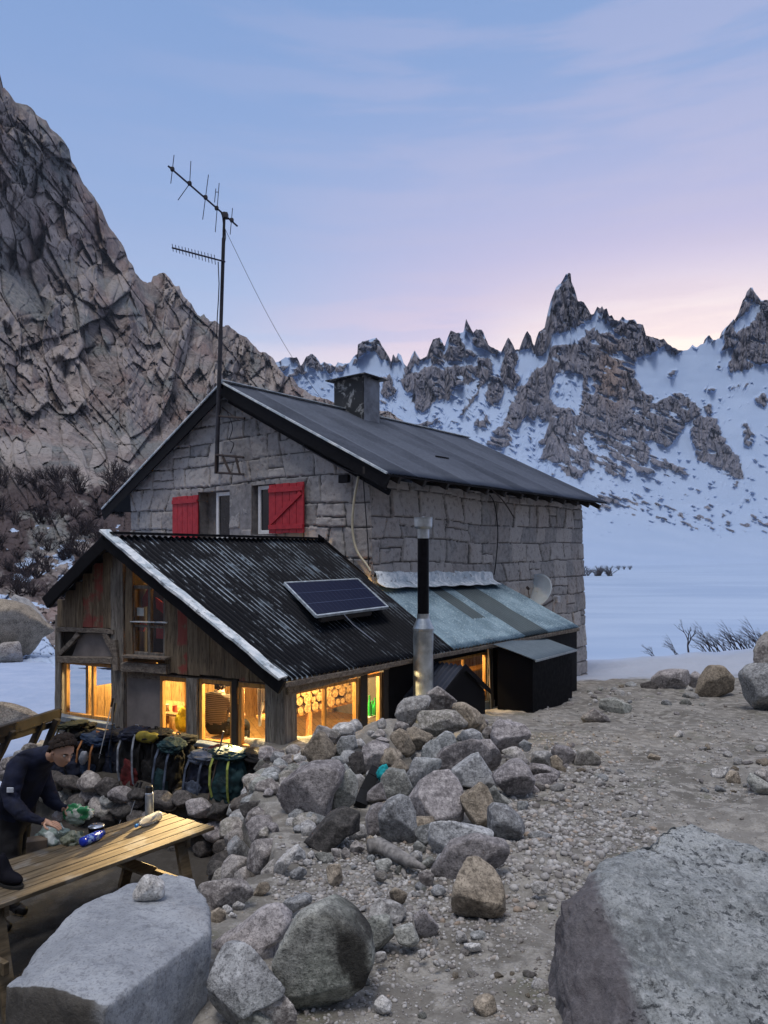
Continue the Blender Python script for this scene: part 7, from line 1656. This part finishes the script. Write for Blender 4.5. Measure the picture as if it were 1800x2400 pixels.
# ---- people
def skin_person(name, joints, edges, mats, root, label, at):
    """joints: name->(pos, radius, material index)"""
    names = list(joints); idx = {n_: i for i, n_ in enumerate(names)}
    me = bpy.data.meshes.new('tmp'); me.from_pydata([joints[n_][0] for n_ in names], [(idx[a], idx[b]) for a, b in edges], []); o = bpy.data.objects.new('tmp', me); COL.objects.link(o)
    sk = o.modifiers.new('s', 'SKIN'); lay = me.skin_vertices[0].data if me.skin_vertices else None
    if lay is None:
        bm = bmesh.new(); bm.from_mesh(me); bm.verts.layers.skin.verify(); bm.to_mesh(me); bm.free(); lay = me.skin_vertices[0].data
    for n_ in names:
        r = joints[n_][1]; r = (r, r) if isinstance(r, (int, float)) else r; lay[idx[n_]].radius = r; lay[idx[n_]].use_root = (n_ == root)
    sb = o.modifiers.new('b', 'SUBSURF'); sb.levels = 3
    dg = bpy.context.evaluated_depsgraph_get(); ev = o.evaluated_get(dg); m2 = bpy.data.meshes.new_from_object(ev); bpy.data.objects.remove(o)
    V = np.array([v.co[:] for v in m2.vertices]); J = np.array([joints[n_][0] for n_ in names]); M_ = np.array([joints[n_][2] for n_ in names])
    A = np.array([J[idx[a]] for a, b in edges]); B = np.array([J[idx[b]] for a, b in edges])
    Nn = np.array([v.normal[:] for v in m2.vertices]); dd = np.linalg.norm(V[:, None]-J[None][:, :, :], axis=2); near = M_[dd.argmin(1)] < 2
    fo = (.010*fbm(V[:, 0]*9, V[:, 1]*9, V[:, 2]*14, seed=3, o=3)-.010*np.exp(-np.abs(fbm(V[:, 0]*7, V[:, 1]*7, V[:, 2]*11, seed=8, o=2))/.12)+.006)*near
    m2.vertices.foreach_set('co', (V+Nn*fo[:, None]).astype(np.float32).ravel()); V = V+Nn*fo[:, None]
    m2.materials.clear()
    for m_ in mats: m2.materials.append(m_)
    for p in m2.polygons:
        c = np.array(p.center[:]); t = np.clip(((c-A)*(B-A)).sum(1)/((B-A)**2).sum(1), 0, 1); d = np.linalg.norm(A+(B-A)*t[:, None]-c, axis=1); e = int(np.argmin(d)); a, b = edges[e]; p.material_index = int(M_[idx[b]] if t[e] > .5 else M_[idx[a]]); p.use_smooth = True
    m2.name = 'body'; t_ = empty(name, at, label, 'person'); ob = link('body', m2, None, t_); return t_, ob
M_skin = flat('skin', (.50, .30, .21), .6, sc=8, var=.08, bump=0); M_jack = fabric('navy_jacket', (.007, .010, .028)); M_trou = fabric('black_trousers', (.006, .006, .008)); M_hair = flat('dark_hair', (.020, .013, .010), .9, sc=60, var=.5, bump=.6)
def head(tree, c, face, up, s=1.0, hair=1.0, long=0.0, mat=None):
    """skull with brow, nose, jaw and ears; face is the direction the face looks"""
    face = Vector(face).normalized(); up = (Vector(up)-face*Vector(up).dot(face)).normalized(); sd = up.cross(face)
    V, Fc = ico(5); x, y, z = V[:, 0], V[:, 1], V[:, 2]            # x side, y forward, z up
    P = V*np.array([.076, .096, .118]); jaw = sstep(.1, -.9, z); P[:, 0] *= 1-.30*jaw; P[:, 1] += .012*jaw*(y > 0); P[:, 2] *= 1
    g = lambda cx, cz, wx, wz: np.exp(-((P[:, 0]-cx)/wx)**2-((P[:, 2]-cz)/wz)**2)*(y > .2)
    P[:, 1] += .026*g(0, -.022, .012, .020)+.014*g(0, .002, .009, .022)+.007*g(0, .028, .045, .010)-.012*g(.031, .008, .015, .011)-.012*g(-.031, .008, .015, .011)+.007*g(0, -.062, .022, .006)+.006*g(0, -.074, .020, .006)-.004*g(0, -.068, .022, .003)+.008*g(0, -.098, .022, .014)
    R_ = np.array([sd[:], face[:], up[:]]); W_ = (P*s)@R_+np.array(c[:]); o = link('head', np_mesh('head', W_, Fc), mat or M_skin, tree)
    q = lambda a, b, d: c+sd*a*s+face*b*s+up*d*s
    for k in (-1, 1):
        e = MB(); e.lathe(q(.072*k, -.008, -.005), [(.006, -.006), (.02, -.004), (.023, .004), (.012, .010)], 12, axis=(sd*k+face*-.3)); e.build('ear', M_skin, tree, smooth=True)
        Ve, Fe = ico(3); link('eye', np_mesh('eye', Ve*.0105*s+np.array(q(.031*k, .082, .008)[:]), Fe), flat('eye_white', (.5, .48, .45), .3, bump=0) if k < 0 else bpy.data.materials['eye_white'], tree)
        m = MB(); m.beam(q(.016*k, .100, .026), q(.047*k, .088, .028), .008, .006, up=up); m.build('eyebrow', M_hair, tree)
    H = V*np.array([.088, .108, .128]); n_ = fbm(V[:, 0]*6, V[:, 1]*6, V[:, 2]*6, seed=7, o=4); H = H*(1+.12*n_*hair+(.04*hair))[:, None]
    keep = (V[:, 2]*.8-V[:, 1]*.62 > -.02-long); fc = Fc[keep[Fc].all(1)]; Wh = (H*s)@R_+np.array(c[:])
    oh = link('hair', np_mesh('hair', Wh, fc), M_hair, tree); so = oh.modifiers.new('t', 'SOLIDIFY'); so.thickness = .012; so.offset = -1
def hand_chain(J, E, pre, wrist, d, palm_n, grip, mat_i):
    """palm and five fingers"""
    d = Vector(d).normalized(); n_ = Vector(palm_n).normalized(); s = d.cross(n_).normalized(); w = Vector(wrist)
    J[pre+'palm'] = (tuple(w+d*.055), (.030, .017), mat_i); E.append((pre+'wrist', pre+'palm'))
    for i, (o, L_) in enumerate(((-.030, .070), (-.010, .080), (.010, .076), (.029, .060))):
        a = w+d*.095+s*o; b = a+(d*math.cos(grip*.6)+n_*math.sin(grip*.6))*L_*.5; c = b+(d*math.cos(grip*1.3)+n_*math.sin(grip*1.3))*L_*.5
        for k, p in (('k', a), ('m', b), ('t', c)): J[f'{pre}f{i}{k}'] = (tuple(p), .0088, mat_i)
        E += [(pre+'palm', f'{pre}f{i}k'), (f'{pre}f{i}k', f'{pre}f{i}m'), (f'{pre}f{i}m', f'{pre}f{i}t')]
    a = w+d*.035-s*.034; b = a+(d*.6-s*.7+n_*.4).normalized()*.035; c = b+(d*.9+n_*.4).normalized()*.03
    for k, p in (('a', a), ('b', b), ('c', c)): J[f'{pre}th{k}'] = (tuple(p), .0095, mat_i)
    E += [(pre+'palm', pre+'tha'), (pre+'tha', pre+'thb'), (pre+'thb', pre+'thc')]
def outdoor_person():
    fz = -3.30; J = {}; E = []
    A_ = lambda n_, p, r, m: J.__setitem__(n_, (tuple(p), r, m))
    pel = Vector((-3.36, 6.42, -2.42)); A_('pelvis', pel, (.155, .125), 1); A_('waist', pt(40, 1868, 6.33), (.18, .14), 0); A_('chest', pt(60, 1808, 6.22), (.205, .165), 0); A_('neckbase', pt(96, 1772, 6.12), (.125, .11), 0); A_('collar', pt(116, 1768, 6.05), .068, 0)
    A_('neck', pt(126, 1768, 6.02), .055, 2)
    A_('skull', pt(134, 1764, 6.0), .06, 2)
    E += [('pelvis', 'waist'), ('waist', 'chest'), ('chest', 'neckbase'), ('neckbase', 'collar'), ('collar', 'neck'), ('neck', 'skull')]
    for s, pre in ((1, 'l'), (-1, 'r')):
        off = Vector((.10, .12, 0))*(-s)   # s=1: side nearer to the camera
        hip = pel+Vector((.02, -.10*s, -.06)); kn = Vector((-3.30+.05*s, 6.30-.12*s, -2.85)); an = Vector((-3.42, 6.36-.14*s, fz+.08)); to = an+Vector((.17, -.05, -.05))
        A_(pre+'hip', hip, .098, 1); A_(pre+'knee', kn, .068, 1); A_(pre+'calf', kn.lerp(an, .4), .062, 1); A_(pre+'ankle', an, .048, 1); A_(pre+'toe', to, (.045, .035), 3); E += [('pelvis', pre+'hip'), (pre+'hip', pre+'knee'), (pre+'knee', pre+'calf'), (pre+'calf', pre+'ankle'), (pre+'ankle', pre+'toe')]
    # near arm bent back, far arm reaching into the bags
    A_('lsh', pt(44, 1792, 6.02), .098, 0); A_('lel', pt(20, 1872, 5.92), .072, 0); A_('lfa', pt(50, 1907, 5.85), .056, 0); A_('lwrist', pt(96, 1925, 5.85), .030, 0); E += [('chest', 'lsh'), ('lsh', 'lel'), ('lel', 'lfa'), ('lfa', 'lwrist')]
    A_('rsh', pt(92, 1795, 6.36), .095, 0); A_('rel', pt(112, 1862, 6.42), .070, 0); A_('rfa', pt(128, 1885, 6.40), .055, 0); A_('rwrist', pt(150, 1893, 6.36), .030, 0); E += [('chest', 'rsh'), ('rsh', 'rel'), ('rel', 'rfa'), ('rfa', 'rwrist')]
    hand_chain(J, E, 'l', J['lwrist'][0], (1, .15, -.25), (0, .2, -1), .5, 2); hand_chain(J, E, 'r', J['rwrist'][0], (1, -.1, -.3), (0, .1, -1), .5, 2)
    t, b = skin_person('person', J, E, [M_jack, M_trou, M_skin, M_cable], 'pelvis', 'person in a dark navy jacket bending over the food bags behind the picnic table', Vector((-3.38, 6.38, fz)))
    head(t, pt(146, 1760, 5.90), Vector((.78, -.55, -.38)), Vector((.35, -.1, .9)), 1.05, 1.0, -.12)
    q = pt(23, 1852, 5.855); MB().box(q-Vector((.028, 0, .022)), (.056, .0, 0), (0, .012, 0), (0, 0, .042)).build('sleeve_patch', flat('pale_patch', (.55, .60, .68), .6, bump=0), t, bevel=.004)
outdoor_person()
def indoor_person():
    fz = -2.76; J = {}; E = []; A_ = lambda n_, p, r, m: J.__setitem__(n_, (tuple(p), r, m))
    c = fw(506, 1700, -.50); pel = Vector((c.x, c.y, -2.30)); f = -FN; s_ = GA
    A_('pelvis', pel, (.17, .13), 1); A_('waist', pel+UP*.13, (.16, .12), 0); A_('chest', pel+UP*.30+f*.04, (.19, .13), 0); A_('neckbase', pel+UP*.44+f*.07, .085, 0); A_('neck', pel+UP*.49+f*.09, .055, 2); A_('skull', pel+UP*.56+f*.11, .05, 2)
    E += [('pelvis', 'waist'), ('waist', 'chest'), ('chest', 'neckbase'), ('neckbase', 'neck'), ('neck', 'skull')]
    for k, pre in ((1, 'l'), (-1, 'r')):
        A_(pre+'hip', pel+s_*.1*k+f*.05-UP*.02, .09, 1); A_(pre+'knee', pel+s_*.14*k+f*.45, .065, 1); A_(pre+'ankle', pel+s_*.14*k+f*.47-UP*.40, .045, 1); A_(pre+'toe', pel+s_*.14*k+f*.60-UP*.43, .035, 3); E += [('pelvis', pre+'hip'), (pre+'hip', pre+'knee'), (pre+'knee', pre+'ankle'), (pre+'ankle', pre+'toe')]
        A_(pre+'sh', pel+s_*.20*k+UP*.38+f*.04, .075, 0); A_(pre+'el', pel+s_*.26*k+UP*.13+f*.10, .052, 0); A_(pre+'wrist', pel+s_*.12*k+UP*.12+f*.33, .032, 0); E += [('chest', pre+'sh'), (pre+'sh', pre+'el'), (pre+'el', pre+'wrist')]
        hand_chain(J, E, pre, J[pre+'wrist'][0], f-s_*.3*k, (0, 0, -1), .5, 2)
    def st(g):
        w = g.n('ShaderNodeTexWave'); w.bands_direction = 'Z'; w.inputs['Scale'].default_value = 13; w.inputs['Distortion'].default_value = .6; g.l(g.coord('Object'), w.inputs[0]); g.col(g.mix(g.rng(w.outputs[1], .35, .65), (.05, .036, .028), (.17, .13, .10)))
    Ms = material('striped_jumper', st, .95)
    t, b = skin_person('person', J, E, [Ms, M_trou, M_skin, M_cable], 'pelvis', 'person with dark curly hair and a striped jumper seated behind the third front window', Vector((pel.x, pel.y, fz)))
    head(t, pel+UP*.63+f*.12, f+s_*.4, UP, 1.0, 2.0, .5)
    bn = empty('indoor_bench', Vector((pel.x, pel.y, fz)), 'wooden bench under the person seated indoors', 'bench'); MB().box(pel-s_*.7-f*.16-UP*.17, s_*1.4, f*.34, UP*.035).build('seat', M_honey, bn)
    for k in (-.6, .6): MB().beam(pel+s_*k-UP*.17, pel+s_*k-UP*.46, .05, .25, up=f).build('leg', M_honey, bn)
indoor_person()
# ================================================================ lamps lit inside the annexe
def bulb(name, p, e, col, lab, r=.05):
    t = empty(name, p, lab, 'lamp')
    MB().lathe(Vector(p)+UP*.0, [(.01, .10), (.018, .08), (.02, .05), (.04, .02), (.045, -.01), (.03, -.045), (.008, -.055)][::-1], 12).build('glass_bulb', flat(name+'_glow', (1, .8, .5), .5, emis=col, es=12, bump=0), t, smooth=True)
    MB().tube([Vector(p)+UP*.10, Vector(p)+UP*.14], .006, 5).build('cord', M_cable, t)
    ld = bpy.data.lights.new(name, 'POINT'); ld.energy = e; ld.color = col; ld.shadow_soft_size = r
    lo = bpy.data.objects.new(name+'_light', ld); COL.objects.link(lo); lo.parent = t; lo.location = (0, 0, -.09)
    return t
lamp1 = bulb('pendant_bulb', Vector((-1.50, 9.25, -1.34)), 330, (1.0, .72, .33), 'warm bulb hanging behind the window with the curtain')
bulb('pendant_bulb', Vector((-3.25, 10.15, -1.22)), 190, (1.0, .72, .33), 'warm bulb hanging behind the left front window')
bulb('pendant_bulb', Vector((-.62, 9.75, -1.50)), 110, (1.0, .68, .30), 'warm bulb hanging behind the firewood window of the annexe')
bulb('pendant_bulb', Vector((1.05, 11.55, -1.35)), 130, (1.0, .66, .30), 'warm bulb hanging behind the window beside the black bin')

# spot added at the first lamp, aimed through the window to light the table
ld = bpy.data.lights.new('added_table_spot', 'SPOT'); ld.energy = 4500; ld.color = (1.0, .70, .34); ld.spot_size = math.radians(27); ld.spot_blend = .25; ld.shadow_soft_size = .04
lo = bpy.data.objects.new('added_table_spot', ld); COL.objects.link(lo); lo.parent = lamp1; lo.location = (0, -.03, -.09); lo.rotation_euler = (Vector((-1.5, 9.22, -1.43))-Vector((-1.80, 6.62, -2.5))).to_track_quat('Z', 'Y').to_euler()
# ================================================================ mountain air: one even, thin haze box round everything
def haze():
    m = bpy.data.materials.new('haze'); m.use_nodes = True; t = m.node_tree; t.nodes.clear(); o = t.nodes.new('ShaderNodeOutputMaterial'); v = t.nodes.new('ShaderNodeVolumePrincipled')
    v.inputs['Color'].default_value = (.62, .72, .92, 1); v.inputs['Density'].default_value = .00022; v.inputs['Anisotropy'].default_value = 0.0; t.links.new(v.outputs[0], o.inputs['Volume'])
    V, Fc = box_vf((3200, 0, 0), (0, 1700, 0), (0, 0, 540), (-1500, -60, -440)); me = bpy.data.meshes.new('haze'); me.from_pydata(V.tolist(), [], Fc.tolist()); me.materials.append(m)
    tag(link('haze', me), 'thin blue mountain air over the whole valley', 'haze', kind='stuff')
haze()
